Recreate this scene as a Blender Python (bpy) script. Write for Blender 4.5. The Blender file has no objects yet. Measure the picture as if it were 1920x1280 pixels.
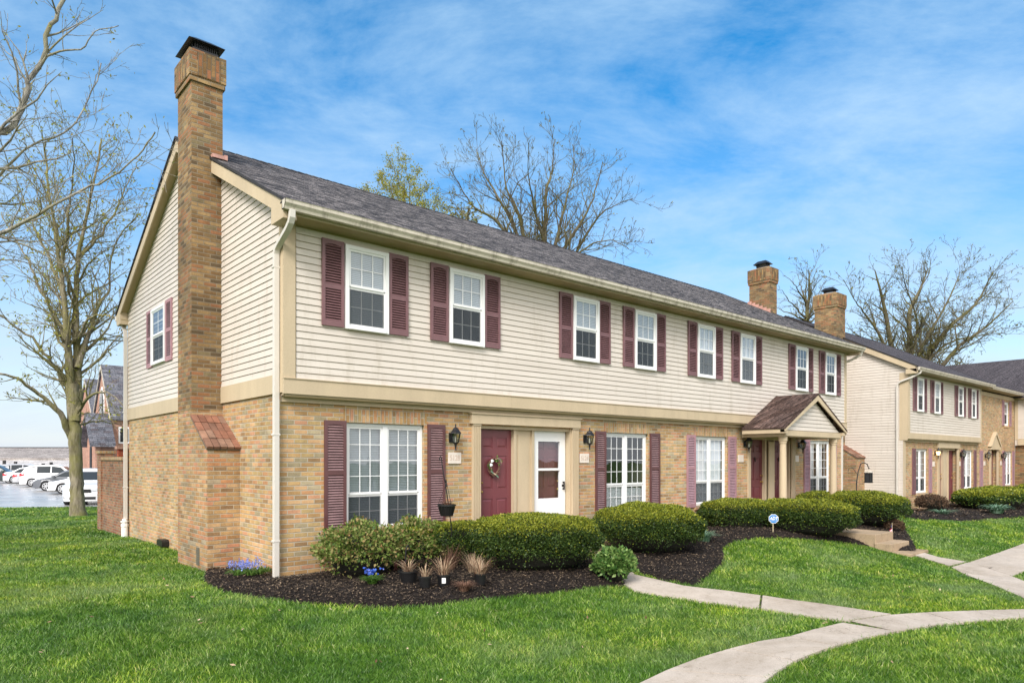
import bpy, bmesh, math, random
import numpy as np
from mathutils import Vector, Matrix
rad = math.radians
# ------------------------------------------------------------------ camera, sky, sun, exposure
S = bpy.context.scene
CAMF, HOR, CX = 1293.0, 861.0, 960.0          # focal length and horizon row of the 1920 px photograph
CX0, CY0, CZ0 = -3.975, -9.542, 1.735         # camera position; the house's front corner is the origin
FW, RT = (0.6583, 0.7527), (0.7527, -0.6583)
cam = bpy.data.cameras.new('camera'); camo = bpy.data.objects.new('camera', cam)
S.collection.objects.link(camo); S.camera = camo
camo.location = (CX0, CY0, CZ0)
camo.rotation_euler = (rad(90), 0, math.atan2(FW[1], FW[0]) - rad(90))
cam.sensor_width = 36; cam.lens = 36 * CAMF / 1920; cam.shift_y = (HOR - 640) / 1920
cam.clip_start = 0.1; cam.clip_end = 2000
S.render.resolution_x = 1024; S.render.resolution_y = 682
S.view_settings.view_transform = 'Standard'; S.view_settings.look = 'None'
S.view_settings.exposure = 0.92; S.view_settings.gamma = 1

SUN_EL, SUN_AZ = rad(38), rad(213)            # azimuth of the sun seen from the origin, in the xy plane (from +x, ccw)
w = bpy.data.worlds.new('World'); S.world = w; w.use_nodes = True
nt = w.node_tree; nt.nodes.clear()
def N(t, typ, **kw):
    n = t.nodes.new(typ)
    for k, v in kw.items(): setattr(n, k, v)
    return n
def LK(t, a, b): t.links.new(a, b)
sky = N(nt, 'ShaderNodeTexSky', sky_type='NISHITA'); sky.sun_disc = False
sky.sun_elevation = SUN_EL; sky.sun_rotation = rad(90) - SUN_AZ
sky.air_density = 1.0; sky.dust_density = 0.6; sky.ozone_density = 2.0; sky.altitude = 200
hs = N(nt, 'ShaderNodeHueSaturation'); hs.inputs['Saturation'].default_value = 1.55; hs.inputs['Value'].default_value = 1.14; hs.inputs['Hue'].default_value = 0.494
LK(nt, sky.outputs[0], hs.inputs['Color'])
tc = N(nt, 'ShaderNodeTexCoord'); sp = N(nt, 'ShaderNodeSeparateXYZ'); LK(nt, tc.outputs['Generated'], sp.inputs[0])
def mth(t, op, a, b=None, clamp=False):
    n = N(t, 'ShaderNodeMath', operation=op); n.use_clamp = clamp
    for i, v in enumerate((a, b)):
        if v is None: continue
        if isinstance(v, (int, float)): n.inputs[i].default_value = v
        else: LK(t, v, n.inputs[i])
    return n.outputs[0]
zz = mth(nt, 'ADD', mth(nt, 'MAXIMUM', sp.outputs[2], 0.0), 0.22)
cx = mth(nt, 'DIVIDE', sp.outputs[0], zz); cy = mth(nt, 'DIVIDE', sp.outputs[1], zz)
# cirrus streaks run roughly across the view
su = mth(nt, 'ADD', mth(nt, 'MULTIPLY', cx, 0.80), mth(nt, 'MULTIPLY', cy, -0.60))
sv = mth(nt, 'ADD', mth(nt, 'MULTIPLY', cx, 0.60), mth(nt, 'MULTIPLY', cy, 0.80))
cb = N(nt, 'ShaderNodeCombineXYZ'); LK(nt, mth(nt, 'MULTIPLY', su, 1.15), cb.inputs[0]); LK(nt, mth(nt, 'MULTIPLY', sv, 1.75), cb.inputs[1])
n1 = N(nt, 'ShaderNodeTexNoise'); n1.inputs['Scale'].default_value = 1.5; n1.inputs['Detail'].default_value = 11; n1.inputs['Roughness'].default_value = 0.66; n1.inputs['Distortion'].default_value = 0.25
LK(nt, cb.outputs[0], n1.inputs['Vector'])
cr = N(nt, 'ShaderNodeValToRGB'); cr.color_ramp.elements[0].position = 0.37; cr.color_ramp.elements[0].color = (0, 0, 0, 1)
cr.color_ramp.elements[1].position = 0.70; cr.color_ramp.elements[1].color = (0.72, 0.72, 0.72, 1)
LK(nt, n1.outputs[0], cr.inputs[0])
mx = N(nt, 'ShaderNodeMixRGB'); LK(nt, cr.outputs[0], mx.inputs[0]); LK(nt, hs.outputs[0], mx.inputs[1]); mx.inputs[2].default_value = (3.0, 4.3, 5.5, 1)
# paler air towards the horizon
hz = mth(nt, 'POWER', mth(nt, 'SUBTRACT', 1.0, mth(nt, 'MULTIPLY', mth(nt, 'MAXIMUM', sp.outputs[2], 0.0), 1.75, True), True), 1.55)
mx2 = N(nt, 'ShaderNodeMixRGB'); LK(nt, mth(nt, 'MULTIPLY', hz, 0.92), mx2.inputs[0]); LK(nt, mx.outputs[0], mx2.inputs[1]); mx2.inputs[2].default_value = (3.9, 4.25, 4.8, 1)
# unseen cloud bank towards the sun, added to brighten the facade and ground
bk = mth(nt, 'ADD', mth(nt, 'MULTIPLY', sp.outputs[0], -0.76), mth(nt, 'MULTIPLY', sp.outputs[1], -0.65))
bkf = N(nt, 'ShaderNodeMapRange'); bkf.interpolation_type = 'SMOOTHSTEP'; bkf.inputs['From Min'].default_value = -0.34; bkf.inputs['From Max'].default_value = 0.50
n2 = N(nt, 'ShaderNodeTexNoise'); n2.inputs['Scale'].default_value = 2.2; n2.inputs['Detail'].default_value = 7; LK(nt, tc.outputs['Generated'], n2.inputs['Vector'])
LK(nt, mth(nt, 'ADD', bk, mth(nt, 'MULTIPLY', mth(nt, 'SUBTRACT', n2.outputs[0], 0.5), 0.9)), bkf.inputs['Value'])
mx3 = N(nt, 'ShaderNodeMixRGB'); LK(nt, bkf.outputs[0], mx3.inputs[0]); LK(nt, mx2.outputs[0], mx3.inputs[1]); mx3.inputs[2].default_value = (9.7, 9.4, 9.2, 1)
mx = mx3
bg = N(nt, 'ShaderNodeBackground'); bg.inputs[1].default_value = 0.105
LK(nt, mx.outputs[0], bg.inputs[0]); wo = N(nt, 'ShaderNodeOutputWorld'); LK(nt, bg.outputs[0], wo.inputs[0])

sd = bpy.data.lights.new('sun', 'SUN'); sd.energy = 2.0; sd.angle = rad(22); sd.color = (1.0, 0.96, 0.91)
so = bpy.data.objects.new('sun', sd); S.collection.objects.link(so)
v = Vector((math.cos(SUN_AZ) * math.cos(SUN_EL), math.sin(SUN_AZ) * math.cos(SUN_EL), math.sin(SUN_EL)))
so.rotation_euler = v.to_track_quat('Z', 'Y').to_euler(); so.location = v * 60

# ------------------------------------------------------------------ terrain and photograph-to-place helpers
def sm(t): t = np.clip(t, 0, 1); return t * t * (3 - 2 * t)
def terrain(x, y):
    x = np.asarray(x, float); y = np.asarray(y, float)
    f = sm((-1.2 - y) / 3.8)
    z = -0.32 * f - 0.12 * f * sm((x - 7) / 5) - 0.165 * sm((x - 18.5) / 3.5) * (1 - 0.6 * f)
    z = z - 0.42 * np.clip(y / 30.0, 0, 1) * (1 - sm((x - 0) / 30) * 0.5)
    z = z - 2.3 * sm((y - 82) / 14)
    z = z + 0.11 * np.exp(-((x - 9.9) / 1.9) ** 2 - ((y + 1.3) / 1.3) ** 2)      # the mounded bed before the hedges
    return z
def T(x, y): return float(terrain(x, y))
def ray(px, py):
    a = (px - CX) / CAMF
    return (FW[0] + RT[0] * a, FW[1] + RT[1] * a, (HOR - py) / CAMF)
def gp(px, py, dz=0.0):
    """the point of the ground seen at a place of the photograph"""
    z = -0.15; r = ray(px, py)
    for _ in range(14):
        t = (z - CZ0) / r[2]; x, y = CX0 + r[0] * t, CY0 + r[1] * t; z = 0.5 * z + 0.5 * (T(x, y) + dz)
    return (x, y)
def dp(px, py, d):
    r = ray(px, py); return Vector((CX0 + r[0] * d, CY0 + r[1] * d, CZ0 + r[2] * d))

# ------------------------------------------------------------------ object helpers
COL = S.collection
def tag(o, label=None, cat=None, group=None, kind=None):
    if label: o['label'] = label
    if cat: o['category'] = cat
    if group: o['group'] = group
    if kind: o['kind'] = kind
    return o
def empty(name, loc, label=None, cat=None, group=None, rz=0.0):
    o = bpy.data.objects.new(name, None); COL.objects.link(o); o.location = loc; o.rotation_euler = (0, 0, rz)
    o.empty_display_size = 0.1
    return tag(o, label, cat, group)
def origin_of(o):
    v = Vector((0, 0, 0))
    while o is not None: v += Vector(o.location); o = o.parent
    return v
class MB:
    """collects shapes in world (or local) coordinates and links them as ONE mesh object"""
    def __init__(s, fn=None): s.v = []; s.f = []; s.m = []; s.fn = fn; s.cur = 0
    def add(s, vs, fs, m=None):
        b = len(s.v)
        s.v += [s.fn(*p) for p in vs] if s.fn else [tuple(p) for p in vs]
        for f in fs: s.f.append([b + i for i in f]); s.m.append(s.cur if m is None else m)
        return s
    def box(s, x0, x1, y0, y1, z0, z1, m=None):
        return s.add([(x0, y0, z0), (x1, y0, z0), (x1, y1, z0), (x0, y1, z0), (x0, y0, z1), (x1, y0, z1), (x1, y1, z1), (x0, y1, z1)],
                     [(0, 3, 2, 1), (4, 5, 6, 7), (0, 1, 5, 4), (1, 2, 6, 5), (2, 3, 7, 6), (3, 0, 4, 7)], m)
    def quad(s, a, b, c, d, m=None): return s.add([a, b, c, d], [(0, 1, 2, 3)], m)
    def prism(s, pts, axis, a, b, m=None):
        """pts: 2d outline; axis 'x' -> (y,z) outline from x=a to x=b; 'y' -> (x,z); 'z' -> (x,y)"""
        k = len(pts)
        mk = {'x': lambda p, t: (t, p[0], p[1]), 'y': lambda p, t: (p[0], t, p[1]), 'z': lambda p, t: (p[0], p[1], t)}[axis]
        vs = [mk(p, a) for p in pts] + [mk(p, b) for p in pts]
        fs = [tuple(range(k))[::-1], tuple(range(k, 2 * k))] + [(i, (i + 1) % k, k + (i + 1) % k, k + i) for i in range(k)]
        return s.add(vs, fs, m)
    def lathe(s, prof, c=(0, 0, 0), n=10, m=None, cap=True, rot=0.0, sx=1, sy=1):
        vs = []; fs = []
        for r, z in prof:
            for i in range(n):
                a = rot + 2 * math.pi * i / n; vs.append((c[0] + r * sx * math.cos(a), c[1] + r * sy * math.sin(a), c[2] + z))
        for j in range(len(prof) - 1):
            for i in range(n): fs.append((j * n + i, j * n + (i + 1) % n, (j + 1) * n + (i + 1) % n, (j + 1) * n + i))
        if cap: fs += [tuple(range(n))[::-1], tuple(range((len(prof) - 1) * n, len(prof) * n))]
        return s.add(vs, fs, m)
    def tube(s, pts, rs, n=6, m=None, flat=1.0):
        pts = [Vector(p) for p in pts]
        if isinstance(rs, (int, float)): rs = [rs] * len(pts)
        vs = []; fs = []; up = None
        for i, p in enumerate(pts):
            d = (pts[min(i + 1, len(pts) - 1)] - pts[max(i - 1, 0)])
            if d.length < 1e-9: d = Vector((0, 0, 1))
            d.normalize()
            if up is None: up = Vector((0, 0, 1)) if abs(d.z) < .9 else Vector((1, 0, 0))
            a = d.cross(up).normalized(); b = a.cross(d).normalized(); up = b
            for k in range(n):
                t = 2 * math.pi * (k + .5) / n; q = p + (a * math.cos(t) * flat + b * math.sin(t)) * rs[i]; vs.append(tuple(q))
        for j in range(len(pts) - 1):
            for k in range(n): fs.append((j * n + k, j * n + (k + 1) % n, (j + 1) * n + (k + 1) % n, (j + 1) * n + k))
        fs += [tuple(range(n))[::-1], tuple(range((len(pts) - 1) * n, len(pts) * n))]
        return s.add(vs, fs, m)
    def build(s, name, mats, parent=None, smooth=False, bevel=0.0, at=None):
        me = bpy.data.meshes.new(name)
        off = origin_of(parent) if parent is not None and at is None else Vector(at if at is not None else (0, 0, 0))
        vs = [(a - off.x, b - off.y, c - off.z) for a, b, c in s.v] if off.length else s.v
        me.from_pydata(vs, [], s.f)
        if not isinstance(mats, (list, tuple)): mats = [mats]
        for m in mats: me.materials.append(m)
        if len(mats) > 1: me.polygons.foreach_set('material_index', s.m)
        bm = bmesh.new(); bm.from_mesh(me); bmesh.ops.recalc_face_normals(bm, faces=bm.faces)
        if smooth:
            for f in bm.faces: f.smooth = True
        bm.to_mesh(me); bm.free()
        o = bpy.data.objects.new(name, me); COL.objects.link(o)
        if parent is not None: o.parent = parent
        elif at is not None: o.location = at
        if bevel:
            b = o.modifiers.new('bevel', 'BEVEL'); b.width = bevel; b.segments = 2; b.limit_method = 'ANGLE'; b.angle_limit = rad(50)
        return o
def np_mesh(name, V, F, mats, parent=None, at=None, mi=None, smooth=False, keep=True):
    """mesh from numpy arrays; F is an (n,k) array of corner indices"""
    me = bpy.data.meshes.new(name)
    V = np.asarray(V, np.float32)
    off = origin_of(parent) if parent is not None else Vector(at if at is not None else (0, 0, 0))
    V = V - np.array([off.x, off.y, off.z], np.float32)
    k = F.shape[1]
    me.vertices.add(len(V)); me.vertices.foreach_set('co', V.ravel())
    me.loops.add(F.size); me.loops.foreach_set('vertex_index', F.astype(np.int32).ravel())
    me.polygons.add(len(F)); me.polygons.foreach_set('loop_start', (np.arange(len(F)) * k).astype(np.int32))
    try: me.polygons.foreach_set('loop_total', np.full(len(F), k, np.int32))
    except Exception: pass
    if not isinstance(mats, (list, tuple)): mats = [mats]
    for m in mats: me.materials.append(m)
    if mi is not None: me.polygons.foreach_set('material_index', np.asarray(mi, np.int32))
    me.polygons.foreach_set('use_smooth', np.full(len(F), smooth, bool))
    me.update(calc_edges=True)
    o = bpy.data.objects.new(name, me); COL.objects.link(o)
    if parent is not None: o.parent = parent
    elif at is not None: o.location = at
    return o
def copy_tree(o, parent=None, loc=None, rz=None, label=None):
    c = o.copy(); COL.objects.link(c); c.parent = parent
    if loc is not None: c.location = loc
    if rz is not None: c.rotation_euler = (0, 0, rz)
    if label: c['label'] = label
    for ch in list(o.children): copy_tree(ch, c)
    return c

# ------------------------------------------------------------------ materials
def mat(name):
    m = bpy.data.materials.new(name); m.use_nodes = True
    t = m.node_tree; b = t.nodes['Principled BSDF']; return m, t, b
def noise(t, scale, detail=4, rough=.55, vec=None, dist=0):
    n = N(t, 'ShaderNodeTexNoise'); n.inputs['Scale'].default_value = scale; n.inputs['Detail'].default_value = detail
    n.inputs['Roughness'].default_value = rough; n.inputs['Distortion'].default_value = dist
    if vec is None: vec = N(t, 'ShaderNodeTexCoord').outputs['Object']
    LK(t, vec, n.inputs['Vector']); return n.outputs[0]
def ramp(t, fac, stops, const=False):
    r = N(t, 'ShaderNodeValToRGB'); e = r.color_ramp.elements
    if const: r.color_ramp.interpolation = 'CONSTANT'
    while len(e) < len(stops): e.new(0.5)
    for i, (p, c) in enumerate(stops): e[i].position = p; e[i].color = (*c, 1) if len(c) == 3 else c
    LK(t, fac, r.inputs[0]); return r.outputs[0]
def mixc(t, fac, a, b, mode='MIX'):
    n = N(t, 'ShaderNodeMixRGB', blend_type=mode)
    for i, v in enumerate((fac, a, b)):
        if isinstance(v, (int, float)): n.inputs[i].default_value = v
        elif isinstance(v, tuple): n.inputs[i].default_value = (*v, 1)
        else: LK(t, v, n.inputs[i])
    return n.outputs[0]
def bump(t, b, h, s=.3, d=.01):
    n = N(t, 'ShaderNodeBump'); n.inputs['Strength'].default_value = s; n.inputs['Distance'].default_value = d
    LK(t, h, n.inputs['Height']); LK(t, n.outputs[0], b.inputs['Normal'])
def stretch(t, sx, sy, sz):
    tcn = N(t, 'ShaderNodeTexCoord'); mp = N(t, 'ShaderNodeMapping'); mp.inputs['Scale'].default_value = (sx, sy, sz)
    LK(t, tcn.outputs['Object'], mp.inputs[0]); return mp.outputs[0]
def plain(name, col, rough=.6, var=.12, scale=3.0, metal=0.0, spec=.5, fine=0.0, streak=False):
    m, t, b = mat(name)
    a = noise(t, scale, 5, .6, stretch(t, 1, 1, .25) if streak else None)
    c0 = tuple(x * (1 - var) for x in col); c1 = tuple(min(1, x * (1 + var)) for x in col)
    c = ramp(t, a, [(.3, c0), (.7, c1)])
    if fine:
        c = mixc(t, fine, c, ramp(t, noise(t, 60, 3), [(.35, tuple(x * .6 for x in col)), (.65, tuple(min(1, x * 1.25) for x in col))]))
    LK(t, c, b.inputs['Base Color']); b.inputs['Roughness'].default_value = rough; b.inputs['Metallic'].default_value = metal
    b.inputs['Specular IOR Level'].default_value = spec
    return m
def wall_uv(t, swap=False, off=(0, 0)):
    tcn = N(t, 'ShaderNodeTexCoord'); s3 = N(t, 'ShaderNodeSeparateXYZ'); LK(t, tcn.outputs['Object'], s3.inputs[0])
    g = N(t, 'ShaderNodeNewGeometry'); n3 = N(t, 'ShaderNodeSeparateXYZ'); LK(t, g.outputs['True Normal'], n3.inputs[0])
    ax = mth(t, 'GREATER_THAN', mth(t, 'ABSOLUTE', n3.outputs[0]), mth(t, 'ADD', mth(t, 'ABSOLUTE', n3.outputs[1]), 0.02))
    az = mth(t, 'GREATER_THAN', mth(t, 'ABSOLUTE', n3.outputs[2]), 0.75)
    u = mth(t, 'ADD', mth(t, 'MULTIPLY', ax, s3.outputs[1]), mth(t, 'MULTIPLY', mth(t, 'SUBTRACT', 1.0, ax), s3.outputs[0]))
    v = mth(t, 'ADD', s3.outputs[2], mth(t, 'MULTIPLY', az, s3.outputs[1]))
    u = mth(t, 'ADD', u, mth(t, 'MULTIPLY', ax, 0.051))
    c = N(t, 'ShaderNodeCombineXYZ')
    a, b2 = (v, u) if swap else (u, v)
    LK(t, mth(t, 'ADD', a, off[0]), c.inputs[0]); LK(t, mth(t, 'ADD', b2, off[1]), c.inputs[1])
    return c.outputs[0]
BR_TAN = [(0, (.43, .265, .12)), (.16, (.54, .35, .165)), (.34, (.53, .285, .145)), (.46, (.47, .335, .16)), (.60, (.60, .38, .205)), (.72, (.37, .305, .19)), (.80, (.56, .30, .18)), (.88, (.34, .215, .11)), (.95, (.46, .38, .25))]
BR_DARK = [(0, (.20, .115, .05)), (.16, (.29, .17, .075)), (.32, (.23, .15, .075)), (.50, (.29, .13, .06)), (.60, (.34, .22, .10)), (.74, (.13, .09, .05)), (.84, (.22, .17, .09)), (.93, (.35, .15, .075))]
def brick(name, pal, mortar=(.56, .49, .38), bw=.203, bh=.0677, ms=.013, swap=False, dirt=.25, off=(0, 0), smooth_m=.12):
    m, t, b = mat(name)
    uv = wall_uv(t, swap, off)
    # the courses wander a little
    n = N(t, 'ShaderNodeTexBrick'); n.offset = .5
    LK(t, uv, n.inputs['Vector']); n.inputs['Color1'].default_value = (0, 0, 0, 1); n.inputs['Color2'].default_value = (1, 1, 1, 1)
    n.inputs['Mortar'].default_value = (0.5, .5, .5, 1); n.inputs['Scale'].default_value = 1
    n.inputs['Mortar Size'].default_value = ms * .5; n.inputs['Mortar Smooth'].default_value = smooth_m; n.inputs['Bias'].default_value = 0
    n.inputs['Brick Width'].default_value = bw; n.inputs['Row Height'].default_value = bh
    c = ramp(t, n.outputs['Color'], pal, True)
    c = mixc(t, .55, c, ramp(t, noise(t, 9, 3, .6), [(.3, (.38, .36, .34)), (.7, (.66, .64, .60))]), 'OVERLAY')
    c = mixc(t, .5, c, ramp(t, noise(t, 70, 3, .6), [(.3, (.30, .30, .30)), (.7, (.66, .66, .66))]), 'OVERLAY')
    mo = mixc(t, noise(t, 6, 3), tuple(x * .62 for x in mortar), tuple(min(1, x * 1.2) for x in mortar))
    c = mixc(t, n.outputs['Fac'], c, mo)
    big = ramp(t, noise(t, .9, 4, .6), [(.32, (1 - dirt,) * 3), (.7, (1.06,) * 3)])
    c = mixc(t, 1.0, c, big, 'MULTIPLY')
    # joint shadow along each course's lower edge, painted as a broken dark line
    sv = N(t, 'ShaderNodeSeparateXYZ'); LK(t, uv, sv.inputs[0])
    fr_ = mth(t, 'FRACT', mth(t, 'DIVIDE', sv.outputs[0 if False else 1], bh))
    gap = mth(t, 'MULTIPLY', mth(t, 'LESS_THAN', mth(t, 'ABSOLUTE', mth(t, 'SUBTRACT', fr_, ms * .5 / bh + .045)), .045), ramp(t, noise(t, 5, 3, .6), [(.38, (.15,) * 3), (.6, (.85,) * 3)]))
    c = mixc(t, gap, c, tuple(x * .22 for x in mortar))
    LK(t, c, b.inputs['Base Color']); b.inputs['Roughness'].default_value = .85; b.inputs['Specular IOR Level'].default_value = .25
    h = mth(t, 'ADD', mth(t, 'MULTIPLY', n.outputs['Fac'], -1.0), mth(t, 'MULTIPLY', noise(t, 45, 3), .5))
    bump(t, b, h, .75, .006)
    return m
def shingle(name, pal, bw=.30, bh=.07, dz=1.0):
    m, t, b = mat(name)
    uv = wall_uv(t)
    n = N(t, 'ShaderNodeTexBrick'); n.offset = .37; n.offset_frequency = 2
    LK(t, uv, n.inputs['Vector']); n.inputs['Color1'].default_value = (0, 0, 0, 1); n.inputs['Color2'].default_value = (1, 1, 1, 1)
    n.inputs['Mortar'].default_value = (0, 0, 0, 1); n.inputs['Scale'].default_value = 1; n.inputs['Mortar Size'].default_value = .006; n.inputs['Mortar Smooth'].default_value = .3
    n.inputs['Brick Width'].default_value = bw; n.inputs['Row Height'].default_value = bh
    c = ramp(t, n.outputs['Color'], pal)
    c = mixc(t, .75, c, ramp(t, noise(t, 13, 6, .8), [(.38, (.06, .06, .07)), (.60, (.92, .90, .90))]), 'OVERLAY')
    c = mixc(t, 1.0, c, ramp(t, noise(t, .55, 5, .65), [(.3, (.72, .70, .70)), (.7, (1.15, 1.12, 1.1))]), 'MULTIPLY')
    c = mixc(t, n.outputs['Fac'], c, tuple(x * .25 for x in pal[0][1]))
    LK(t, c, b.inputs['Base Color']); b.inputs['Roughness'].default_value = .9; b.inputs['Specular IOR Level'].default_value = .2
    bump(t, b, mth(t, 'ADD', mth(t, 'MULTIPLY', n.outputs['Fac'], -1), mth(t, 'MULTIPLY', noise(t, 120, 2), .7)), .8, .008)
    return m
def leafmat(name, cols, rough=.55, trans=.25, patch=None, spec=.3):
    """cols: ramp over a random value per leaf; patch: (scale, amount) lightness drifting with place"""
    m, t, b = mat(name)
    g = N(t, 'ShaderNodeNewGeometry')
    c = ramp(t, g.outputs['Random Per Island'], [(i / max(1, len(cols) - 1), k) for i, k in enumerate(cols)])
    if patch:
        tcn = N(t, 'ShaderNodeTexCoord')
        c = mixc(t, 1.0, c, ramp(t, noise(t, patch[0], 4, .6), [(.3, (1 - patch[1],) * 3), (.7, (1 + patch[1],) * 3)]), 'MULTIPLY')
    LK(t, c, b.inputs['Base Color']); b.inputs['Roughness'].default_value = rough; b.inputs['Specular IOR Level'].default_value = spec
    if trans:
        tr = N(t, 'ShaderNodeBsdfTranslucent'); LK(t, c, tr.inputs[0]); mxs = N(t, 'ShaderNodeMixShader'); mxs.inputs[0].default_value = trans
        LK(t, b.outputs[0], mxs.inputs[1]); LK(t, tr.outputs[0], mxs.inputs[2]); LK(t, mxs.outputs[0], t.nodes['Material Output'].inputs[0])
    return m
M = {}
M['brick'] = brick('brick_tan', BR_TAN)
M['brick_arch'] = brick('brick_soldier', BR_TAN, swap=True, off=(.02, 0))
M['brick_dark'] = brick('brick_chimney', BR_DARK, mortar=(.30, .24, .16), dirt=.30)
M['brick_stack'] = brick('brick_stack', [(0, (.205, .125, .058)), (.16, (.29, .185, .085)), (.32, (.23, .155, .078)), (.46, (.29, .145, .070)), (.60, (.35, .235, .115)), (.74, (.135, .095, .055)), (.84, (.23, .18, .10)), (.93, (.33, .16, .082))], mortar=(.31, .25, .175), dirt=.35)
M['brick_base'] = brick('brick_base', [(0, (.36, .215, .10)), (.16, (.45, .29, .14)), (.32, (.38, .25, .125)), (.46, (.47, .24, .12)), (.60, (.50, .33, .18)), (.74, (.29, .225, .14)), (.82, (.50, .25, .15)), (.90, (.27, .17, .09)), (.96, (.40, .33, .23))], mortar=(.46, .39, .29), dirt=.38)
M['brick_dark_arch'] = brick('brick_chimney_soldier', BR_DARK, mortar=(.20, .15, .10), swap=True, off=(.05, 0))
M['brick_red'] = brick('brick_red', [(0, (.33, .14, .08)), (.2, (.42, .20, .11)), (.45, (.34, .22, .13)), (.7, (.46, .24, .15)), (.85, (.26, .15, .10))], mortar=(.42, .36, .28), dirt=.35)
M['brick_pink'] = brick('brick_pink', [(0, (.44, .22, .16)), (.3, (.50, .27, .20)), (.6, (.42, .24, .18)), (.85, (.54, .31, .23))], mortar=(.48, .36, .30))
M['cap_tile'] = brick('red_cap_brick', [(0, (.27, .105, .062)), (.3, (.33, .14, .08)), (.55, (.20, .09, .058)), (.8, (.37, .19, .12))], mortar=(.16, .13, .10), bw=.20, bh=.125, ms=.030, swap=True, dirt=.5)
m, t, b = mat('cream_vinyl')
c = ramp(t, noise(t, 1.3, 5, .6, stretch(t, .35, .35, 3)), [(.3, (.577, .516, .456)), (.7, (.657, .596, .533))])
c = mixc(t, 1.0, c, ramp(t, noise(t, 5, 6, .75, stretch(t, 1, 1, .18)), [(.30, (.86, .85, .82)), (.48, (1, 1, 1))]), 'MULTIPLY')
LK(t, c, b.inputs['Base Color']); b.inputs['Roughness'].default_value = .45; b.inputs['Specular IOR Level'].default_value = .35; M['siding'] = m
M['trim'] = plain('tan_painted_wood', (.51, .408, .275), .6, .10, 2.5, streak=True, fine=.12)
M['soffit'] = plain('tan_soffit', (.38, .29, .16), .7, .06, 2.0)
m, t, b = mat('cream_gutter_metal')
c = ramp(t, noise(t, 7, 5, .7, stretch(t, 1, 1, .12)), [(.36, (.36, .32, .26)), (.50, (.56, .505, .42)), (.7, (.62, .56, .47))])
LK(t, c, b.inputs['Base Color']); b.inputs['Roughness'].default_value = .42; M['metal_cream'] = m
M['pipe'] = plain('white_downspout_metal', (.61, .57, .52), .4, .05, 2.5, fine=.05)
M['roof'] = shingle('grey_shingles', [(0, (.024, .024, .026)), (.3, (.060, .058, .061)), (.6, (.115, .109, .109)), (1, (.25, .235, .23))], bw=.17)
M['roof_brown'] = shingle('brown_shingles', [(0, (.040, .026, .022)), (.4, (.085, .055, .046)), (.7, (.11, .080, .072)), (1, (.16, .11, .095))], bh=.10)
M['roof_plain'] = shingle('smooth_grey_shingles', [(0, (.055, .050, .056)), (.5, (.075, .07, .078)), (1, (.10, .092, .10))])
M['roof_edge'] = plain('black_drip_edge', (.02, .018, .02), .7, .2)
M['white'] = plain('white_vinyl', (.80, .80, .80), .35, .02, 2)
M['shut'] = plain('burgundy_paint', (.105, .036, .038), .36, .22, 4, fine=.15, spec=.7)
M['shut_mid'] = plain('worn_burgundy_paint', (.185, .090, .098), .5, .15, 4, fine=.15)
M['shut_pale'] = plain('sun_faded_burgundy_paint', (.36, .20, .225), .7, .12, 4, fine=.15)
M['door'] = plain('maroon_door_paint', (.165, .042, .050), .38, .06, 3)
M['door_dark'] = plain('dark_maroon_door_paint', (.13, .030, .036), .4, .06, 3)
M['slat'] = plain('chalky_highlit_slat', (.25, .15, .152), .45, .3, 7, fine=.3, spec=.7)  # slats lighter than their frame: chalking plus a painted highlight
M['slat_mid'] = plain('highlit_burgundy_slat', (.20, .105, .113), .45, .2, 7, fine=.2, spec=.6)  # highlight on the upper slats put into the colour
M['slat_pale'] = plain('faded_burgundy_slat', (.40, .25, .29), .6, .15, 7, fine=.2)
M['slat_gap'] = plain('shutter_backing', (.040, .012, .014), .8, .1)  # darker than the paint, carries the shade between slats
M['vent'] = plain('grey_vent_metal', (.11, .10, .075), .6, .15)
M['black'] = plain('black_iron', (.012, .012, .014), .4, .2)
M['plastic'] = plain('black_pot_plastic', (.012, .012, .013), .35, .2)
M['plaque'] = plain('cream_plaque', (.70, .62, .55), .6, .05)
M['carve'] = plain('carved_number', (.56, .44, .36), .7, .08)
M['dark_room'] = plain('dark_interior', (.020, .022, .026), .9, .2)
M['blind'] = plain('grey_white_blind', (.50, .535, .58), .5, .04, 2)
M['curtain'] = plain('white_sheer', (.72, .73, .76), .9, .06, 6)
M['cap'] = None
M['interior_wall'] = plain('interior_wall', (.16, .14, .12), .9, .1)
M['copper'] = plain('flashing_copper', (.50, .27, .22), .5, .25, 9)
M['brass'] = plain('brass', (.45, .30, .10), .3, .1, metal=1)
def glass(name, base=.05, hi=.75, tint=(.9, .93, .95)):
    m, t, b = mat(name); t.nodes.remove(b)
    lw = N(t, 'ShaderNodeLayerWeight'); lw.inputs[0].default_value = .35
    f = mth(t, 'ADD', mth(t, 'MULTIPLY', mth(t, 'POWER', lw.outputs['Facing'], 2.2), hi), base, True)
    tr = N(t, 'ShaderNodeBsdfTransparent'); tr.inputs[0].default_value = (*tint, 1)
    gl = N(t, 'ShaderNodeBsdfGlossy'); gl.inputs['Roughness'].default_value = .015; gl.inputs[0].default_value = (.95, .97, 1, 1)
    wv = noise(t, 2.2, 2, .5); bn = N(t, 'ShaderNodeBump'); bn.inputs['Strength'].default_value = .08; bn.inputs['Distance'].default_value = .02
    LK(t, wv, bn.inputs['Height']); LK(t, bn.outputs[0], gl.inputs['Normal'])
    mxs = N(t, 'ShaderNodeMixShader'); LK(t, f, mxs.inputs[0]); LK(t, tr.outputs[0], mxs.inputs[1]); LK(t, gl.outputs[0], mxs.inputs[2])
    LK(t, mxs.outputs[0], t.nodes['Material Output'].inputs[0]); return m
M['glass'] = glass('window_glass', .10, .75)
M['lamp_glass'] = glass('lamp_glass', .12, .5, (.75, .75, .7))
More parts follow.
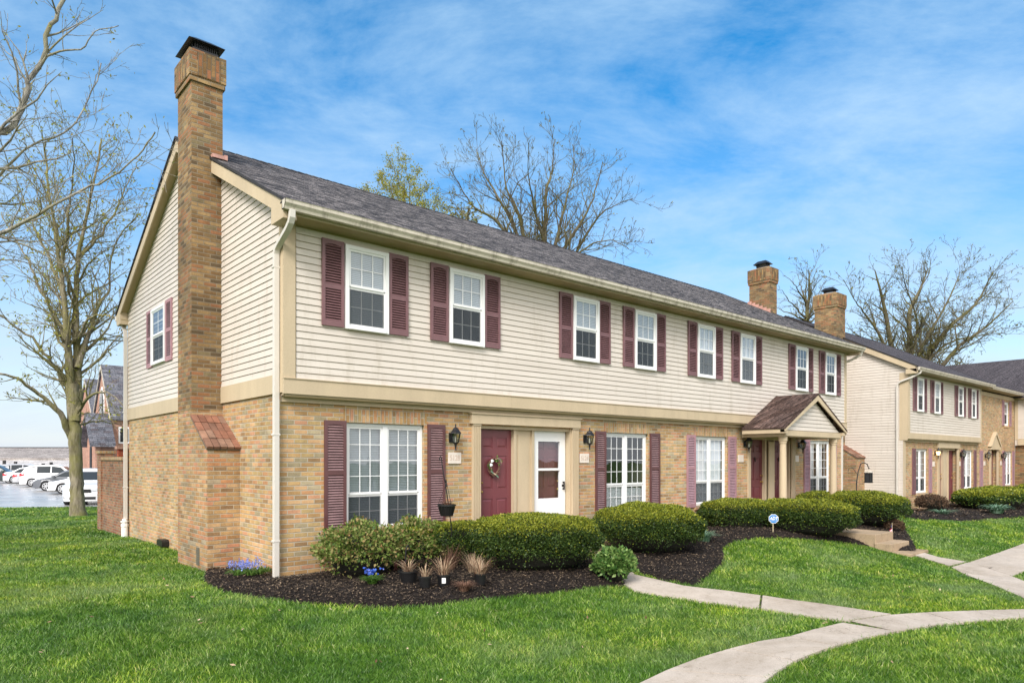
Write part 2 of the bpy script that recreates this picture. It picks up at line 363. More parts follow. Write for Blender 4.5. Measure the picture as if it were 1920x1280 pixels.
def screen(name):
    m, t, b = mat(name); b.inputs['Base Color'].default_value = (.030, .038, .046, 1); b.inputs['Roughness'].default_value = .7
    tr = N(t, 'ShaderNodeBsdfTransparent'); mxs = N(t, 'ShaderNodeMixShader'); mxs.inputs[0].default_value = .58
    LK(t, tr.outputs[0], mxs.inputs[1]); LK(t, b.outputs[0], mxs.inputs[2]); LK(t, mxs.outputs[0], t.nodes['Material Output'].inputs[0]); return m
M['screen'] = screen('insect_screen')
# ground materials
def concrete(name, col):
    m, t, b = mat(name)
    c = ramp(t, noise(t, 1.3, 6, .65), [(.3, tuple(x * .84 for x in col)), (.7, tuple(x * 1.1 for x in col))])
    c = mixc(t, .5, c, ramp(t, noise(t, 90, 3, .7), [(.3, (.3,) * 3), (.7, (.68,) * 3)]), 'OVERLAY')
    st = ramp(t, noise(t, .45, 6, .7, dist=.6), [(.46, (1, 1, 1)), (.72, (.66, .62, .56))])
    c = mixc(t, 1.0, c, st, 'MULTIPLY')
    ck = mth(t, 'LESS_THAN', mth(t, 'ABSOLUTE', mth(t, 'SUBTRACT', noise(t, .9, 7, .6, dist=.4), .5)), .0022)
    c = mixc(t, mth(t, 'MULTIPLY', ck, .55), c, (.12, .10, .08))
    c = mixc(t, 1.0, c, ramp(t, noise(t, 14, 4, .7), [(.30, (.80, .78, .74)), (.45, (1, 1, 1))]), 'MULTIPLY')
    LK(t, c, b.inputs['Base Color']); b.inputs['Roughness'].default_value = .85; b.inputs['Specular IOR Level'].default_value = .3
    bump(t, b, noise(t, 130, 3), .35, .004); return m
M['concrete'] = concrete('concrete', (.50, .435, .37))
M['concrete_step'] = concrete('concrete_step', (.40, .30, .20))
m, t, b = mat('soil_and_grass_roots')
c = ramp(t, noise(t, 3.0, 6, .65), [(.3, (.040, .085, .012)), (.6, (.075, .15, .02)), (.8, (.13, .20, .04))])
c = mixc(t, .6, c, ramp(t, noise(t, 55, 3, .7), [(.3, (.25,) * 3), (.7, (.7,) * 3)]), 'OVERLAY')
LK(t, c, b.inputs['Base Color']); b.inputs['Roughness'].default_value = .95; b.inputs['Specular IOR Level'].default_value = .1; M['ground'] = m
m, t, b = mat('dark_mulch')
c = ramp(t, noise(t, 26, 5, .75), [(.3, (.007, .005, .005)), (.52, (.020, .015, .013)), (.68, (.042, .032, .027)), (.80, (.10, .075, .055))])
c = mixc(t, 1.0, c, ramp(t, noise(t, 1.6, 4, .6), [(.35, (.7,) * 3), (.7, (1.25, 1.2, 1.15))]), 'MULTIPLY')
LK(t, c, b.inputs['Base Color']); b.inputs['Roughness'].default_value = .9; b.inputs['Specular IOR Level'].default_value = .25
bump(t, b, noise(t, 40, 4, .7), 1.0, .03); M['mulch'] = m
M['chip'] = leafmat('mulch_chip', [(.008, .006, .006), (.016, .012, .011), (.030, .022, .019), (.07, .05, .036), (.30, .22, .145)], .85, 0)
m, t, b = mat('wet_asphalt')
LK(t, ramp(t, noise(t, .35, 6, .65), [(.35, (.26, .26, .26)), (.7, (.50, .49, .48))]), b.inputs['Base Color'])
LK(t, ramp(t, noise(t, .5, 5, .6, dist=.8), [(.4, (.24,) * 3), (.65, (.60,) * 3)]), b.inputs['Roughness'])
b.inputs['Specular IOR Level'].default_value = .9; b.inputs['Coat Weight'].default_value = .3; b.inputs['Coat Roughness'].default_value = .18
bump(t, b, noise(t, 25, 3), .12, .01); M['asphalt'] = m
M['grass'] = None
def grassmat():
    m, t, b = mat('grass_blades')
    g = N(t, 'ShaderNodeNewGeometry')
    c = ramp(t, g.outputs['Random Per Island'], [(0, (.030, .090, .008)), (.35, (.090, .20, .018)), (.7, (.195, .335, .034)), (.9, (.31, .44, .09)), (1, (.44, .45, .22))])
    pt = noise(t, .55, 5, .6, dist=.5)
    c = mixc(t, 1.0, c, ramp(t, pt, [(.36, (.52, .70, .72)), (.49, (.95, .98, 1.0)), (.64, (1.42, 1.24, .85))]), 'MULTIPLY')
    c = mixc(t, 1.0, c, ramp(t, noise(t, 3.2, 4, .6), [(.36, (.55, .68, .62)), (.64, (1.45, 1.30, 1.2))]), 'MULTIPLY')
    pale = ramp(t, noise(t, .38, 4, .6, stretch(t, 1, 1.3, 1)), [(.50, (0,) * 3), (.68, (.60,) * 3)])
    c = mixc(t, pale, c, (.26, .34, .15))  # pale patches put the lawn's sheen into the blade colour
    LK(t, c, b.inputs['Base Color']); b.inputs['Roughness'].default_value = .42; b.inputs['Specular IOR Level'].default_value = .5
    tr = N(t, 'ShaderNodeBsdfTranslucent'); LK(t, c, tr.inputs[0]); mxs = N(t, 'ShaderNodeMixShader'); mxs.inputs[0].default_value = .3
    LK(t, b.outputs[0], mxs.inputs[1]); LK(t, tr.outputs[0], mxs.inputs[2]); LK(t, mxs.outputs[0], t.nodes['Material Output'].inputs[0]); return m
M['grass'] = grassmat()
M['cap'] = leafmat('red_cap_bricks', [(.19, .085, .055), (.27, .125, .08), (.16, .085, .06), (.30, .17, .115), (.23, .14, .10)], .85, 0, patch=(9, .25))
M['yew'] = leafmat('yew_leaf', [(.012, .028, .007), (.027, .056, .011), (.050, .088, .016), (.075, .12, .02)], .5, .15)
M['yew_tip'] = leafmat('yew_growth_top_light', [(.08, .12, .014), (.18, .22, .022), (.28, .31, .03), (.40, .40, .05)], .5, .3)  # new growth, with light on the hedge tops put into the colour
M['yew_core'] = plain('shrub_twigs', (.012, .012, .007), .9, .3)
M['loose'] = leafmat('loose_shrub_leaf', [(.05, .10, .02), (.12, .19, .035), (.20, .27, .06), (.30, .31, .11), (.33, .20, .09)], .5, .3)
M['azalea'] = leafmat('azalea_leaf', [(.030, .085, .018), (.075, .165, .035), (.16, .27, .065), (.27, .37, .12)], .45, .25)
M['strap'] = leafmat('strap_leaf', [(.07, .15, .08), (.15, .27, .17), (.28, .40, .30)], .45, .25)
M['bulb_leaf'] = leafmat('bulb_leaf', [(.04, .12, .02), (.09, .20, .03), (.18, .30, .06)], .45, .3)
M['blue'] = leafmat('blue_petal', [(.16, .20, .55), (.24, .30, .70), (.38, .44, .80)], .5, .3)
M['blue_deep'] = leafmat('deep_blue_petal', [(.03, .09, .50), (.08, .20, .72), (.35, .38, .80)], .5, .3)
M['straw'] = leafmat('dead_stalk', [(.17, .10, .06), (.30, .19, .12), (.43, .31, .20), (.58, .46, .32)], .8, .1)
M['rust'] = leafmat('rusty_dead_twig', [(.09, .045, .030), (.17, .09, .06), (.27, .16, .11)], .8, .1)
M['brown_shrub'] = leafmat('brown_shrub_leaf', [(.05, .03, .02), (.10, .06, .035), (.16, .10, .06)], .8, .1)
M['bud'] = leafmat('spring_bud', [(.22, .24, .03), (.38, .38, .05), (.30, .22, .06)], .6, .4)
M['bud_dark'] = leafmat('dull_spring_leaf', [(.10, .09, .025), (.20, .19, .04), (.30, .29, .07)], .6, .4)
def bark(name, a, bcol, moss):
    m, t, b = mat(name)
    c = ramp(t, noise(t, 5, 6, .7, stretch(t, 2.2, 2.2, .35), .4), [(.36, a), (.62, bcol)])
    c = mixc(t, ramp(t, noise(t, 1.1, 5, .65), [(.42, (0,) * 3), (.62, (.85,) * 3)]), c, moss)
    LK(t, c, b.inputs['Base Color']); b.inputs['Roughness'].default_value = .9; b.inputs['Specular IOR Level'].default_value = .2
    bump(t, b, noise(t, 9, 5, .7, stretch(t, 2.5, 2.5, .3)), 1.0, .035); return m
M['bark'] = bark('mossy_bark', (.10, .085, .055), (.31, .27, .20), (.20, .19, .06))
M['bark_grey'] = bark('grey_bark', (.13, .12, .105), (.40, .38, .34), (.22, .21, .12))
M['bark_far'] = bark('far_bark', (.070, .058, .038), (.175, .15, .105), (.135, .125, .045))
# ------------------------------------------------------------------ building kit.  u runs along a wall, w outward from it
def wallmap(facing, plane, zo=0.0):
    if facing == 'front': return lambda u, w, z: (u, plane - w, z + zo)       # looks towards -y
    return lambda u, w, z: (plane - w, u, z + zo)                              # looks towards -x
def siding_panel(name, parent, fm, rows, pitch=.1, lap=.017):
    """rows: list of (z, ua0, ub0, ua1, ub1) = extent at the bottom and at the top of each lap"""
    mb = MB(fm)
    for z, a0, b0, a1, b1, h in rows:
        g = .009
        mb.quad((a0, lap, z), (b0, lap, z), (b1, .006, z + h - g), (a1, .006, z + h - g))
        mb.quad((a0, -.020, z), (b0, -.020, z), (b0, lap, z), (a0, lap, z))
        mb.quad((a0, -.020, z - g), (b0, -.020, z - g), (b0, -.020, z), (a0, -.020, z))
        mb.quad((a1, -.020, z + h - g), (b1, -.020, z + h - g), (b1, .006, z + h - g), (a1, .006, z + h - g))
    o = mb.build(name, M['siding'], parent); return o
def rect_rows(u0, u1, z0, z1, pitch=.1):
    n = max(1, round((z1 - z0) / pitch)); h = (z1 - z0) / n
    return [(z0 + i * h, u0, u1, u0, u1, h) for i in range(n)]
def window(parent, facing, plane, u0, u1, z0, z1, cols, up, low, zm, zo=0.0, fill='blind', recess=0.0, lights=1, screened=True, casing=.055, seed=0):
    """a double-hung window; lights = number of sashes side by side"""
    rnd = random.Random(seed * 7 + int(u0 * 10))
    fm = wallmap(facing, plane + (recess if facing == 'front' else recess), zo)
    P = .055 if recess == 0 else .03
    fr = MB(fm)
    fr.box(u0, u0 + casing, 0, P, z0, z1); fr.box(u1 - casing, u1, 0, P, z0, z1)
    fr.box(u0 + casing, u1 - casing, 0, P - .001, z1 - casing, z1); fr.box(u0 + casing, u1 - casing, 0, P + .012, z0, z0 + casing * .85)
    a, b = u0 + casing, u1 - casing; step = (b - a) / lights; s = .034
    za, zb = z0 + casing * .85, z1 - casing
    fo = fr
    panes = MB(fm); scr = MB(fm); bars = []
    up_w, lo_w = P - .016, P - .030
    for k in range(lights):
        c0, c1 = a + k * step, a + (k + 1) * step
        if k: fo.box(c0 - .045, c0 + .045, 0, P + .004, za, zb); c0 += .045
        if k < lights - 1: c1 -= .045
        # upper sash
        for (x0, x1, y0, y1, w1) in ((c0, c0 + s, zm, zb, up_w), (c1 - s, c1, zm, zb, up_w), (c0 + s, c1 - s, zb - s, zb, up_w), (c0 + s, c1 - s, zm - .01, zm + .03, up_w + .004),
                                     (c0, c0 + s, za, zm - .01, lo_w), (c1 - s, c1, za, zm - .01, lo_w), (c0 + s, c1 - s, za, za + s * 1.2, lo_w), (c0 + s, c1 - s, zm - .05, zm - .0101, lo_w)):
            fo.box(x0, x1, w1 - .016, w1, y0, y1)
        g = .011
        for (y0, y1, rws, w1) in ((zm + .03, zb - s, up, up_w - .006), (za + s * 1.2, zm - .05, low, lo_w - .006)):
            for i in range(1, cols):
                x = c0 + s + (c1 - c0 - 2 * s) * i / cols; bars.append((x - g / 2 - .002, x + g / 2 + .002, w1 - .005, w1, y0, y1))
            for j in range(1, rws):
                y = y0 + (y1 - y0) * j / rws; bars.append((c0 + s, c1 - s, w1 - .006, w1 - .0005, y - g / 2, y + g / 2))
            panes.quad((c0 + s, w1 - .0055 + .004, y0), (c1 - s, w1 - .0015, y0), (c1 - s, w1 - .0015, y1), (c0 + s, w1 - .0015, y1))
        if screened: scr.quad((c0 + s * .6, lo_w - .003 + .0035, za + s), (c1 - s * .6, lo_w + .0005, za + s), (c1 - s * .6, lo_w + .0005, zm - .04), (c0 + s * .6, lo_w + .0005, zm - .04))
    win = fr.build('window', M['white'], parent)
    bm_ = MB(fm)
    for q in bars: bm_.box(*q)
    bm_.build('glazing_bars', M['white'], win)
    panes.build('pane', M['glass'], win)
    if screened: scr.build('insect_screen', M['screen'], win)
    dep = .0 if recess == 0 else -.18
    if recess == 0:                                     # dark sheet stands in for the unlit room behind the upper sashes
        mb = MB(fm); mb.quad((a, .0305 if False else .006, za), (b, .006, za), (b, .006, zb), (a, .006, zb)); mb.build('dark_backing', M['dark_room'], win)
    iw = .0085 if recess == 0 else -.045
    def slats(c0, c1, y0, y1, pitch, wdt):
        mb = MB(fm); z = y0
        while z < y1:
            if recess == 0: mb.quad((c0, iw, z), (c1, iw, z), (c1, iw + .006, z + pitch * .80), (c0, iw + .006, z + pitch * .80))
            else: mb.quad((c0, iw, z), (c1, iw, z), (c1, iw + wdt, z + pitch * .88), (c0, iw + wdt, z + pitch * .88))
            z += pitch
        return mb
    for k in range(lights):
        c0, c1 = a + k * step + .02, a + (k + 1) * step - .02
        if fill == 'blind': slats(c0, c1, za, zb, .027, .010).build('blind', M['blind'], win)
        elif fill == 'half_blind': slats(c0, c1, zm - .02, zb, .03, .010).build('blind', M['blind'], win)
        elif fill == 'low_blind': slats(c0, c1, za, zm - .05 - (k * .06), .03, .010).build('blind', M['curtain'], win)
        elif fill in ('curtain', 'parted', 'half_curtain'):
            mb = MB(fm); n = 26; y0 = za if fill != 'half_curtain' else zm
            spans = [(c0, c1)] if fill != 'parted' else [(c0, c0 + (c1 - c0) * .72)] if k == 0 else [(c0, c0 + (c1 - c0) * .62)]
            for (q0, q1) in spans:
                pv = None; n = 44
                for i in range(n + 1):
                    u = q0 + (q1 - q0) * i / n; wv = (iw + .010 * math.sin(i * 1.35 + rnd.random() * .5) - .008) if recess else iw + .004 * math.sin(i * 1.3) + .001
                    if pv: mb.quad((pv[0], pv[1], y0), (u, wv, y0), (u, wv * .9, zb), (pv[0], pv[1] * .9, zb))
                    pv = (u, wv)
            mb.build('curtain', M['curtain'], win, smooth=True)
    return win
def shutter(parent, facing, plane, u0, u1, z0, z1, zo=0.0, m='shut', mid=.52):
    fm = wallmap(facing, plane, zo); mb = MB(fm); s = .048; P = .034
    mb.box(u0, u0 + s, .004, P, z0, z1); mb.box(u1 - s, u1, .004, P, z0, z1)
    zm = z0 + (z1 - z0) * mid
    mb.box(u0 + s, u1 - s, .004, P - .002, z0, z0 + .085); mb.box(u0 + s, u1 - s, .004, P - .002, z1 - .06, z1); mb.box(u0 + s, u1 - s, .004, P - .002, zm - .035, zm + .035)
    # arched head of the louvred panel
    for i in range(6):
        a0, a1 = u0 + s + (u1 - u0 - 2 * s) * i / 6, u0 + s + (u1 - u0 - 2 * s) * (i + 1) / 6
        k = abs((i + .5) / 6 - .5) * 2; mb.box(a0, a1, .004, P - .003, z1 - .06 - .022 * k * k - .001, z1 - .06)
    mb.box(u0 + s, u1 - s, .001, .006, z0 + .08, z1 - .06, 2)
    for y0, y1 in ((z0 + .085, zm - .035), (zm + .035, z1 - .06)):
        n = round((y1 - y0) / .040); h = (y1 - y0) / n
        for i in range(n):
            z = y0 + i * h
            mb.add([(u0 + s, .032, z + .004), (u1 - s, .032, z + .004), (u1 - s, .011, z + h * .74), (u0 + s, .011, z + h * .74),
                    (u0 + s, .026, z), (u1 - s, .026, z)], [(0, 1, 2, 3), (4, 5, 1, 0)], 1)
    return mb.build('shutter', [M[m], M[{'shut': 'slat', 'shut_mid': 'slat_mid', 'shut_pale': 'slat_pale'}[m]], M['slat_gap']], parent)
def brick_wall(parent, facing, plane, u0, u1, z0, z1, holes, zo=0.0, depth=.17, m='brick', name='brick_wall'):
    fm = wallmap(facing, plane, zo); mb = MB(fm)
    us = sorted({u0, u1} | {h[0] for h in holes} | {h[1] for h in holes}); zs = sorted({z0, z1} | {h[2] for h in holes} | {h[3] for h in holes})
    for i in range(len(us) - 1):
        for j in range(len(zs) - 1):
            cu, cz = (us[i] + us[i + 1]) / 2, (zs[j] + zs[j + 1]) / 2
            if any(h[0] < cu < h[1] and h[2] < cz < h[3] for h in holes): continue
            mb.quad((us[i], 0, zs[j]), (us[i + 1], 0, zs[j]), (us[i + 1], 0, zs[j + 1]), (us[i], 0, zs[j + 1]))
    for h in holes:
        a, b, c, d = h[:4]
        mb.quad((a, 0, c), (a, -depth, c), (a, -depth, d), (a, 0, d)); mb.quad((b, 0, c), (b, -depth, c), (b, -depth, d), (b, 0, d))
        mb.quad((a, 0, d), (b, 0, d), (b, -depth, d), (a, -depth, d)); mb.quad((a, 0, c), (b, 0, c), (b, -depth, c), (a, -depth, c))
    return mb.build(name, M[m], parent)
def room(parent, u0, u1, z0, z1, zo=0.0, y0=.171, d=1.6, m='interior_wall'):
    """the room seen through a ground-floor opening"""
    mb = MB()
    u0 -= .3; u1 += .3; z0 -= .25; z1 += .12
    z0 += zo; z1 += zo
    mb.quad((u0, y0 + d, z0), (u1, y0 + d, z0), (u1, y0 + d, z1), (u0, y0 + d, z1)); mb.quad((u0, y0, z0), (u0, y0 + d, z0), (u0, y0 + d, z1), (u0, y0, z1))
    mb.quad((u1, y0, z0), (u1, y0 + d, z0), (u1, y0 + d, z1), (u1, y0, z1)); mb.quad((u0, y0, z0), (u1, y0, z0), (u1, y0 + d, z0), (u0, y0 + d, z0))
    mb.quad((u0, y0, z1), (u1, y0, z1), (u1, y0 + d, z1), (u0, y0 + d, z1)); return mb.build('room_interior', M[m], parent)
def arch_and_sill(parent, plane, u0, u1, z0, z1, zo=0.0):
    fm = wallmap('front', plane, zo)
    mb = MB(fm); mb.box(u0 - .05, u1 + .05, -.05, .004, z1, z1 + .203); mb.build('soldier_course', M['brick_arch'], parent)
    mb = MB(fm); mb.add([(u0 - .04, -.1, z0), (u1 + .04, -.1, z0), (u1 + .04, .035, z0 - .02), (u0 - .04, .035, z0 - .02), (u0 - .04, .035, z0 - .09), (u1 + .04, .035, z0 - .09), (u1 + .04, -.02, z0 - .09), (u0 - .04, -.02, z0 - .09)],
                        [(0, 1, 2, 3), (3, 2, 5, 4), (4, 5, 6, 7), (0, 3, 4, 7), (1, 2, 5, 6)])
    mb.build('brick_sill', M['brick_arch'], parent)
def panel_door(parent, u0, u1, z0, z1, plane, zo=0.0, m='door', knob='left', knocker=False):
    fm = wallmap('front', plane, zo); W = u1 - u0; H = z1 - z0
    mb = MB(fm); mb.box(u0, u1, -.04, 0, z0, z1)
    st = .115 * W / .85; mu = .1 * W / .85
    us = [u0 + st, u0 + W / 2 - mu / 2, u0 + W / 2 + mu / 2, u1 - st]
    zs = [(z0 + .13 * H, z0 + .385 * H), (z0 + .47 * H, z0 + .765 * H), (z0 + .835 * H, z0 + .93 * H)]
    F = .011
    mb.box(u0, us[0], 0, F, z0, z1); mb.box(us[3], u1, 0, F, z0, z1); mb.box(us[1], us[2], 0, F - .0005, z0, z1)
    lv = [z0] + [q for p in zs for q in p] + [z1]
    for k in range(0, len(lv), 2): mb.box(us[0], us[1], 0, F - .001, lv[k], lv[k + 1]); mb.box(us[2], us[3], 0, F - .001, lv[k], lv[k + 1])
    for (a, b) in ((us[0], us[1]), (us[2], us[3])):
        for (c, d) in zs:
            e = .022; g = .022
            mb.add([(a + e, 0, c + e), (b - e, 0, c + e), (b - e, 0, d - e), (a + e, 0, d - e), (a + e + g, .010, c + e + g), (b - e - g, .010, c + e + g), (b - e - g, .010, d - e - g), (a + e + g, .010, d - e - g)],
                   [(4, 5, 6, 7), (0, 1, 5, 4), (1, 2, 6, 5), (2, 3, 7, 6), (3, 0, 4, 7)])
    d = mb.build('door', M[m], parent)
    ku = u0 + .07 if knob == 'left' else u1 - .07
    k = MB(fm)
    for zc, r in ((z0 + .45 * H, .028), (z0 + .53 * H, .018)):
        for i in range(6):
            pass
        k.lathe([(r * .6, 0), (r, .012), (r, .022), (r * .5, .05)], (0, 0, 0), 8)
        n = len(k.v)
    # rebuild the knob along the outward axis
    k = MB(fm)
    for zc, r in ((z0 + .45 * H, .028), (z0 + .53 * H, .020)):
        vs = []; fs = []; n = 10
        for rr, ww in ((r, F), (r, F + .008), (r * .45, F + .012), (r * .45, F + .035), (r * 1.05, F + .045), (r * .6, F + .065)):
            for i in range(n): t = 2 * math.pi * i / n; vs.append((ku + rr * math.cos(t), ww, zc + rr * math.sin(t)))
        for j in range(5):
            for i in range(n): fs.append((j * n + i, j * n + (i + 1) % n, (j + 1) * n + (i + 1) % n, (j + 1) * n + i))
        fs.append(tuple(range(5 * n, 6 * n))); k.add(vs, fs)
    k.build('door_knob', M['brass'], d, smooth=True)
    if knocker:
        q = MB(fm); uc = (u0 + u1) / 2; zc = z0 + .74 * H
        q.tube([(uc, F, zc + .07), (uc - .03, F + .01, zc), (uc, F + .02, zc - .06), (uc + .03, F + .01, zc), (uc, F, zc + .07)], .009, 5); q.build('door_knocker', M['black'], d)
    return d
def wall_lamp(parent, u, z, plane=0.0, zo=0.0, s=1.0, lit=False):
    x, y, zz_ = u, plane - .13 * s, z + zo
    mb = MB()
    mb.lathe([(.045, -.002), (.045, .03)], (0, 0, 0), 6)
    mb = MB()
    mb.box(x - .05 * s, x + .05 * s, plane - .022, plane - .001, zz_ - .06 * s, zz_ + .10 * s)
    mb.tube([(x, plane - .02, zz_ + .02), (x, plane - .06 * s, zz_ - .055 * s), (x, y, zz_ - .09 * s)], .011 * s, 6)
    mb.lathe([(.020 * s, -.20 * s), (.012 * s, -.17 * s), (.022 * s, -.10 * s), (.052 * s, -.075 * s), (.055 * s, -.065 * s)], (x, y, zz_), 6)
    mb.lathe([(.105 * s, .085 * s), (.098 * s, .10 * s), (.055 * s, .15 * s), (.050 * s, .17 * s), (.014 * s, .19 * s), (.010 * s, .215 * s), (.016 * s, .225 * s), (.004 * s, .25 * s)], (x, y, zz_), 6)
    for i in range(6):
        a = 2 * math.pi * i / 6
        mb.tube([(x + .052 * s * math.cos(a), y + .052 * s * math.sin(a), zz_ - .07 * s), (x + .088 * s * math.cos(a), y + .088 * s * math.sin(a), zz_ + .088 * s)], .006 * s, 4)
    lamp = mb.build('wall_lamp', M['black'], parent)
    g = MB(); g.lathe([(.048 * s, -.066 * s), (.083 * s, .084 * s)], (x, y, zz_), 6, cap=False); g.build('lamp_glass', M['lamp_glass'] if not lit else M['lit'], lamp)
    b = MB(); b.lathe([(.012 * s, -.066 * s), (.014 * s, -.01 * s), (.010 * s, .02 * s), (.002, .045 * s)], (x, y, zz_), 6); b.build('candle_tube', M['white'] if not lit else M['lit'], lamp)
    return lamp
m, t, b = mat('lit_lamp_glass'); b.inputs['Base Color'].default_value = (1, .75, .35, 1); b.inputs['Emission Color'].default_value = (1, .62, .22, 1); b.inputs['Emission Strength'].default_value = 3.0; M['lit'] = m
FONT7 = {'5': 'abfcdg'.replace('b', '') if False else 'afgcd', '1': 'bc', '2': 'abged', '8': 'abcdefg', '4': 'fgbc', '6': 'afgcde', '3': 'abgcd', '0': 'abcdef', '9': 'abcfgd', '7': 'abc'}
def text_mesh(s, size, name, m, parent, M4, bold=.0, shear=0.0, extrude=.002, width=1.0):
    c = bpy.data.curves.new(name, 'FONT'); c.body = s; c.size = size; c.extrude = extrude; c.offset = bold; c.shear = shear
    c.align_x = 'CENTER'; c.align_y = 'CENTER'
    o = bpy.data.objects.new('tmp', c); COL.objects.link(o)
    bpy.context.view_layer.update()
    me = bpy.data.meshes.new_from_object(o.evaluated_get(bpy.context.evaluated_depsgraph_get()))
    bpy.data.objects.remove(o); bpy.data.curves.remove(c)
    off = origin_of(parent)
    me.transform(Matrix.Diagonal((width, 1, 1, 1))); me.transform(M4); me.transform(Matrix.Translation(-off))
    me.materials.clear(); me.materials.append(m)
    ob = bpy.data.objects.new(name, me); COL.objects.link(ob); ob.parent = parent; return ob
def plaque(parent, u, z, text, zo=0.0, wdt=.27, h=.19, plane=0.0):
    mb = MB(); mb.box(u - wdt / 2, u + wdt / 2, plane - .022, plane - .001, z - h / 2 + zo, z + h / 2 + zo)
    p = mb.build('number_plaque', M['plaque'], parent, bevel=.004)
    if text:
        Mx = Matrix.Translation((u, plane - .0235, z + zo)) @ Matrix.Rotation(rad(90), 4, 'X')
        text_mesh(text, .128, 'house_number', M['carve'], p, Mx, bold=.002, extrude=.002, width=.86)
    return p
def gable_roof(parent, x0, x1, yf, yb, ze, zr, th=.07, m='roof', zo=0.0, yr=None):
    yr = (yf + yb) / 2 if yr is None else yr
    mb = MB(); ze += zo; zr += zo
    mb.prism([(yf, ze - th * .3), (yf, ze), (yr, zr), (yb, ze), (yb, ze - th * .3), (yr, zr - th)], 'x', x0, x1)
    r = mb.build('roof', M[m], parent)
    # ridge cap shingles
    rc = MB(); n = int((x1 - x0) / .16)
    k = (zr - ze) / (yr - yf)
    for i in range(n):
        a = x0 + (x1 - x0) * i / n; b_ = x0 + (x1 - x0) * (i + 1.25) / n
        if b_ > x1: b_ = x1
        e = .012
        rc.add([(a, yr - .13, zr - .13 * k + .014), (a, yr, zr + .018), (a, yr + .13, zr - .13 * k + .014), (b_, yr - .13, zr - .13 * k + .004), (b_, yr, zr + .008), (b_, yr + .13, zr - .13 * k + .004)], [(0, 1, 4, 3), (1, 2, 5, 4)])
    rc.build('ridge_cap', M[m], r)
    de = MB(); de.box(x0 + .003, x1 - .003, yf - .012, yf + .10, ze - .045, ze - .023); de.build('drip_edge', M['roof_edge'], r)
    for xx in (x0, x1):
        s_ = -1 if xx == x0 else 1; de = MB()
        de.prism([(yf - .01, ze - .03), (yf - .01, ze + .012), (yr, zr + .012), (yr, zr - .03)], 'x', xx + (.006 if s_ > 0 else -.014), xx + (.014 if s_ > 0 else -.006))
        de.prism([(yb + .01, ze - .03), (yb + .01, ze + .012), (yr, zr + .012), (yr, zr - .03)], 'x', xx + (.006 if s_ > 0 else -.014), xx + (.014 if s_ > 0 else -.006))
        de.build('rake_edge', M['roof_edge'], r)
    return r
def rake_boards(parent, x_out, x_wall, yf, yb, ze, zr, zo=0.0, depth=.20, cut=None):
    """sloping boards of a gable overhang with their soffit; cut = (y0,y1) left open where a chimney passes"""
    ze += zo - .032; zr += zo - .072; yr = (yf + yb) / 2; k = (zr - ze) / (yr - yf); s_ = 1 if x_wall > x_out else -1
    segs = [(yf + .01, yr), (yr, yb - .01)]
    if cut: segs = [(yf + .01, cut[0]), (cut[1], yr), (yr, yb - .01)]
    zat = lambda y: zr - k * abs(y - yr)
    mb = MB()
    for a, b in segs:
        mb.prism([(a, zat(a)), (b, zat(b)), (b, zat(b) - depth), (a, zat(a) - depth)], 'x', x_out, x_out + .025 * s_)
    o = mb.build('rake_board', M['trim'], parent)
    mb = MB()
    for a, b in segs:
        mb.prism([(a + .02, zat(a + .02) - depth + .05), (b, zat(b) - depth + .05), (b, zat(b) - depth + .035), (a + .02, zat(a + .02) - depth + .035)], 'x', min(x_out + .0255 * s_, x_wall), max(x_out + .0255 * s_, x_wall))
    mb.build('rake_soffit', M['soffit'], o)
    return o
def gutter(parent, x0, x1, yf, zt, zo=0.0):
    """K-style gutter: open trough with an ogee front"""
    zt += zo
    prof = [(0, 0), (0, -.125), (-.075, -.125), (-.085, -.09), (-.115, -.05), (-.118, -.012), (-.125, 0), (-.108, 0), (-.105, -.05), (-.078, -.085), (-.068, -.115), (-.01, -.115), (-.01, 0)]
    mb = MB(); mb.prism([(yf + a, zt + b) for a, b in prof], 'x', x0, x1)
    mb.prism([(yf + a, zt + b) for a, b in prof[:7]], 'x', x0, x0 + .006); mb.prism([(yf + a, zt + b) for a, b in prof[:7]], 'x', x1 - .006, x1)
    return mb.build('gutter', M['metal_cream'], parent)
def downspout(parent, pts, m='pipe', w_=.082, d_=.06, bands=(1.0, 2.2, 3.6)):
    """rectangular pipe along points; last point is at the ground"""
    mb = MB(); P = [Vector(p) for p in pts]
    vs = []; fs = []
    for i, p in enumerate(P):
        d = (P[min(i + 1, len(P) - 1)] - P[max(i - 1, 0)]).normalized()
        side = Vector((1, 0, 0)) if abs(d.x) < .5 else Vector((0, 1, 0))
        a = side; b_ = d.cross(a).normalized(); a = b_.cross(d).normalized()
        for sx_, sy_ in ((-1, -1), (1, -1), (1, 1), (-1, 1)): vs.append(tuple(p + a * sx_ * w_ / 2 + b_ * sy_ * d_ / 2))
    for j in range(len(P) - 1):
        for k in range(4): fs.append((j * 4 + k, j * 4 + (k + 1) % 4, (j + 1) * 4 + (k + 1) % 4, (j + 1) * 4 + k))
    fs += [(0, 1, 2, 3), tuple(range(len(P) * 4 - 4, len(P) * 4))]
    mb.add(vs, fs)
    x, y, z = P[-1]
    for h in bands:
        mb.box(x - w_ / 2 - .012, x + w_ / 2 + .012, y - d_ / 2 - .005, y + d_ / 2 + .012, z + h, z + h + .03)
    return mb.build('downspout', M[m], parent, bevel=.006)
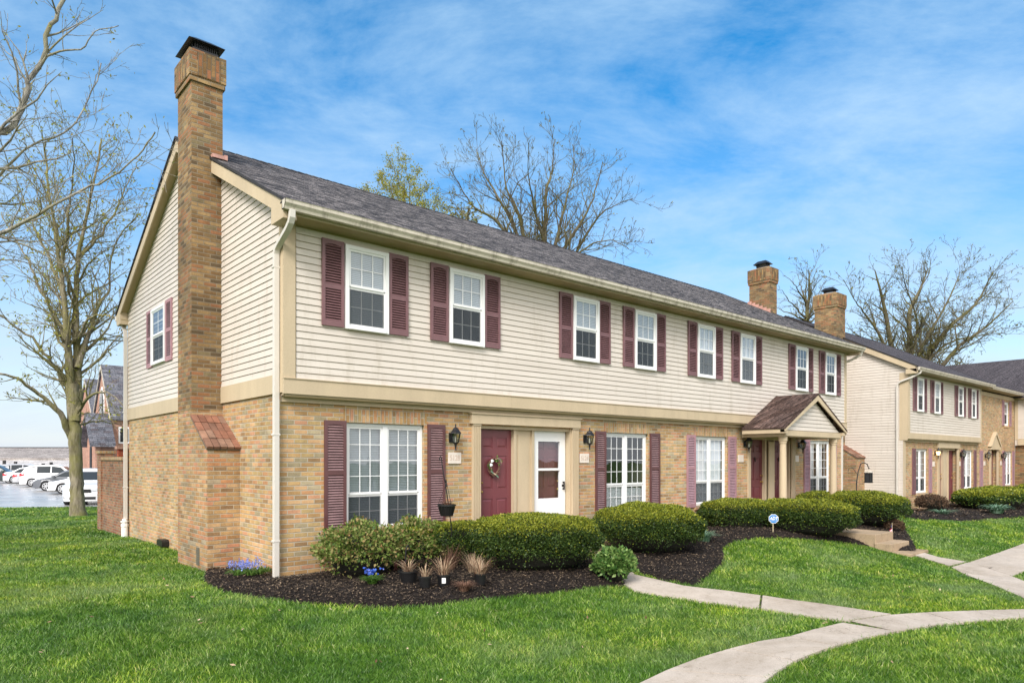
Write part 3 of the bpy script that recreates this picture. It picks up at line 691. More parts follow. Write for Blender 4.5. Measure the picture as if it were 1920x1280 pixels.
def chimney(parent, x0, x1, y0, y1, z0, zs_t, zs_b, ybase, zc, zt, m='brick_stack', zo=0.0, cap='full'):
    """brick stack with a wider shoulder at its foot (towards -y), corbelled head and metal rain cap"""
    z0 += zo; zs_t += zo; zs_b += zo; zc += zo; zt += zo
    mb = MB(); zk = zs_t + .12
    mb.box(x0, x1, y0, y1, zk, zc)
    c = mb.build('chimney', M[m], parent)
    mb = MB(); mb.prism([(ybase, z0), (ybase, zs_b), (y0, zs_t), (y0, zk), (y1, zk), (y1, z0)], 'x', x0, x1); mb.build('chimney_base', M['brick_base'], c)
    if ybase is not None:
        L = math.hypot(y0 - ybase, zs_t - zs_b); nx, nz = -(zs_t - zs_b) / L, (y0 - ybase) / L
        t_ = .020
        mb = MB(); mb.prism([(ybase - .02, zs_b - .02), (ybase - .02 + nx * t_, zs_b - .02 + nz * t_), (y0 - .004, zs_t + .012), (y0 - .003, zs_t)], 'x', x0 - .02, x1 - .002)
        mb.build('shoulder_bed', M['vent'], c)
        ux, uz = (y0 - ybase) / L, (zs_t - zs_b) / L; tb = MB(); rr_ = random.Random(4)
        nr, nc = 4, 5; Lr = (L + .055) / nr; Wc = (x1 - x0 + .03) / nc
        for i in range(nr):
            for j in range(nc):
                a0_, a1_ = -.035 + i * Lr + .006, -.035 + (i + 1) * Lr - .008; b0_, b1_ = x0 - .025 + j * Wc + .005, x0 - .025 + (j + 1) * Wc - .006
                h0, h1 = .018, .062 + rr_.uniform(-.006, .006) - .004 * i
                q = []
                for hh in (h0, h1):
                    for aa, bb_ in ((a0_, b0_), (a0_, b1_), (a1_, b1_), (a1_, b0_)): q.append((bb_, ybase + ux * aa + nx * hh, zs_b + uz * aa + nz * hh))
                tb.add(q, [(0, 3, 2, 1), (4, 5, 6, 7), (0, 1, 5, 4), (1, 2, 6, 5), (2, 3, 7, 6), (3, 0, 4, 7)])
        tb.build('shoulder_cap', M['cap'], c)
    e = .032
    mb = MB(); mb.box(x0 - e, x1 + e, y0 - e, y1 + e, zc, zc + .085)
    mb.box(x0 - e * 1.4, x1 + e * 1.4, y0 - e * 1.4, y1 + e * 1.4, zc + .085, zt); mb.build('corbel', M[m], c)
    mb = MB(); q = e * 1.4 + .006
    H = (zt - zc - .085)
    mb.box(x0 + .07, x1 - .05, y0 - q, y0 - q + .02, zc + .095, zt - .03); mb.box(x0 - q, x0 - q + .02, y0 + .12, y1 - .12, zc + .095, zt - .03)
    mb.build('upright_bricks', M['brick_dark_arch'], c)
    mb = MB(); mb.add([(x0 - e, y0 - e, zt), (x1 + e, y0 - e, zt), (x1 + e, y1 + e, zt), (x0 - e, y1 + e, zt), (x0 + .1, y0 + .1, zt + .06), (x1 - .1, y0 + .1, zt + .06), (x1 - .1, y1 - .1, zt + .06), (x0 + .1, y1 - .1, zt + .06)],
                      [(0, 1, 5, 4), (1, 2, 6, 5), (2, 3, 7, 6), (3, 0, 4, 7), (4, 5, 6, 7)]); mb.build('mortar_crown', M['concrete_step'], c)
    xc, yc = (x0 + x1) / 2, (y0 + y1) / 2
    mb = MB(); h = .16; zt2 = zt + .05
    a = .20 if cap == 'full' else .12; bb = .30 if cap == 'full' else .18
    mb.box(xc - a, xc + a, yc - bb, yc + bb, zt2, zt2 + .05)
    n = 13
    for i in range(n + 1):
        u = -1 + 2 * i / n
        for s_ in (-1, 1):
            mb.box(xc + u * a - .004, xc + u * a + .004, yc + s_ * bb - .004, yc + s_ * bb + .004, zt2 + .05, zt2 + h)
            mb.box(xc + s_ * a - .004, xc + s_ * a + .004, yc + u * bb - .004, yc + u * bb + .004, zt2 + .05, zt2 + h)
    zt3 = zt2 + h; o1, o2 = a + .09, bb + .09
    mb.add([(xc - o1, yc - o2, zt3 - .02), (xc + o1, yc - o2, zt3 - .02), (xc + o1, yc + o2, zt3 - .02), (xc - o1, yc + o2, zt3 - .02), (xc - o1 * .45, yc - o2 * .55, zt3 + .10), (xc + o1 * .45, yc - o2 * .55, zt3 + .10), (xc + o1 * .45, yc + o2 * .55, zt3 + .10), (xc - o1 * .45, yc + o2 * .55, zt3 + .10)],
           [(0, 1, 5, 4), (1, 2, 6, 5), (2, 3, 7, 6), (3, 0, 4, 7), (4, 5, 6, 7), (0, 1, 2, 3)])
    mb.build('rain_cap', M['black'], c)
    return c
def pieces(name, m, parent, boxes, bevel=0.0):
    for q in boxes:
        mb = MB(); mb.box(*q); mb.build(name, M[m], parent, bevel=bevel)
def pilaster(mb, u0, u1, z0, z1, fm_w=.05):
    n = 4; g = (u1 - u0) / (2 * n + 1)
    mb.box(u0, u1, 0, fm_w - .012, z0, z1)
    for i in range(n + 1): mb.box(u0 + 2 * i * g, u0 + (2 * i + 1) * g, fm_w - .012, fm_w, z0 + .12, z1 - .03)
    mb.box(u0 - .01, u1 + .01, 0, fm_w + .012, z0, z0 + .12); mb.box(u0 - .008, u1 + .008, 0, fm_w + .01, z1 - .03, z1)
# ------------------------------------------------------------------ the near townhouse row
LEN = 18.15
H1 = empty('townhouse_row', (0, 0, 0), 'long tan brick and cream siding townhouse row with two tall brick chimneys, nearest building', 'townhouse', 'brick and siding townhouse rows')
GW = [(1.03, 2.44, 'blind', 2), (6.965, 8.38, 'low_blind', 2), (10.19, 11.58, 'curtain', 2), (16.02, 17.42, 'parted', 2)]
z0w, z1w = .62, 2.30
holes = [(a, b, z0w, z1w) for a, b, _, _ in GW] + [(3.56, 5.97, -.3, 2.34), (12.62, 15.05, -.3, 2.36)]
brick_wall(H1, 'front', 0.0, 0, LEN, -.7, 2.56, holes)
brick_wall(H1, 'side', 0.0, 0, 8.95, -.7, 2.68, [])
mb = MB(); mb.box(LEN - .01, LEN, .002, 8.95, -.7, 2.68); mb.box(0.002, LEN - .01, 8.94, 8.95, -.7, 5.0); mb.build('rear_wall', M['brick'], H1)
for i, (a, b, fl, li) in enumerate(GW):
    window(H1, 'front', 0.0, a + .004, b - .004, z0w + .004, z1w - .004, 3, 4, 2, z0w + .58, fill=fl, recess=.085, lights=li, screened=(fl in ('blind', 'curtain', 'parted')), casing=.05, seed=i)
    arch_and_sill(H1, 0.0, a, b, z0w, z1w); room(H1, a, b, z0w, z1w)
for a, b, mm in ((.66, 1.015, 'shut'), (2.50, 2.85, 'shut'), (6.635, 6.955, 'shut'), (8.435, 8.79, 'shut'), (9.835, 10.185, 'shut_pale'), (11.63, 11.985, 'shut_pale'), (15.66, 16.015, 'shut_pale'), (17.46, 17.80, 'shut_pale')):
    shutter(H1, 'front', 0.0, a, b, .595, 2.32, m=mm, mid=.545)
# upper floor
siding_panel('siding', H1, wallmap('front', -.15), rect_rows(.16, LEN - .12, 2.875, 5.045))
yr, ze, zr, yf, yb = 4.4, 5.235, 7.80, -.56, 9.36
k = (zr - ze) / (yr - yf)
def gable_rows(y0, y1, z0, zo=0.0, ztop=None, yr=4.4, zr=7.8, k=k, dz=.13, pitch=.1):
    rows = []; z = z0
    while z < zr - dz - .05:
        h = pitch
        def ext(zz): d = (zr - dz - zz) / k; return max(y0, yr - d), min(y1, yr + d)
        a0, b0 = ext(z); a1, b1 = ext(z + h)
        if b1 <= a1: a1 = b1 = yr
        rows.append((z, a0, b0, a1, b1, h)); z += h
    return rows
siding_panel('siding', H1, wallmap('side', -.010), gable_rows(-.15, 8.95, 2.95))
mb = MB(); mb.prism([(-.13, 2.6), (8.93, 2.6), (8.93, 5.3), (4.4, 7.55), (-.13, 5.15)], 'x', LEN - .03, LEN - .012); mb.build('end_wall', M['siding'], H1)
mb = MB(); mb.box(.01, LEN - .02, -.148, -.02, 2.62, 5.06); mb.build('overhang_floor', M['soffit'], H1)
pieces('corner_board', 'trim', H1, [(-.035, .145, -.178, -.152, 2.88, 5.06), (-.036, -.006, -.151, -.03, 2.88, 5.06), (LEN - .12, LEN + .01, -.175, -.152, 2.88, 5.06), (-.02, -.004, 8.90, 8.98, 2.9, 5.1)])
mb = MB()
x = -.036
for x2 in (4.2, 9.6, 14.9, LEN + .01): mb.box(x, x2 - .003, -.19, -.15, 2.66, 2.872); x = x2
mb.box(-.04, LEN + .01, -.205, -.151, 2.872, 2.884)
mb.box(-.04, -.005, -.149, 2.385, 2.675, 2.945); mb.box(-.04, -.005, 3.16, 8.97, 2.675, 2.945)
mb.build('band_board', M['trim'], H1)
mb = MB(); mb.box(0.0, LEN, -.045, -.001, 2.555, 2.655); mb.box(-.02, LEN, -.15, -.046, 2.64, 2.659); mb.build('frieze_board', M['trim'], H1)
for i, (a, b) in enumerate(((.905, 1.64), (2.812, 3.552), (5.787, 6.53), (7.68, 8.408), (10.0, 10.73), (11.88, 12.605), (14.80, 15.51), (16.64, 17.325))):
    fl = ('blind', 'half_blind', 'half_blind', 'half_blind', 'curtain', 'curtain', 'none', 'none')[i]
    window(H1, 'front', -.168, a, b, 3.68, 4.93, 3, 2, 2, 4.32, fill=fl, seed=20 + i)
for i, (a, b) in enumerate(((.54, .89), (1.66, 2.01), (2.44, 2.795), (3.57, 3.925), (5.42, 5.775), (6.54, 6.895), (7.31, 7.665), (8.42, 8.773), (9.64, 9.99), (10.74, 11.093), (11.51, 11.868), (12.615, 12.963), (14.43, 14.785), (15.52, 15.865), (16.27, 16.625), (17.34, 17.70))):
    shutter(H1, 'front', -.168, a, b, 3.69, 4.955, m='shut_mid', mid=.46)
window(H1, 'side', -.02, 5.68, 6.70, 3.74, 4.93, 2, 2, 2, 4.35, fill='none', seed=40)
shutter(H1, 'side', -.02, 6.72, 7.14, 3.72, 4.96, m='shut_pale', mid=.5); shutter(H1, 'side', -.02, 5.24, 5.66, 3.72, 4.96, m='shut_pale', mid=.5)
# roof
gable_roof(H1, -.20, LEN + .20, yf, yb, ze, zr)
rake_boards(H1, -.19, -.006, yf, yb, ze, zr, cut=(2.385, 3.155)); rake_boards(H1, LEN + .19, LEN + .01, yf, yb, ze, zr, cut=(2.385, 3.155))
mb = MB(); mb.box(-.185, LEN + .185, yf + .03, yf + .055, 5.055, 5.20); mb.build('fascia', M['trim'], H1)
mb = MB(); mb.box(-.16, LEN + .16, yf + .056, -.151, 5.060, 5.075); mb.box(-.16, LEN, 8.96, yb - .02, 5.06, 5.075); mb.build('eave_soffit', M['soffit'], H1)
pieces('eave_return', 'trim', H1, [(-.192, -.005, yf + .005, -.14, 4.985, 5.21), (LEN + .012, LEN + .19, yf + .005, -.14, 4.985, 5.21)])
mb = MB(); mb.prism([(8.965, 4.96), (yb - .03, 4.96), (yb - .03, 5.20), (8.965, 5.35)], 'x', -.189, -.008); mb.build('eave_return', M['trim'], H1)
gutter(H1, -.215, LEN + .215, yf + .003, 5.205)
g2 = MB(); g2.box(-.2, LEN, yb - .02, yb + .1, 5.09, 5.21); g2.build('gutter', M['pipe'], H1)
downspout(H1, [(-.10, -.62, 5.09), (-.10, -.615, 4.99), (-.10, -.58, 4.93), (-.095, -.48, 4.87), (-.085, -.16, 4.74), (-.085, -.075, 4.69), (-.085, -.048, 4.62), (-.085, -.045, .02)], bands=(.55, 2.05, 4.4))
mb = MB(); mb.add([(-.14, -.10, -.12), (-.03, -.10, -.12), (-.03, .0, -.12), (-.14, 0, -.12), (-.13, -.085, .02), (-.04, -.085, .02), (-.04, -.005, .02), (-.13, -.005, .02)], [(0, 1, 5, 4), (1, 2, 6, 5), (2, 3, 7, 6), (3, 0, 4, 7), (4, 5, 6, 7)]); mb.build('drain_boot', M['pipe'], H1)
downspout(H1, [(-.10, yb + .03, 5.10), (-.08, 9.20, 4.95), (-.07, 9.02, 4.80), (-.07, 8.985, 4.65), (-.07, 8.985, .25)], bands=(.8, 2.6))
mb = MB(); mb.lathe([(.075, -.25), (.075, .12), (.085, .14), (.085, .2), (.055, .22), (.055, .32)], (-.09, 8.96, 0), 10); mb.lathe([(.09, .24), (.095, .27)], (-.09, 8.96, 0), 10); mb.build('drain_boot', M['white'], H1)
downspout(H1, [(LEN + .12, -.585, 5.09), (LEN + .13, -.55, 4.98), (LEN + .1, -.3, 4.86), (LEN + .05, -.1, 4.78), (LEN + .04, -.02, 4.6), (LEN + .04, .0, .0)])
# chimneys
chimney(H1, -.497, -.0005, 2.395, 3.15, -.75, 2.42, 1.90, 1.594, 7.93, 8.44)
chimney(H1, LEN + .0005, LEN + .497, 2.395, 3.15, -.75, 2.42, 1.90, 1.594, 7.80, 8.31, cap='small')
mb = MB()
for i in range(5):
    y = 2.36 + i * .02
mb.box(-.195, -.001, 2.30, 2.394, 6.74, 6.80); mb.box(-.002, .05, 2.30, 2.394, 6.74, 6.82)
for i in range(6):
    y0_, z_ = 2.36 + .14 * i, 6.76 + .0725 * i
    mb.box(LEN - .02, LEN + .0, y0_, y0_ + .145, z_ - .03, z_ + .12); 
mb.build('step_flashing', M['copper'], H1)
mb = MB(); mb.box(-.506, -.497, 1.98, 2.12, .05, .33)
for i in range(7): mb.box(-.509, -.506, 1.995, 2.105, .07 + i * .036, .085 + i * .036)
mb.build('foundation_vent', M['vent'], H1)
mb = MB(); mb.tube([(0, 4.35, .17), (-.07, 4.35, .17), (-.09, 4.35, .13)], .014, 6); mb.tube([(-.05, 4.30, .20), (-.05, 4.40, .20)], .012, 6); mb.tube([(-.05, 4.35, .17), (-.05, 4.35, .2)], .008, 5); mb.build('garden_tap', M['black'], H1)
mb = MB(); mb.prism([(5.55, -.02), (5.95, -.02), (5.95, .07), (5.88, .11), (5.6, .11), (5.55, .07)], 'x', -.14, -.002); mb.build('crawlspace_vent', M['plastic'], H1)
# doors, pair one: maroon door and white storm door
def door_recess(parent, u0, u1, zt, zo=0.0, d=.40, bottom=-.3):
    mb = MB(wallmap('front', 0, zo)); mb.box(u0, u1, -d - .08, -d - .05, bottom, zt); mb.build('recess_back', M['trim'], parent)
fm = wallmap('front', 0.0)
mb = MB(fm)
pilaster(mb, 3.43, 3.60, .18, 2.36); pilaster(mb, 5.93, 6.10, .18, 2.36)
mb.box(3.38, 6.13, 0, .075, 2.36, 2.553); mb.box(3.36, 6.15, .0, .10, 2.53, 2.5535)
mb.box(3.601, 3.66, -.15, -.02, .2, 2.34); mb.box(5.90, 5.929, -.15, .0, .2, 2.34); mb.box(3.66, 5.9, -.15, -.03, 2.285, 2.34)
mb.box(4.47, 4.53, -.15, -.06, .2, 2.285); mb.box(4.93, 4.99, -.15, -.06, .2, 2.285); mb.box(4.53, 4.93, -.15, -.10, .2, 2.285); mb.box(4.60, 4.865, -.10, -.09, .35, 2.20)
mb.build('door_surround', M['trim'], H1)
door_recess(H1, 3.56, 5.97, 2.34)
panel_door(H1, 3.665, 4.468, .235, 2.28, .15, m='door', knob='left')
# storm door
fs = wallmap('front', .14); mb = MB(fs); a, b, c, d = 4.995, 5.885, .235, 2.285
mb.box(a, a + .15, -.03, .02, c, d); mb.box(b - .15, b, -.03, .02, c, d); mb.box(a + .15, b - .15, -.03, .0195, c, .62 + .36); mb.box(a + .15, b - .15, -.03, .0195, d - .20, d); mb.box(a + .15, b - .15, -.03, .0195, 1.52, 1.565)
sdoor = mb.build('storm_door', M['white'], H1)
mb = MB(fs); mb.quad((a + .15, -.005, .98), (b - .15, -.005, .98), (b - .15, -.005, 2.085), (a + .15, -.005, 2.085)); mb.build('pane', M['glass'], sdoor)
mb = MB(fs); mb.box(b - .075, b - .05, .02, .055, 1.14, 1.17); mb.box(b - .075, b - .05, .02, .055, 1.27, 1.30); mb.box(b - .075, b - .05, .045, .06, 1.14, 1.30); mb.box(b - .095, b - .035, .02, .028, 1.2, 1.24); mb.build('door_handle', M['black'], sdoor)
panel_door(H1, 5.03, 5.85, .24, 2.25, .235, m='door', knob='right')
mb = MB(); mb.box(3.57, 5.96, -.02, .2, .13, .235); mb.build('threshold', M['concrete_step'], H1)
# doors, pair two, under the porch
mb = MB(fm)
mb.box(12.56, 12.66, 0, .04, .0, 2.3605); pilaster(mb, 14.90, 15.08, .1, 2.36); mb.box(12.56, 15.1, 0, .05, 2.36, 2.5)
mb.box(12.66, 12.80, -.15, -.03, .15, 2.36); mb.box(12.8, 14.9, -.15, -.04, 2.27, 2.36)
mb.box(13.56, 13.62, -.15, -.05, .15, 2.27); mb.box(14.02, 14.08, -.15, -.05, .15, 2.27); mb.box(13.62, 14.02, -.15, -.08, .15, 2.27); pilaster(mb, 13.70, 13.94, .2, 2.25, -.04) ; mb.box(14.84, 14.9, -.15, -.02, .15, 2.27)
mb.build('door_surround', M['trim'], H1)
door_recess(H1, 12.62, 15.05, 2.36)
panel_door(H1, 12.80, 13.56, .2, 2.27, .15, m='door_dark', knob='right', knocker=True); panel_door(H1, 14.08, 14.84, .2, 2.27, .15, m='door_dark', knob='left', knocker=True)
wall_lamp(H1, 2.99, 2.09); wall_lamp(H1, 6.33, 2.13); wall_lamp(H1, 12.42, 2.12); wall_lamp(H1, 15.36, 2.12)
plaque(H1, 3.055, 1.76, '5128'); plaque(H1, 6.30, 1.76, '5124'); plaque(H1, 12.22, 1.76, '', wdt=.25); plaque(H1, 15.22, 1.76, '', wdt=.25)
# porch
pt = MB(); pyf, py0 = -1.33, -.168; xa, xb, xc_ = 12.0, 15.48, 13.74; zre, zrr = 2.50, 3.45
pt.prism([(xa, zre - .02), (xa, zre + .025), (xc_, zrr), (xb, zre + .025), (xb, zre - .02), (xc_, zrr - .05)], 'y', pyf, py0); 
porch = MB(); porch.box(12.2, 15.3, -1.2, -1.0, 2.30, 2.44); porch.box(12.2, 12.34, -1.0, -.06, 2.30, 2.44); porch.box(15.16, 15.3, -1.0, -.06, 2.30, 2.44)
PO = porch.build('porch', M['trim'], H1)
pr = pt.build('porch_roof', M['roof_brown'], PO)
mb = MB(wallmap('front', -1.20)); rows = []; z = 2.47
kk = (zrr - zre) / (xc_ - xa)
while z < zrr - .22:
    e0 = (zrr - .15 - z) / kk; e1 = (zrr - .15 - z - .1) / kk
    rows.append((z, xc_ - e0, xc_ + e0, xc_ - max(e1, 0), xc_ + max(e1, 0), .1)); z += .1
siding_panel('pediment_siding', PO, wallmap('front', -1.185), rows)
mb = MB()
mb.prism([(xa + .02, zre - .07), (xa + .02, zre + .0), (xc_, zrr - .055), (xc_, zrr - .19)], 'y', pyf + .005, pyf + .035)
mb.prism([(xb - .02, zre - .07), (xb - .02, zre + .0), (xc_, zrr - .055), (xc_, zrr - .19)], 'y', pyf + .005, pyf + .035)
mb.box(xa + .02, xa + .05, pyf + .036, -.17, zre - .12, zre - .022); mb.box(xb - .05, xb - .02, pyf + .036, -.17, zre - .12, zre - .022)
mb.box(xa + .05, 12.199, -1.30, -.17, zre - .12, zre - .10); mb.box(15.301, xb - .05, -1.30, -.17, zre - .12, zre - .10)
mb.box(12.2, 15.3, -1.235, -1.2005, 2.32, 2.455); mb.box(12.35, 15.15, -.99, -.05, 2.415, 2.43)
mb.box(xa + .02, 12.2, pyf + .036, -1.19, zre - .098, zre - .03); mb.box(15.3, xb - .02, pyf + .036, -1.19, zre - .098, zre - .03)
mb.build('porch_trim', M['trim'], PO)
for xcol in (12.33, 15.12):
    mb = MB(); mb.lathe([(.12, -.02), (.12, .04), (.095, .07), (.092, .3), (.088, 1.3), (.078, 2.12), (.09, 2.14), (.09, 2.17), (.105, 2.2), (.105, 2.30)], (xcol, -1.10, 0), 20); mb.build('column', M['trim'], PO, smooth=False)
# ------------------------------------------------------------------ the second townhouse row
zo = -.165; X2 = 23.35
H2 = empty('townhouse_row', (X2, 0, zo), 'farther townhouse row with blank cream siding gable, right of the gap behind the porch', 'townhouse', 'brick and siding townhouse rows')
XB, XE = 32.05, 38.3
GW2 = [(24.53, 25.80, 'parted'), (30.18, 31.42, 'curtain'), (36.49, 37.70, 'curtain')]
hl = [(a, b, z0w, z1w) for a, b, _ in GW2] + [(26.95, 29.35, -.4, 2.34), (33.95, 35.1, -.4, 2.34)]
brick_wall(H2, 'front', 0.0, X2, XB, -.8, 2.56, [h for h in hl if h[0] < XB], zo)
brick_wall(H2, 'front', 0.0, XB, XE, -.8, 4.95, [h for h in hl if h[0] > XB] + [(36.35, 37.15, 3.55, 4.72)], zo)
for i, (a, b, fl) in enumerate(GW2):
    window(H2, 'front', 0.0, a + .004, b - .004, z0w + .004, z1w - .004, 3, 4, 2, z0w + .58, zo=zo, fill=fl, recess=.085, lights=2, casing=.05, seed=50 + i)
    arch_and_sill(H2, 0.0, a, b, z0w, z1w, zo); room(H2, a, b, z0w, z1w, zo)
window(H2, 'front', 0.0, 36.354, 37.146, 3.554, 4.716, 2, 2, 2, 4.15, zo=zo, fill='none', recess=.06, casing=.08); arch_and_sill(H2, 0, 36.35, 37.15, 3.55, 4.72, zo); room(H2, 36.35, 37.15, 3.55, 4.72, zo)
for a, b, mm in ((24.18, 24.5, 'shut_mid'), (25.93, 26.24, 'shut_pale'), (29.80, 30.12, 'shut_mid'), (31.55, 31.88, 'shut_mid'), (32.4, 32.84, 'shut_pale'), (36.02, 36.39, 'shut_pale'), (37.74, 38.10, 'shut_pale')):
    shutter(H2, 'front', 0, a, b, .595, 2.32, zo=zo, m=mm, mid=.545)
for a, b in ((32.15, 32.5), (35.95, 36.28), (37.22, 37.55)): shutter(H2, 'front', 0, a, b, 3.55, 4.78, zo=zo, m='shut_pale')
siding_panel('siding', H2, wallmap('front', -.15, zo), rect_rows(X2 + .16, XB - .1, 2.875, 5.045))
rows = [(z, 0, 8.9, 0, 8.9, .1) for z in np.arange(-.2, 4.9, .1)]
rows = []
z = -.25
while z < 7.6:
    def ext(q): d = (zr - .13 - q) / k; return max(-.15 if q > 2.66 else 0, yr - d), min(8.95, yr + d)
    a0, b0 = ext(z); a1, b1 = ext(z + .1); rows.append((z, a0, b0, a1, b1, .1)); z += .1
siding_panel('siding', H2, wallmap('side', X2 - .010, zo), rows)
mb = MB(); mb.box(X2, XE, 8.9, 8.95, zo - .5, zo + 5); mb.build('sheathing', M['trim'], H2)
pieces('corner_board', 'trim', H2, [(X2 - .035, X2 + .15, -.178, -.152, 2.88 + zo, 5.06 + zo), (X2 - .036, X2 - .006, -.151, .12, 2.6 + zo, 5.06 + zo), (X2 - .03, X2 + .14, -.03, -.001, -.1 + zo, 2.55 + zo), (XB - .1, XB + .01, -.178, -.152, 2.88 + zo, 5.06 + zo)])
mb = MB(); mb.box(X2 + .01, XB - .01, -.148, -.02, 2.62 + zo, 5.075 + zo); mb.build('overhang_floor', M['soffit'], H2)
mb = MB(); mb.box(X2 - .036, XB + .01, -.19, -.15, 2.66 + zo, 2.872 + zo); mb.box(X2, XB, -.045, -.001, 2.555 + zo, 2.655 + zo); mb.box(X2, XB + .008, -.15, -.04, 2.64 + zo, 2.66 + zo)
mb.box(XB + .005, XE, -.03, -.001, 4.83 + zo, 5.0 + zo); mb.build('band_board', M['trim'], H2)
for i, (a, b) in enumerate(((24.15, 24.79), (25.97, 26.60), (28.80, 29.42), (30.56, 31.15))):
    window(H2, 'front', -.168, a, b, 3.68, 4.93, 3, 2, 2, 4.32, zo=zo, fill=('half_blind', 'curtain', 'none', 'none')[i], seed=70 + i)
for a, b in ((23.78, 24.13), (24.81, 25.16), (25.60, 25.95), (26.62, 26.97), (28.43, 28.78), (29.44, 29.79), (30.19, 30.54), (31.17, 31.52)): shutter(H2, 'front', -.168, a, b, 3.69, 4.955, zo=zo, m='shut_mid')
gable_roof(H2, X2 - .2, XB + .25, yf, yb, ze, zr, zo=zo, m='roof_plain')
mb = MB(); e2, r2, q2 = ze - .02, 7.45, -.40
mb.prism([(q2, e2 + zo), (q2, e2 + .03 + zo), (4.4, r2 + zo), (9.2, e2 + zo), (4.4, r2 - .07 + zo)], 'x', XB + .251, 43.0); mb.build('roof', M['roof_plain'], H2)
rake_boards(H2, X2 - .19, X2 - .006, yf, yb, ze, zr, zo=zo, cut=(2.05, 2.98)); rake_boards(H2, XB + .24, XB + .01, yf, yb, ze, zr, zo=zo)
mb = MB(); mb.box(X2 - .185, XB + .24, yf + .03, yf + .055, 5.055 + zo, 5.20 + zo); mb.box(XB + .26, XE, q2 + .03, q2 + .055, 5.05 + zo, 5.19 + zo); mb.build('fascia', M['trim'], H2)
mb = MB(); mb.box(X2 - .16, XB + .2, yf + .056, -.151, 5.06 + zo, 5.075 + zo); mb.box(XB + .26, XE, q2 + .056, -.001, 5.06 + zo, 5.075 + zo); mb.build('eave_soffit', M['soffit'], H2)
mb = MB(); mb.box(X2 - .19, X2 - .005, yf + .055, -.14, 4.985 + zo, 5.16 + zo); mb.build('eave_return', M['trim'], H2)
gutter(H2, X2 - .21, XB + .28, yf + .029, 5.205, zo); gutter(H2, XB + .281, XE - .1, q2 + .029, 5.195, zo)
downspout(H2, [(X2 - .02, -.585, 5.09 + zo), (X2 - .03, -.57, 5.0 + zo), (X2 - .08, -.30, 4.86 + zo), (X2 - .10, .06, 4.74 + zo), (X2 - .09, .16, 4.66 + zo), (X2 - .08, .18, 4.5 + zo), (X2 - .08, .18, .0 + zo)], bands=(1.2, 3))
chimney(H2, X2 - .75, X2 - .0005, 2.08, 2.93, -.9, 2.42, 1.95, 1.35, 7.72, 8.25, zo=zo, cap='small')
fm2 = wallmap('front', 0.0, zo); mb = MB(fm2)
pilaster(mb, 26.87, 27.05, .1, 2.36); pilaster(mb, 29.25, 29.42, .1, 2.36); mb.box(26.83, 29.46, 0, .08, 2.36, 2.553)
mb.box(27.75, 27.82, -.15, -.04, .1, 2.30); mb.box(28.35, 28.42, -.15, -.04, .1, 2.30); mb.box(27.82, 28.35, -.15, -.08, .1, 2.30); mb.box(27.05, 29.25, -.15, -.05, 2.28, 2.36); mb.box(27.04, 27.0505, -.1, .01, .2, 2.3); mb.build('door_surround', M['trim'], H2); mb = MB(fm2)
pilaster(mb, 33.85, 34.05, .1, 2.36); pilaster(mb, 35.02, 35.22, .1, 2.36); mb.box(33.75, 35.32, 0, .12, 2.36, 2.50)
mb.add([(33.75, .10, 2.50), (35.32, .10, 2.50), (34.535, .10, 3.12), (33.75, .0, 2.50), (35.32, .0, 2.50), (34.535, .0, 3.12)], [(0, 1, 2), (0, 2, 5, 3), (1, 4, 5, 2)])
mb.prism([(33.66, 2.48), (33.66, 2.56), (34.535, 3.26), (34.535, 3.14)], 'y', 0, .0) if False else None
mb.add([(33.66, .15, 2.50), (34.535, .15, 3.20), (34.535, .15, 3.08), (33.80, .15, 2.50), (33.66, .0, 2.50), (34.535, .0, 3.20), (34.535, .0, 3.08), (33.80, .0, 2.50)], [(0, 1, 2, 3), (4, 5, 1, 0), (3, 2, 6, 7)])
mb.add([(35.41, .15, 2.50), (34.535, .15, 3.20), (34.535, .15, 3.08), (35.27, .15, 2.50), (35.41, .0, 2.50), (34.535, .0, 3.20), (34.535, .0, 3.08), (35.27, .0, 2.50)], [(0, 1, 2, 3), (4, 5, 1, 0), (3, 2, 6, 7)])
mb.build('door_surround', M['trim'], H2)
mb = MB(fm2); mb.box(26.95, 29.35, -.25, -.22, -.3, 2.34); mb.box(33.95, 35.1, -.25, -.22, -.3, 2.34); mb.build('recess_back', M['trim'], H2)
panel_door(H2, 27.06, 27.75, .2, 2.28, .15, zo=zo, m='door', knob='right'); panel_door(H2, 28.42, 29.22, .2, 2.28, .15, zo=zo, m='door', knob='right'); panel_door(H2, 34.08, 35.0, .2, 2.28, .15, zo=zo, m='door', knob='right')
wall_lamp(H2, 26.62, 2.13, zo=zo, lit=True); wall_lamp(H2, 29.72, 2.10, zo=zo, s=1.1); wall_lamp(H2, 33.25, 2.05, zo=zo, s=1.1); wall_lamp(H2, 35.85, 2.05, zo=zo, s=1.1)
for u in (26.45, 29.60, 33.1, 35.75): plaque(H2, u, 1.72, '', zo=zo, wdt=.24)
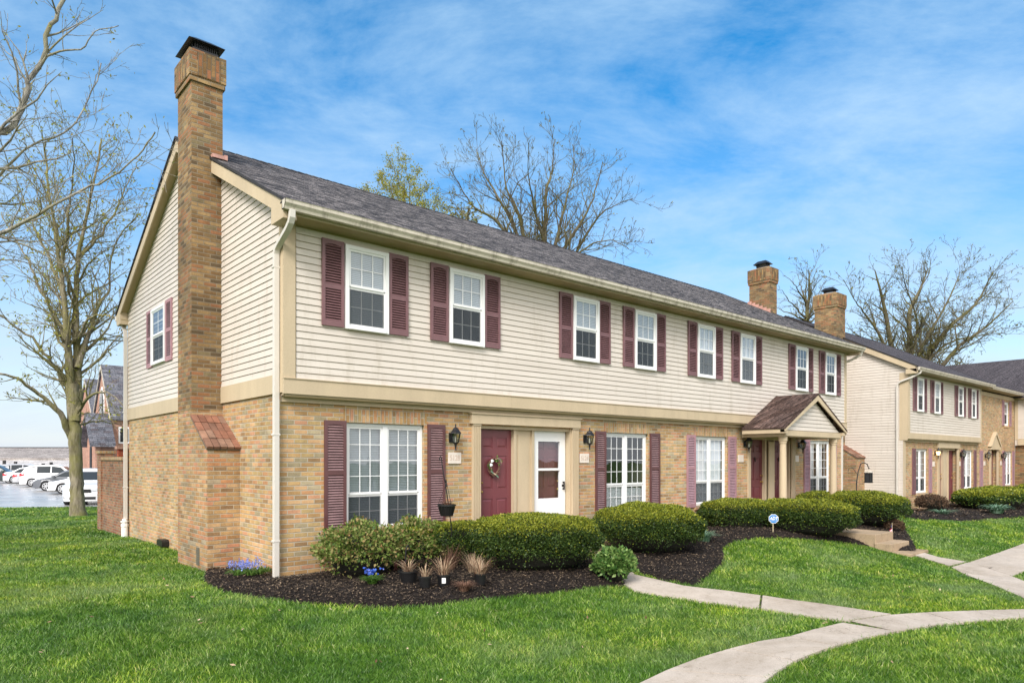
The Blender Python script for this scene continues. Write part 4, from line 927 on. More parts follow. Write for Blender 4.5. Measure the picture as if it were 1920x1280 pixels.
# ------------------------------------------------------------------ the wing that closes the row on the right
H3 = empty('townhouse_row', (XE + .02, -4, zo), 'cream siding and dark brick wing at the right edge with wide grey roof', 'townhouse', 'brick and siding townhouse rows')
XW = XE + .02
brick_wall(H3, 'side', XW, -12, .0, -.9, 2.6, [], zo, m='brick_dark')
siding_panel('siding', H3, wallmap('side', XW - .15, zo), rect_rows(-12, -.16, 2.95, 4.9))
mb = MB(); mb.box(XW - .19, XW - .14, -12, -.15, 2.62 + zo, 2.93 + zo); mb.box(XW - .17, XW - .14, -.16, -.02, 2.9 + zo, 5.0 + zo); mb.box(XW - .14, XW, -12, -.02, 2.6 + zo, 2.62 + zo); mb.build('band_board', M['trim'], H3)
mb = MB(); mb.box(XW + .01, XW + 8, -12, -11.9, -1, 4.8); mb.box(XW - .145, XW, -12, -.02, 2.461, 4.95); mb.build('end_wall', M['siding'], H3)
mb = MB(); za_, zb_ = 4.93 + zo + .1, 7.36
for (xa_, xb_) in ((XW - .5, 43.0),):
    mb.add([(xa_, -12.3, za_), (xa_, 1.5, za_), (xb_, 4.6, zb_), (xb_, -12.3, zb_), (xa_, -12.3, za_ - .06), (xa_, 1.5, za_ - .06), (xb_, 4.6, zb_ - .06), (xb_, -12.3, zb_ - .06)], [(0, 1, 2, 3), (4, 5, 6, 7), (0, 3, 7, 4), (0, 1, 5, 4)])
mb.add([(43.001, -12.3, zb_), (43.001, 4.6, zb_), (48, 4.6, za_), (48, -12.3, za_)], [(0, 1, 2, 3)])
mb.build('roof', M['roof_plain'], H3)
mb = MB(lambda a, b_, c: (XW - .62 - b_ * 0 + a, b_, c)); mb.box(0, .11, -12.2, -.55, za_ - .13, za_ - .01); mb.build('gutter', M['metal_cream'], H3)
mb = MB(); mb.box(XW - .5, XW - .14, -12.2, -.2, za_ - .10, za_ - .08); mb.build('eave_soffit', M['soffit'], H3)

# ------------------------------------------------------------------ patio wall behind the near row
PW = empty('patio_wall', (0, 10, T(0, 10)), 'weathered reddish brick garden wall with end pillar beside the rear downspout', 'garden wall')
mb = MB(); mb.box(-.06, .16, 9.30, 11.66, -.6, 1.72); mb.build('brick_wall', M['brick_red'], PW)
mb = MB(); mb.box(-.10, .22, 11.66, 12.1, -.6, 1.90); mb.build('pillar', M['brick_red'], PW)
mb = MB(); mb.box(-.05, .20, 8.99, 9.30, -.6, 1.98); mb.build('pillar', M['brick_red'], PW)
mb = MB(); mb.box(-.10, .20, 9.31, 11.65, 1.72, 1.80); mb.box(-.14, .26, 11.63, 12.13, 1.90, 1.97); mb.build('coping', M['brick_arch'], PW)
PW2 = empty('garden_wall', (2.2, 14.5, T(2, 14.5)), 'dark red brick wall seen above the weathered patio wall', 'garden wall')
mb = MB(); mb.box(.9, 6.0, 14.5, 14.7, -.8, 2.06); mb.build('brick_wall', brick('brick_deep_red', [(0, (.35, .07, .03)), (.4, (.42, .10, .04)), (.7, (.28, .05, .03))], mortar=(.30, .12, .08)), PW2)
mb = MB(); mb.box(.85, 6.0, 14.46, 14.74, 2.06, 2.15); mb.build('coping', M['brick_pink'], PW2)
# ------------------------------------------------------------------ buildings beyond the car park
M['roof_slate'] = shingle('slate_roof', [(0, (.085, .09, .11)), (.4, (.14, .15, .175)), (.7, (.19, .20, .23)), (1, (.10, .09, .10))], bw=.5, bh=.16)
M['brown_panel'] = plain('brown_siding', (.20, .11, .08), .7, .08)
def steep_block(name, label, cx_, cy_, half, wall_h, apex_h, length, base, win=True):
    g = T(cx_, cy_); o = empty(name, (cx_, cy_, g), label, 'building')
    wx = cx_
    mb = MB(); mb.prism([(cy_ - half, base), (cy_ - half, wall_h), (cy_, apex_h), (cy_ + half, wall_h), (cy_ + half, base)], 'x', wx, wx + length); mb.build('wall', M['brick_pink'], o)
    e = .25; kk_ = (apex_h - wall_h) / half
    mb = MB(); t_ = .25
    mb.prism([(cy_ - half - e, wall_h - e * kk_ + .12), (cy_, apex_h + .12), (cy_ + half + e, wall_h - e * kk_ + .12), (cy_ + half + e, wall_h - e * kk_ + .12 + t_), (cy_, apex_h + .12 + t_ * 1.6), (cy_ - half - e, wall_h - e * kk_ + .12 + t_)], 'x', wx - .12, wx + length + .4); mb.build('roof', M['roof_slate'], o)
    mb = MB()
    for s_ in (-1, 1):
        mb.prism([(cy_ + s_ * (half + e), wall_h - e * kk_ + .12), (cy_ + s_ * (half + e), wall_h - e * kk_ + .3), (cy_, apex_h + .42), (cy_, apex_h + .24)], 'x', wx - .16, wx - .121)
    mb.build('barge_board', M['white'] if False else M['metal_cream'], o)
    if win:
        mb = MB(); mb.prism([(cy_ - .9, wall_h + .2), (cy_ - .9, wall_h + 1.6), (cy_ - .5, wall_h + 2.3), (cy_, wall_h + 2.7), (cy_ + .5, wall_h + 2.3), (cy_ + .9, wall_h + 1.6), (cy_ + .9, wall_h + .2)], 'x', wx - .06, wx - .002); wi = mb.build('arched_window', M['white'], o)
        mb = MB(); mb.prism([(cy_ - .72, wall_h + .35), (cy_ - .72, wall_h + 1.55), (cy_ - .4, wall_h + 2.15), (cy_, wall_h + 2.45), (cy_ + .4, wall_h + 2.15), (cy_ + .72, wall_h + 1.55), (cy_ + .72, wall_h + .35)], 'x', wx - .08, wx - .061); mb.build('pane', M['dark_room'], wi)
        mb = MB()
        for q in (-.25, .25): mb.box(wx - .1, wx - .081, cy_ + q - .04, cy_ + q + .04, wall_h + .35, wall_h + 2.3)
        mb.build('glazing_bars', M['white'], wi)
        for q in (.9, 2.0, 3.1, 5.2, 6.4):
            for zz0, zz1 in ((wall_h - 2.0, wall_h - .7), (wall_h - 4.6, wall_h - 3.2)):
                mb = MB(); mb.box(wx + q - .4, wx + q + .4, cy_ - half - .06, cy_ - half - .002, zz0, zz1); wi = mb.build('window', M['white'], o)
                mb = MB(); mb.box(wx + q - .29, wx + q + .29, cy_ - half - .075, cy_ - half - .061, zz0 + .12, zz1 - .12); mb.build('pane', M['dark_room'], wi)
        for q in (-2.3, -1.1, .7, 1.9):
            mb = MB(); mb.box(wx - .06, wx - .002, cy_ + q - .45, cy_ + q + .45, wall_h - 2.2, wall_h - .25); wi = mb.build('window', M['white'], o)
            mb = MB(); mb.box(wx - .075, wx - .061, cy_ + q - .33, cy_ + q + .33, wall_h - 2.08, wall_h - .37); mb.build('pane', M['dark_room'], wi)
            mb = MB(); mb.box(wx - .1, wx - .076, cy_ + q - .035, cy_ + q + .035, wall_h - 2.1, wall_h - .35); mb.build('glazing_bars', M['white'], wi)
    return o
B1_ = steep_block('brick_house', 'brick house with steep pointed gable and arched window behind the big tree', 7.98, 55.2, 3.3, 5.0, 9.0, 16, -2)
# its low entrance bay
bx, by = 6.7, 52.3
mb = MB(); mb.box(bx, bx + 1.27, by - 1.5, by + 1.7, -2, 3.1); mb.prism([(by - 1.5, 3.1), (by + .1, 4.9), (by + 1.7, 3.1)], 'x', bx, bx + 1.27); bay = mb.build('entrance_bay', M['brick_pink'], B1_)
mb = MB(); mb.prism([(by - 2.0, 2.7), (by + .1, 5.05), (by + 2.2, 2.7), (by + 2.2, 2.95), (by + .1, 5.35), (by - 2.0, 2.95)], 'x', bx - .45, bx + 1.278); mb.build('bay_roof', M['roof_slate'], bay)
mb = MB(); mb.box(bx + .35, bx + 1.27, by - 1.54, by - 1.501, -1, 2.9); mb.build('brown_panel', M['brown_panel'], bay)
mb = MB(); mb.prism([(by - .25, .9), (by - .25, 2.6), (by + .1, 3.1), (by + .45, 2.6), (by + .45, .9)], 'x', bx - .05, bx - .001); mb.build('window', M['dark_room'], bay)
B2_ = steep_block('brick_house', 'grey slate roofed brick wing seen just left of the pointed gable house', 9.2, 69.5, 4.2, 5.0, 9.2, 22, -3, False)
B3_ = empty('store_building', (4, 112, T(4, 112)), 'long low store with broad grey roof behind the parked cars', 'building')
def rot_cam(o): o.rotation_euler = (0, 0, math.atan2(RT[1], RT[0]))
cxm = dp(40, 861, 108)
mb = MB(); mb.box(-40, 22, 0, 22, -3.5, -.1); wl = mb.build('wall', M['metal_cream'])
mb2 = MB(); mb2.prism([(4.9, 1.0), (4.9, 1.95), (14, 3.8), (24, -.2)], 'x', -41, 23); rf = mb2.build('roof', shingle('far_brown_grey_roof', [(0, (.20, .185, .175)), (.5, (.29, .27, .255)), (1, (.38, .36, .34))], bw=.9, bh=.25), None)
mb2 = MB(); mb2.prism([(-2, -.2), (-2, .0), (5, 1.65), (5, -.2)], 'x', -42, 24); rl = mb2.build('lower_roof', shingle('far_pale_roof', [(0, (.36, .355, .35)), (.5, (.46, .455, .45)), (1, (.55, .545, .54))], bw=1.2, bh=.3), None)
mb2 = MB(); mb2.box(-41, 23, 13.8, 14.2, 3.70, 3.92); rg = mb2.build('ridge_cap', M['roof_edge'], None)
B3_.location = (cxm.x, cxm.y, 0)
rot_cam(B3_)
for o in (wl, rf, rl, rg): o.parent = B3_
for i, (x, z) in enumerate(((-3.4, 1.0), (-1.9, .8), (2.2, .5), (3.2, .7), (-6, .9))):
    mb = MB(); mb.box(x, x + .35, .6 + i * .4, .9 + i * .4, z, z + .6); vt = mb.build('roof_vent', M['roof_edge'], None); vt.parent = B3_
B4_ = empty('small_building', (0, 0, 0), 'small pale building with maroon hipped roof left of the tree trunk', 'building')
cxm = dp(108, 861, 78); B4_.location = (cxm.x, cxm.y, 0); rot_cam(B4_)
mb = MB(); mb.box(-.2, 7, 0, 5, -3, -.55); o = mb.build('wall', M['brick_pink'], None); o.parent = B4_
mb = MB(); mb.add([(-1.2, -.8, -.5), (8, -.8, -.5), (8, 6, -.5), (-1.2, 6, -.5), (2.0, 2.5, 1.4), (6, 2.5, 1.4)], [(0, 1, 5, 4), (1, 2, 5), (2, 3, 4, 5), (3, 0, 4), (0, 3, 2, 1)]); o = mb.build('roof', plain('maroon_roof', (.22, .09, .10), .8, .1), None); o.parent = B4_
mb = MB(); mb.box(-1.25, 8.05, -.85, -.75, -.68, -.45); mb.box(-.3, 0, -.1, 0, -3, -.6); mb.box(1.9, 2.2, -.1, 0, -3, -.6); o = mb.build('white_trim', M['white'], None); o.parent = B4_
mb = MB(); mb.box(.4, 1.5, -.06, -.01, -2.6, -.9); o = mb.build('window', M['dark_room'], None); o.parent = B4_
# gable canopy, white edged, left of it
mb = MB(); mb.prism([(-7, -1.25), (-.4, .35), (-.4, .12), (-7, -1.5)], 'y', -3, 0); o = mb.build('canopy', M['white'], None); o.parent = B4_
mb = MB(); mb.prism([(-7, -1.5), (-.4, .11), (-.4, -3), (-7, -3)], 'y', -2.6, -.2); o = mb.build('canopy_wall', M['siding'], None); o.parent = B4_

# ------------------------------------------------------------------ ground, car park, paths, beds
def axis(parts):
    out = []
    for a, b, s_ in parts: out += list(np.arange(a, b, s_))
    return np.array(out + [parts[-1][1]])
gx = axis([(-400, -60, 40), (-60, -12, 6), (-12, -4, 1), (-4, 17, .3), (17, 50, 1.5), (50, 100, 10), (100, 400, 50)])
gy = axis([(-400, -60, 40), (-60, -14, 6), (-14, -9, 1), (-9, 1, .3), (1, 30, 1.2), (30, 130, 5), (130, 600, 50)])
GX, GY = np.meshgrid(gx, gy); GZ = terrain(GX, GY)
nx_, ny_ = len(gx), len(gy); idx = np.arange(nx_ * ny_).reshape(ny_, nx_)
F = np.stack([idx[:-1, :-1].ravel(), idx[:-1, 1:].ravel(), idx[1:, 1:].ravel(), idx[1:, :-1].ravel()], 1)
go = np_mesh('ground', np.stack([GX.ravel(), GY.ravel(), GZ.ravel()], 1), F, M['ground'], smooth=True); tag(go, kind='structure')
def strip(pxs, dz): return [(x, y) for x, y in (gp(px, py, dz) for px, py in pxs)]
def inside(poly, X, Y):
    X = np.asarray(X); Y = np.asarray(Y); r = np.zeros(X.shape, bool); n = len(poly)
    for i in range(n):
        x1, y1 = poly[i]; x2, y2 = poly[(i + 1) % n]
        if y1 == y2: continue
        c = ((y1 > Y) != (y2 > Y)) & (X < (x2 - x1) * (Y - y1) / (y2 - y1) + x1); r ^= c
    return r
lot = [gp(-900, 953), gp(-300, 953), gp(0, 952), gp(100, 951), gp(190, 950), gp(330, 948)]
e0 = dp(330, 861, 84); e1 = dp(-900, 861, 84); LOT = lot + [(e0.x, e0.y), (e1.x, e1.y)]
mb = MB()
La = [gp(px, py) for px, py in ((-900, 953), (-300, 953), (0, 952), (100, 951), (190, 950), (330, 948))]
for i in range(len(La) - 1):
    px0, px1 = (-900, -300, 0, 100, 190, 330)[i:i + 2]; prev = None
    for j in range(9):
        dd = 31 + (84 - 31) * j / 8
        a = La[i] if j == 0 else tuple(dp(px0, 861, dd))[:2]; b_ = La[i + 1] if j == 0 else tuple(dp(px1, 861, dd))[:2]
        if prev: mb.quad((*prev[0], T(*prev[0]) + .02), (*prev[1], T(*prev[1]) + .02), (*b_, T(*b_) + .02), (*a, T(*a) + .02))
        prev = (a, b_)
lo = mb.build('parking_lot', M['asphalt']); tag(lo, kind='structure')
for i in range(9):
    for j in (0,):
        q0 = dp(-60 + i * 42, 861, 46 + i * 1.0); q1 = dp(20 + i * 36, 861, 52 + i * .6)
        d_ = Vector((q1.x - q0.x, q1.y - q0.y, 0)).normalized(); n_ = Vector((-d_.y, d_.x, 0)) * .06; d_ = d_ * 4.8
        mb = MB(); mb.quad((q0.x - n_.x, q0.y - n_.y, T(q0.x, q0.y) + .026), (q0.x + n_.x, q0.y + n_.y, T(q0.x, q0.y) + .026), (q0.x + d_.x + n_.x, q0.y + d_.y + n_.y, T(q0.x + d_.x, q0.y + d_.y) + .026), (q0.x + d_.x - n_.x, q0.y + d_.y - n_.y, T(q0.x + d_.x, q0.y + d_.y) + .026)); pl_ = mb.build('bay_line', M['white'], None); tag(pl_, kind='structure')
M['joint'] = plain('joint_dirt', (.045, .038, .028), .95, .3, 9)
def ribbon(name, segs, dz=.03, m='concrete', gap=.008):
    """segs: slabs, each a list of (left px, right px) pairs of the photograph"""
    mb = MB(); polys = []
    for sl in segs:
        A = [gp(*a, dz) for a, b in sl]; B = [gp(*b, dz) for a, b in sl]
        # subdivide
        A2 = []; B2 = []
        for i in range(len(A) - 1):
            n = max(1, int(max(math.dist(A[i], A[i + 1]), math.dist(B[i], B[i + 1])) / .35))
            for j in range(n): t = j / n; A2.append((A[i][0] * (1 - t) + A[i + 1][0] * t, A[i][1] * (1 - t) + A[i + 1][1] * t)); B2.append((B[i][0] * (1 - t) + B[i + 1][0] * t, B[i][1] * (1 - t) + B[i + 1][1] * t))
        A2.append(A[-1]); B2.append(B[-1]); polys.append(list(A2) + list(B2)[::-1])
        def pull(L, i, j, g_):
            d = math.dist(L[i], L[j]); t = min(.4, g_ / max(d, 1e-6)); return (L[i][0] * (1 - t) + L[j][0] * t, L[i][1] * (1 - t) + L[j][1] * t)
        if len(A2) > 1:
            A2[0], B2[0] = pull(A2, 0, 1, gap), pull(B2, 0, 1, gap); A2[-1], B2[-1] = pull(A2, -1, -2, gap), pull(B2, -1, -2, gap)
        n = 4
        for i in range(len(A2) - 1):
            for j in range(n):
                q = []
                for (ii, jj) in ((i, j), (i + 1, j), (i + 1, j + 1), (i, j + 1)):
                    t = jj / n; x = A2[ii][0] * (1 - t) + B2[ii][0] * t; y = A2[ii][1] * (1 - t) + B2[ii][1] * t; q.append((x, y, T(x, y) + dz))
                mb.quad(*q)
        for L in (A2, B2):
            for i in range(len(L) - 1): mb.quad((*L[i], T(*L[i]) + dz), (*L[i + 1], T(*L[i + 1]) + dz), (*L[i + 1], T(*L[i + 1]) - .08), (*L[i], T(*L[i]) - .08))
        e_, f_ = pull(A2, 0, 1, -2.2 * gap), pull(B2, 0, 1, -2.2 * gap)
        mb.quad((*A2[0], T(*A2[0]) + dz - .007), (*B2[0], T(*B2[0]) + dz - .007), (*f_, T(*f_) + dz - .007), (*e_, T(*e_) + dz - .007), 1)
        for (p, q) in ((A2[0], B2[0]), (A2[-1], B2[-1])): mb.quad((*p, T(*p) + dz), (*q, T(*q) + dz), (*q, T(*q) - .08), (*p, T(*p) - .08))
    o = mb.build(name, [M[m], M['joint']]); tag(o, kind='structure'); return o, polys
WALK = [[((1050, 1360), (1350, 1400)), ((1160, 1298), (1400, 1300)), ((1250, 1255), (1444, 1268))],
        [((1250, 1255), (1444, 1268)), ((1310, 1232), (1466, 1252)), ((1367, 1215), (1490, 1237))],
        [((1367, 1215), (1490, 1237)), ((1423, 1201), (1527, 1222)), ((1480, 1192), (1567, 1209))],
        [((1480, 1192), (1567, 1209)), ((1525, 1179), (1620, 1194)), ((1580, 1166), (1680, 1182))],
        [((1595, 1163), (1680, 1182)), ((1675, 1151), (1740, 1172)), ((1735, 1147), (1800, 1166))],
        [((1735, 1147), (1800, 1166)), ((1760, 1146), (1860, 1160)), ((1840, 1143), (1920, 1156))],
        [((1840, 1143), (1920, 1156)), ((1920, 1141), (1990, 1152)), ((2040, 1139), (2100, 1149))]]
PATH = [[((1120, 1030), (1150, 1020)), ((1112, 1052), (1160, 1040)), ((1118, 1066), (1190, 1076)), ((1190, 1106), (1282, 1097)), ((1300, 1124), (1360, 1106)), ((1424, 1139), (1427, 1115))],
        [((1426, 1139), (1429, 1115)), ((1500, 1151), (1530, 1129)), ((1588, 1163), (1672, 1150))]]
XW1 = [((1721, 1041), (1722, 1036)), ((1748, 1050), (1760, 1046)), ((1783, 1061), (1815, 1052))]
XWALK = [[((1700, 1034), (1716, 1030)), ((1748, 1050), (1762, 1044)), ((1780, 1060), (1812, 1052))],
         [((1784, 1062), (1816, 1053)), ((1800, 1071), (1860, 1062)), ((1808, 1075), (1899, 1080))],
         [((1808, 1075), (1899, 1080)), ((1859, 1094), (1925, 1090)), ((1917, 1119), (1980, 1105)), ((2010, 1138), (2060, 1120))],
         [((1818, 1053), (1899, 1079)), ((1870, 1036), (1920, 1070)), ((1920, 1018), (1960, 1055)), ((2010, 985), (2060, 1020))]]
_, P1 = ribbon('sidewalk', WALK); _, P2 = ribbon('front_path', PATH, .028); _, P3 = ribbon('side_walk', XWALK, .026)
PAVED = P1 + P2 + P3
BED1 = [gp(*p) for p in ((384, 1090), (400, 1104), (440, 1114), (520, 1125), (600, 1133), (700, 1139), (780, 1137), (850, 1129), (900, 1123), (1000, 1115), (1060, 1108), (1120, 1100), (1178, 1098), (1150, 1082), (1116, 1064), (1108, 1048))] + [(5.0, .05), (-.01, .05), (-.01, 1.6), (-.5, 1.6), (-.55, 1.5)]
BED2 = [gp(*p) for p in ((1150, 1034), (1165, 1048), (1200, 1076), (1240, 1088), (1305, 1097), (1345, 1062), (1357, 1050), (1354, 1028), (1375, 1015), (1420, 1009), (1480, 1009), (1560, 1014), (1630, 1023), (1690, 1033), (1722, 1039), (1712, 1020), (1700, 1000), (1690, 985))] + [(18.5, .0), (5.6, .05)]
BED3 = [gp(*p) for p in ((1700, 970), (1725, 974), (1775, 976), (1850, 973), (1900, 970), (1940, 968), (2100, 962))] + [(38, -1.0), (38, .03), (23.3, .03), (22.6, .5)]
def bed(name, poly, cell, seed, chips, dens_sz):
    xs = [p[0] for p in poly]; ys = [p[1] for p in poly]
    rs = np.random.RandomState(seed)
    ax_ = np.arange(min(xs) - cell, max(xs) + cell, cell); ay_ = np.arange(min(ys) - cell, max(ys) + cell, cell)
    X, Y = np.meshgrid(ax_, ay_); ins = inside(poly, X, Y)
    # distance to the edge by repeated erosion, for the mounded profile
    d = ins.astype(float); cur = ins.copy(); k_ = 1
    while k_ * cell < .30 and cur.any():
        c2 = cur.copy(); c2[1:] &= cur[:-1]; c2[:-1] &= cur[1:]; c2[:, 1:] &= cur[:, :-1]; c2[:, :-1] &= cur[:, 1:]; cur = c2; d += cur; k_ += 1
    d /= k_
    low = rs.rand(*[max(2, int(q / 4) + 3) for q in X.shape])
    iy = np.arange(X.shape[0]) / 4.0; ix = np.arange(X.shape[1]) / 4.0
    def bil(g, iy, ix):
        y0 = iy.astype(int); x0 = ix.astype(int); fy = (iy - y0)[:, None]; fx = (ix - x0)[None]
        return g[y0][:, x0] * (1 - fy) * (1 - fx) + g[y0 + 1][:, x0] * fy * (1 - fx) + g[y0][:, x0 + 1] * (1 - fy) * fx + g[y0 + 1][:, x0 + 1] * fy * fx
    nz = bil(low, iy, ix) * .05 + rs.rand(*X.shape) * .022
    Z = terrain(X, Y) - .01 + .055 * np.sqrt(d) + nz * (d > 0)
    X = X + (rs.rand(*X.shape) - .5) * cell * .5; Y = Y + (rs.rand(*X.shape) - .5) * cell * .5
    ny2, nx2 = X.shape; id_ = np.arange(ny2 * nx2).reshape(ny2, nx2)
    keep = ins[:-1, :-1] | ins[1:, 1:] | ins[:-1, 1:] | ins[1:, :-1]
    F = np.stack([id_[:-1, :-1][keep], id_[:-1, 1:][keep], id_[1:, 1:][keep], id_[1:, :-1][keep]], 1)
    o = np_mesh(name, np.stack([X.ravel(), Y.ravel(), Z.ravel()], 1), F, M['mulch'], smooth=False); tag(o, kind='structure')
    # shredded bark
    pool = np.argwhere(ins); pick = pool[rs.randint(0, len(pool), chips)]
    cx_ = X[pick[:, 0], pick[:, 1]] + (rs.rand(chips) - .5) * cell; cy_ = Y[pick[:, 0], pick[:, 1]] + (rs.rand(chips) - .5) * cell
    cz_ = Z[pick[:, 0], pick[:, 1]] + .004 + rs.rand(chips) * .018
    a = rs.rand(chips) * 6.28; L = (.5 + rs.rand(chips)) * dens_sz; W_ = L * (.2 + .2 * rs.rand(chips)); tl = (rs.rand(chips) - .5) * 1.2
    dx = np.stack([np.cos(a) * L, np.sin(a) * L, tl * L], 1); dy = np.stack([-np.sin(a) * W_, np.cos(a) * W_, (rs.rand(chips) - .5) * W_], 1)
    P = np.stack([cx_, cy_, cz_], 1); V = np.stack([P - dx - dy, P + dx - dy, P + dx + dy, P - dx + dy], 1).reshape(-1, 3)
    F = np.arange(chips * 4).reshape(-1, 4); c = np_mesh('bark_mulch', V, F, M['chip']); tag(c, kind='stuff'); return o
bed('mulch_bed', BED1, .055, 1, 60000, .0105); bed('mulch_bed', BED2, .07, 2, 50000, .0125); bed('mulch_bed', BED3, .15, 3, 9000, .03)

# steps and walk at the right, stoop between the big hedges
mb = MB()
mb.box(12.34, 13.36, -3.27, -.02, -.45, .05); mb.build('x', M['concrete']) if False else None
ST = empty('concrete_steps', (12.8, -3.3, T(12.8, -3.3)), 'three worn concrete steps between the clipped hedges near the porch', 'steps')
o = mb.build('landing', M['concrete_step'], ST, bevel=.012)
mb = MB(); mb.box(12.28, 13.34, -3.62, -3.271, -.6, -.13); mb.build('step', M['concrete_step'], ST, bevel=.012)
mb = MB(); mb.box(12.26, 13.34, -4.02, -3.621, -.6, -.30); mb.build('step', M['concrete_step'], ST, bevel=.012)
mb = MB(); mb.box(12.0, 15.4, -1.45, -.03, -.5, .12); o = mb.build('porch_slab', M['concrete_step'], PO, bevel=.01)
SP = MB(); SP.box(4.2, 6.55, -1.0, -.03, -.4, .13); o = SP.build('concrete_stoop', M['concrete_step'], None, at=(5.4, -.5, 0), bevel=.012); tag(o, 'low concrete stoop at the paired doors, glimpsed between two round hedges', 'stoop')
BLOCKS = [[(12.2, -4.1), (13.45, -4.1), (13.45, 0), (12.2, 0)], [(4.1, -1.05), (6.6, -1.05), (6.6, 0), (4.1, 0)]]

# ------------------------------------------------------------------ the lawn's blades
FOOT = [[(-.0, .0), (LEN, 0), (LEN, 9), (0, 9)], [(-.5, 1.59), (0, 1.59), (0, 3.15), (-.5, 3.15)], [(X2, 0), (48, 0), (48, 9), (X2, 9)], [(-.1, 9), (.2, 9), (.2, 12.1), (-.1, 12.1)], [(38, -14), (50, -14), (50, 0), (38, 0)]]
def blades():
    rs = np.random.RandomState(5); Vs = []; 
    zones = [(5.2, 8.0, 3900, .0036, .046), (8.0, 11.5, 2700, .0047, .046), (11.5, 16, 1400, .007, .046), (16, 24, 560, .011, .048), (24, 34, 220, .019, .055)]
    for d0, d1, dens, wd, ht in zones:
        wl_ = (d0 + d1) / 2 * 1920 / CAMF * 1.24; n = int((d1 - d0) * wl_ * dens)
        dd = np.sqrt(rs.rand(n) * (d1 ** 2 - d0 ** 2) + d0 ** 2); a = (rs.rand(n) * 1.24 - .62) * 1920 / CAMF
        X = CX0 + FW[0] * dd + RT[0] * a * dd; Y = CY0 + FW[1] * dd + RT[1] * a * dd
        ok = np.ones(n, bool)
        jx = X + (rs.rand(n) - .5) * .05; jy = Y + (rs.rand(n) - .5) * .05
        for p in PAVED + [BED1, BED2, BED3] + BLOCKS: ok &= ~inside(p, jx, jy)
        for p in FOOT + [LOT]: ok &= ~inside(p, X, Y)
        # the trunk's bare ring
        tx, ty = gp(147, 966); ok &= ((X - tx) ** 2 + (Y - ty) ** 2) > (.55 + .3 * rs.rand(n)) ** 2
        X = X[ok]; Y = Y[ok]; n = len(X)
        # longer and thicker in drifting tufts
        tf = .5 + .5 * np.sin(X * 2.1 + 1.3 * np.sin(Y * 1.7)) * np.sin(Y * 2.6 + 1.1 * np.sin(X * 2.3))
        tf2 = .5 + .5 * np.sin(X * 7.3 + 2 * np.sin(Y * 5.1)) * np.sin(Y * 8.1 + X * 1.2)
        h = ht * (.45 + .55 * rs.rand(n) + .5 * tf * rs.rand(n) + .30 * tf2); h = np.where(rs.rand(n) < .012, h * 1.7, h); w_ = wd * (.6 + .8 * rs.rand(n))
        ang = rs.rand(n) * 6.283; la = rs.rand(n) * 6.283; ln = h * (.25 + .75 * rs.rand(n))
        # neighbouring blades lean alike
        la = la * .8 + 1.3 * np.sin(X * 1.9 + Y * .7) + 1.1 * np.sin(Y * 3.1 - X)
        Z = terrain(X, Y) - .005
        P = np.stack([X, Y, Z], 1); sd_ = np.stack([np.cos(ang) * w_, np.sin(ang) * w_, np.zeros(n)], 1)
        l1 = np.stack([np.cos(la) * ln * .3, np.sin(la) * ln * .3, h * .55], 1); l2 = np.stack([np.cos(la) * ln, np.sin(la) * ln, h * .95], 1)
        V = np.stack([P - sd_, P + sd_, P + l1 + sd_ * .7, P + l1 - sd_ * .7, P + l2 + sd_ * .12, P + l2 - sd_ * .12], 1)
        Vs.append(V.reshape(-1, 3))
    V = np.concatenate(Vs); n = len(V) // 6; b0 = (np.arange(n) * 6)[:, None]
    F = np.concatenate([b0 + np.array([[0, 1, 2, 3]]), b0 + np.array([[3, 2, 4, 5]])], 1).reshape(-1, 4)
    print('blades', n)
    o = np_mesh('lawn_grass', V, F, M['grass']); tag(o, kind='stuff')
blades()

g = np.random.RandomState(77); n = 170; a = (g.rand(n) - .5) * 1.4; dd = 6 + g.rand(n) ** 1.3 * 16
X = CX0 + FW[0] * dd + RT[0] * a * dd; Y = CY0 + FW[1] * dd + RT[1] * a * dd; ok = np.ones(n, bool)
for p in FOOT + BLOCKS: ok &= ~inside(p, X, Y)
X, Y = X[ok], Y[ok]; n = len(X); P = np.stack([X, Y, terrain(X, Y) + .045], 1); d = g.normal(0, 1, (n, 3)) * np.array([1, 1, .35]); d /= np.linalg.norm(d, axis=1)[:, None]
e = np.cross(d, g.normal(0, .3, (n, 3)) + np.array([0, 0, 1])); e /= np.linalg.norm(e, axis=1)[:, None]; s_ = (.014 + .016 * g.rand(n))[:, None]
V = np.stack([P - d * s_, P + e * s_ * .5, P + d * s_, P - e * s_ * .5], 1).reshape(-1, 3)
o = np_mesh('fallen_leaves', V, np.arange(n * 4).reshape(-1, 4), M['straw']); tag(o, kind='stuff')
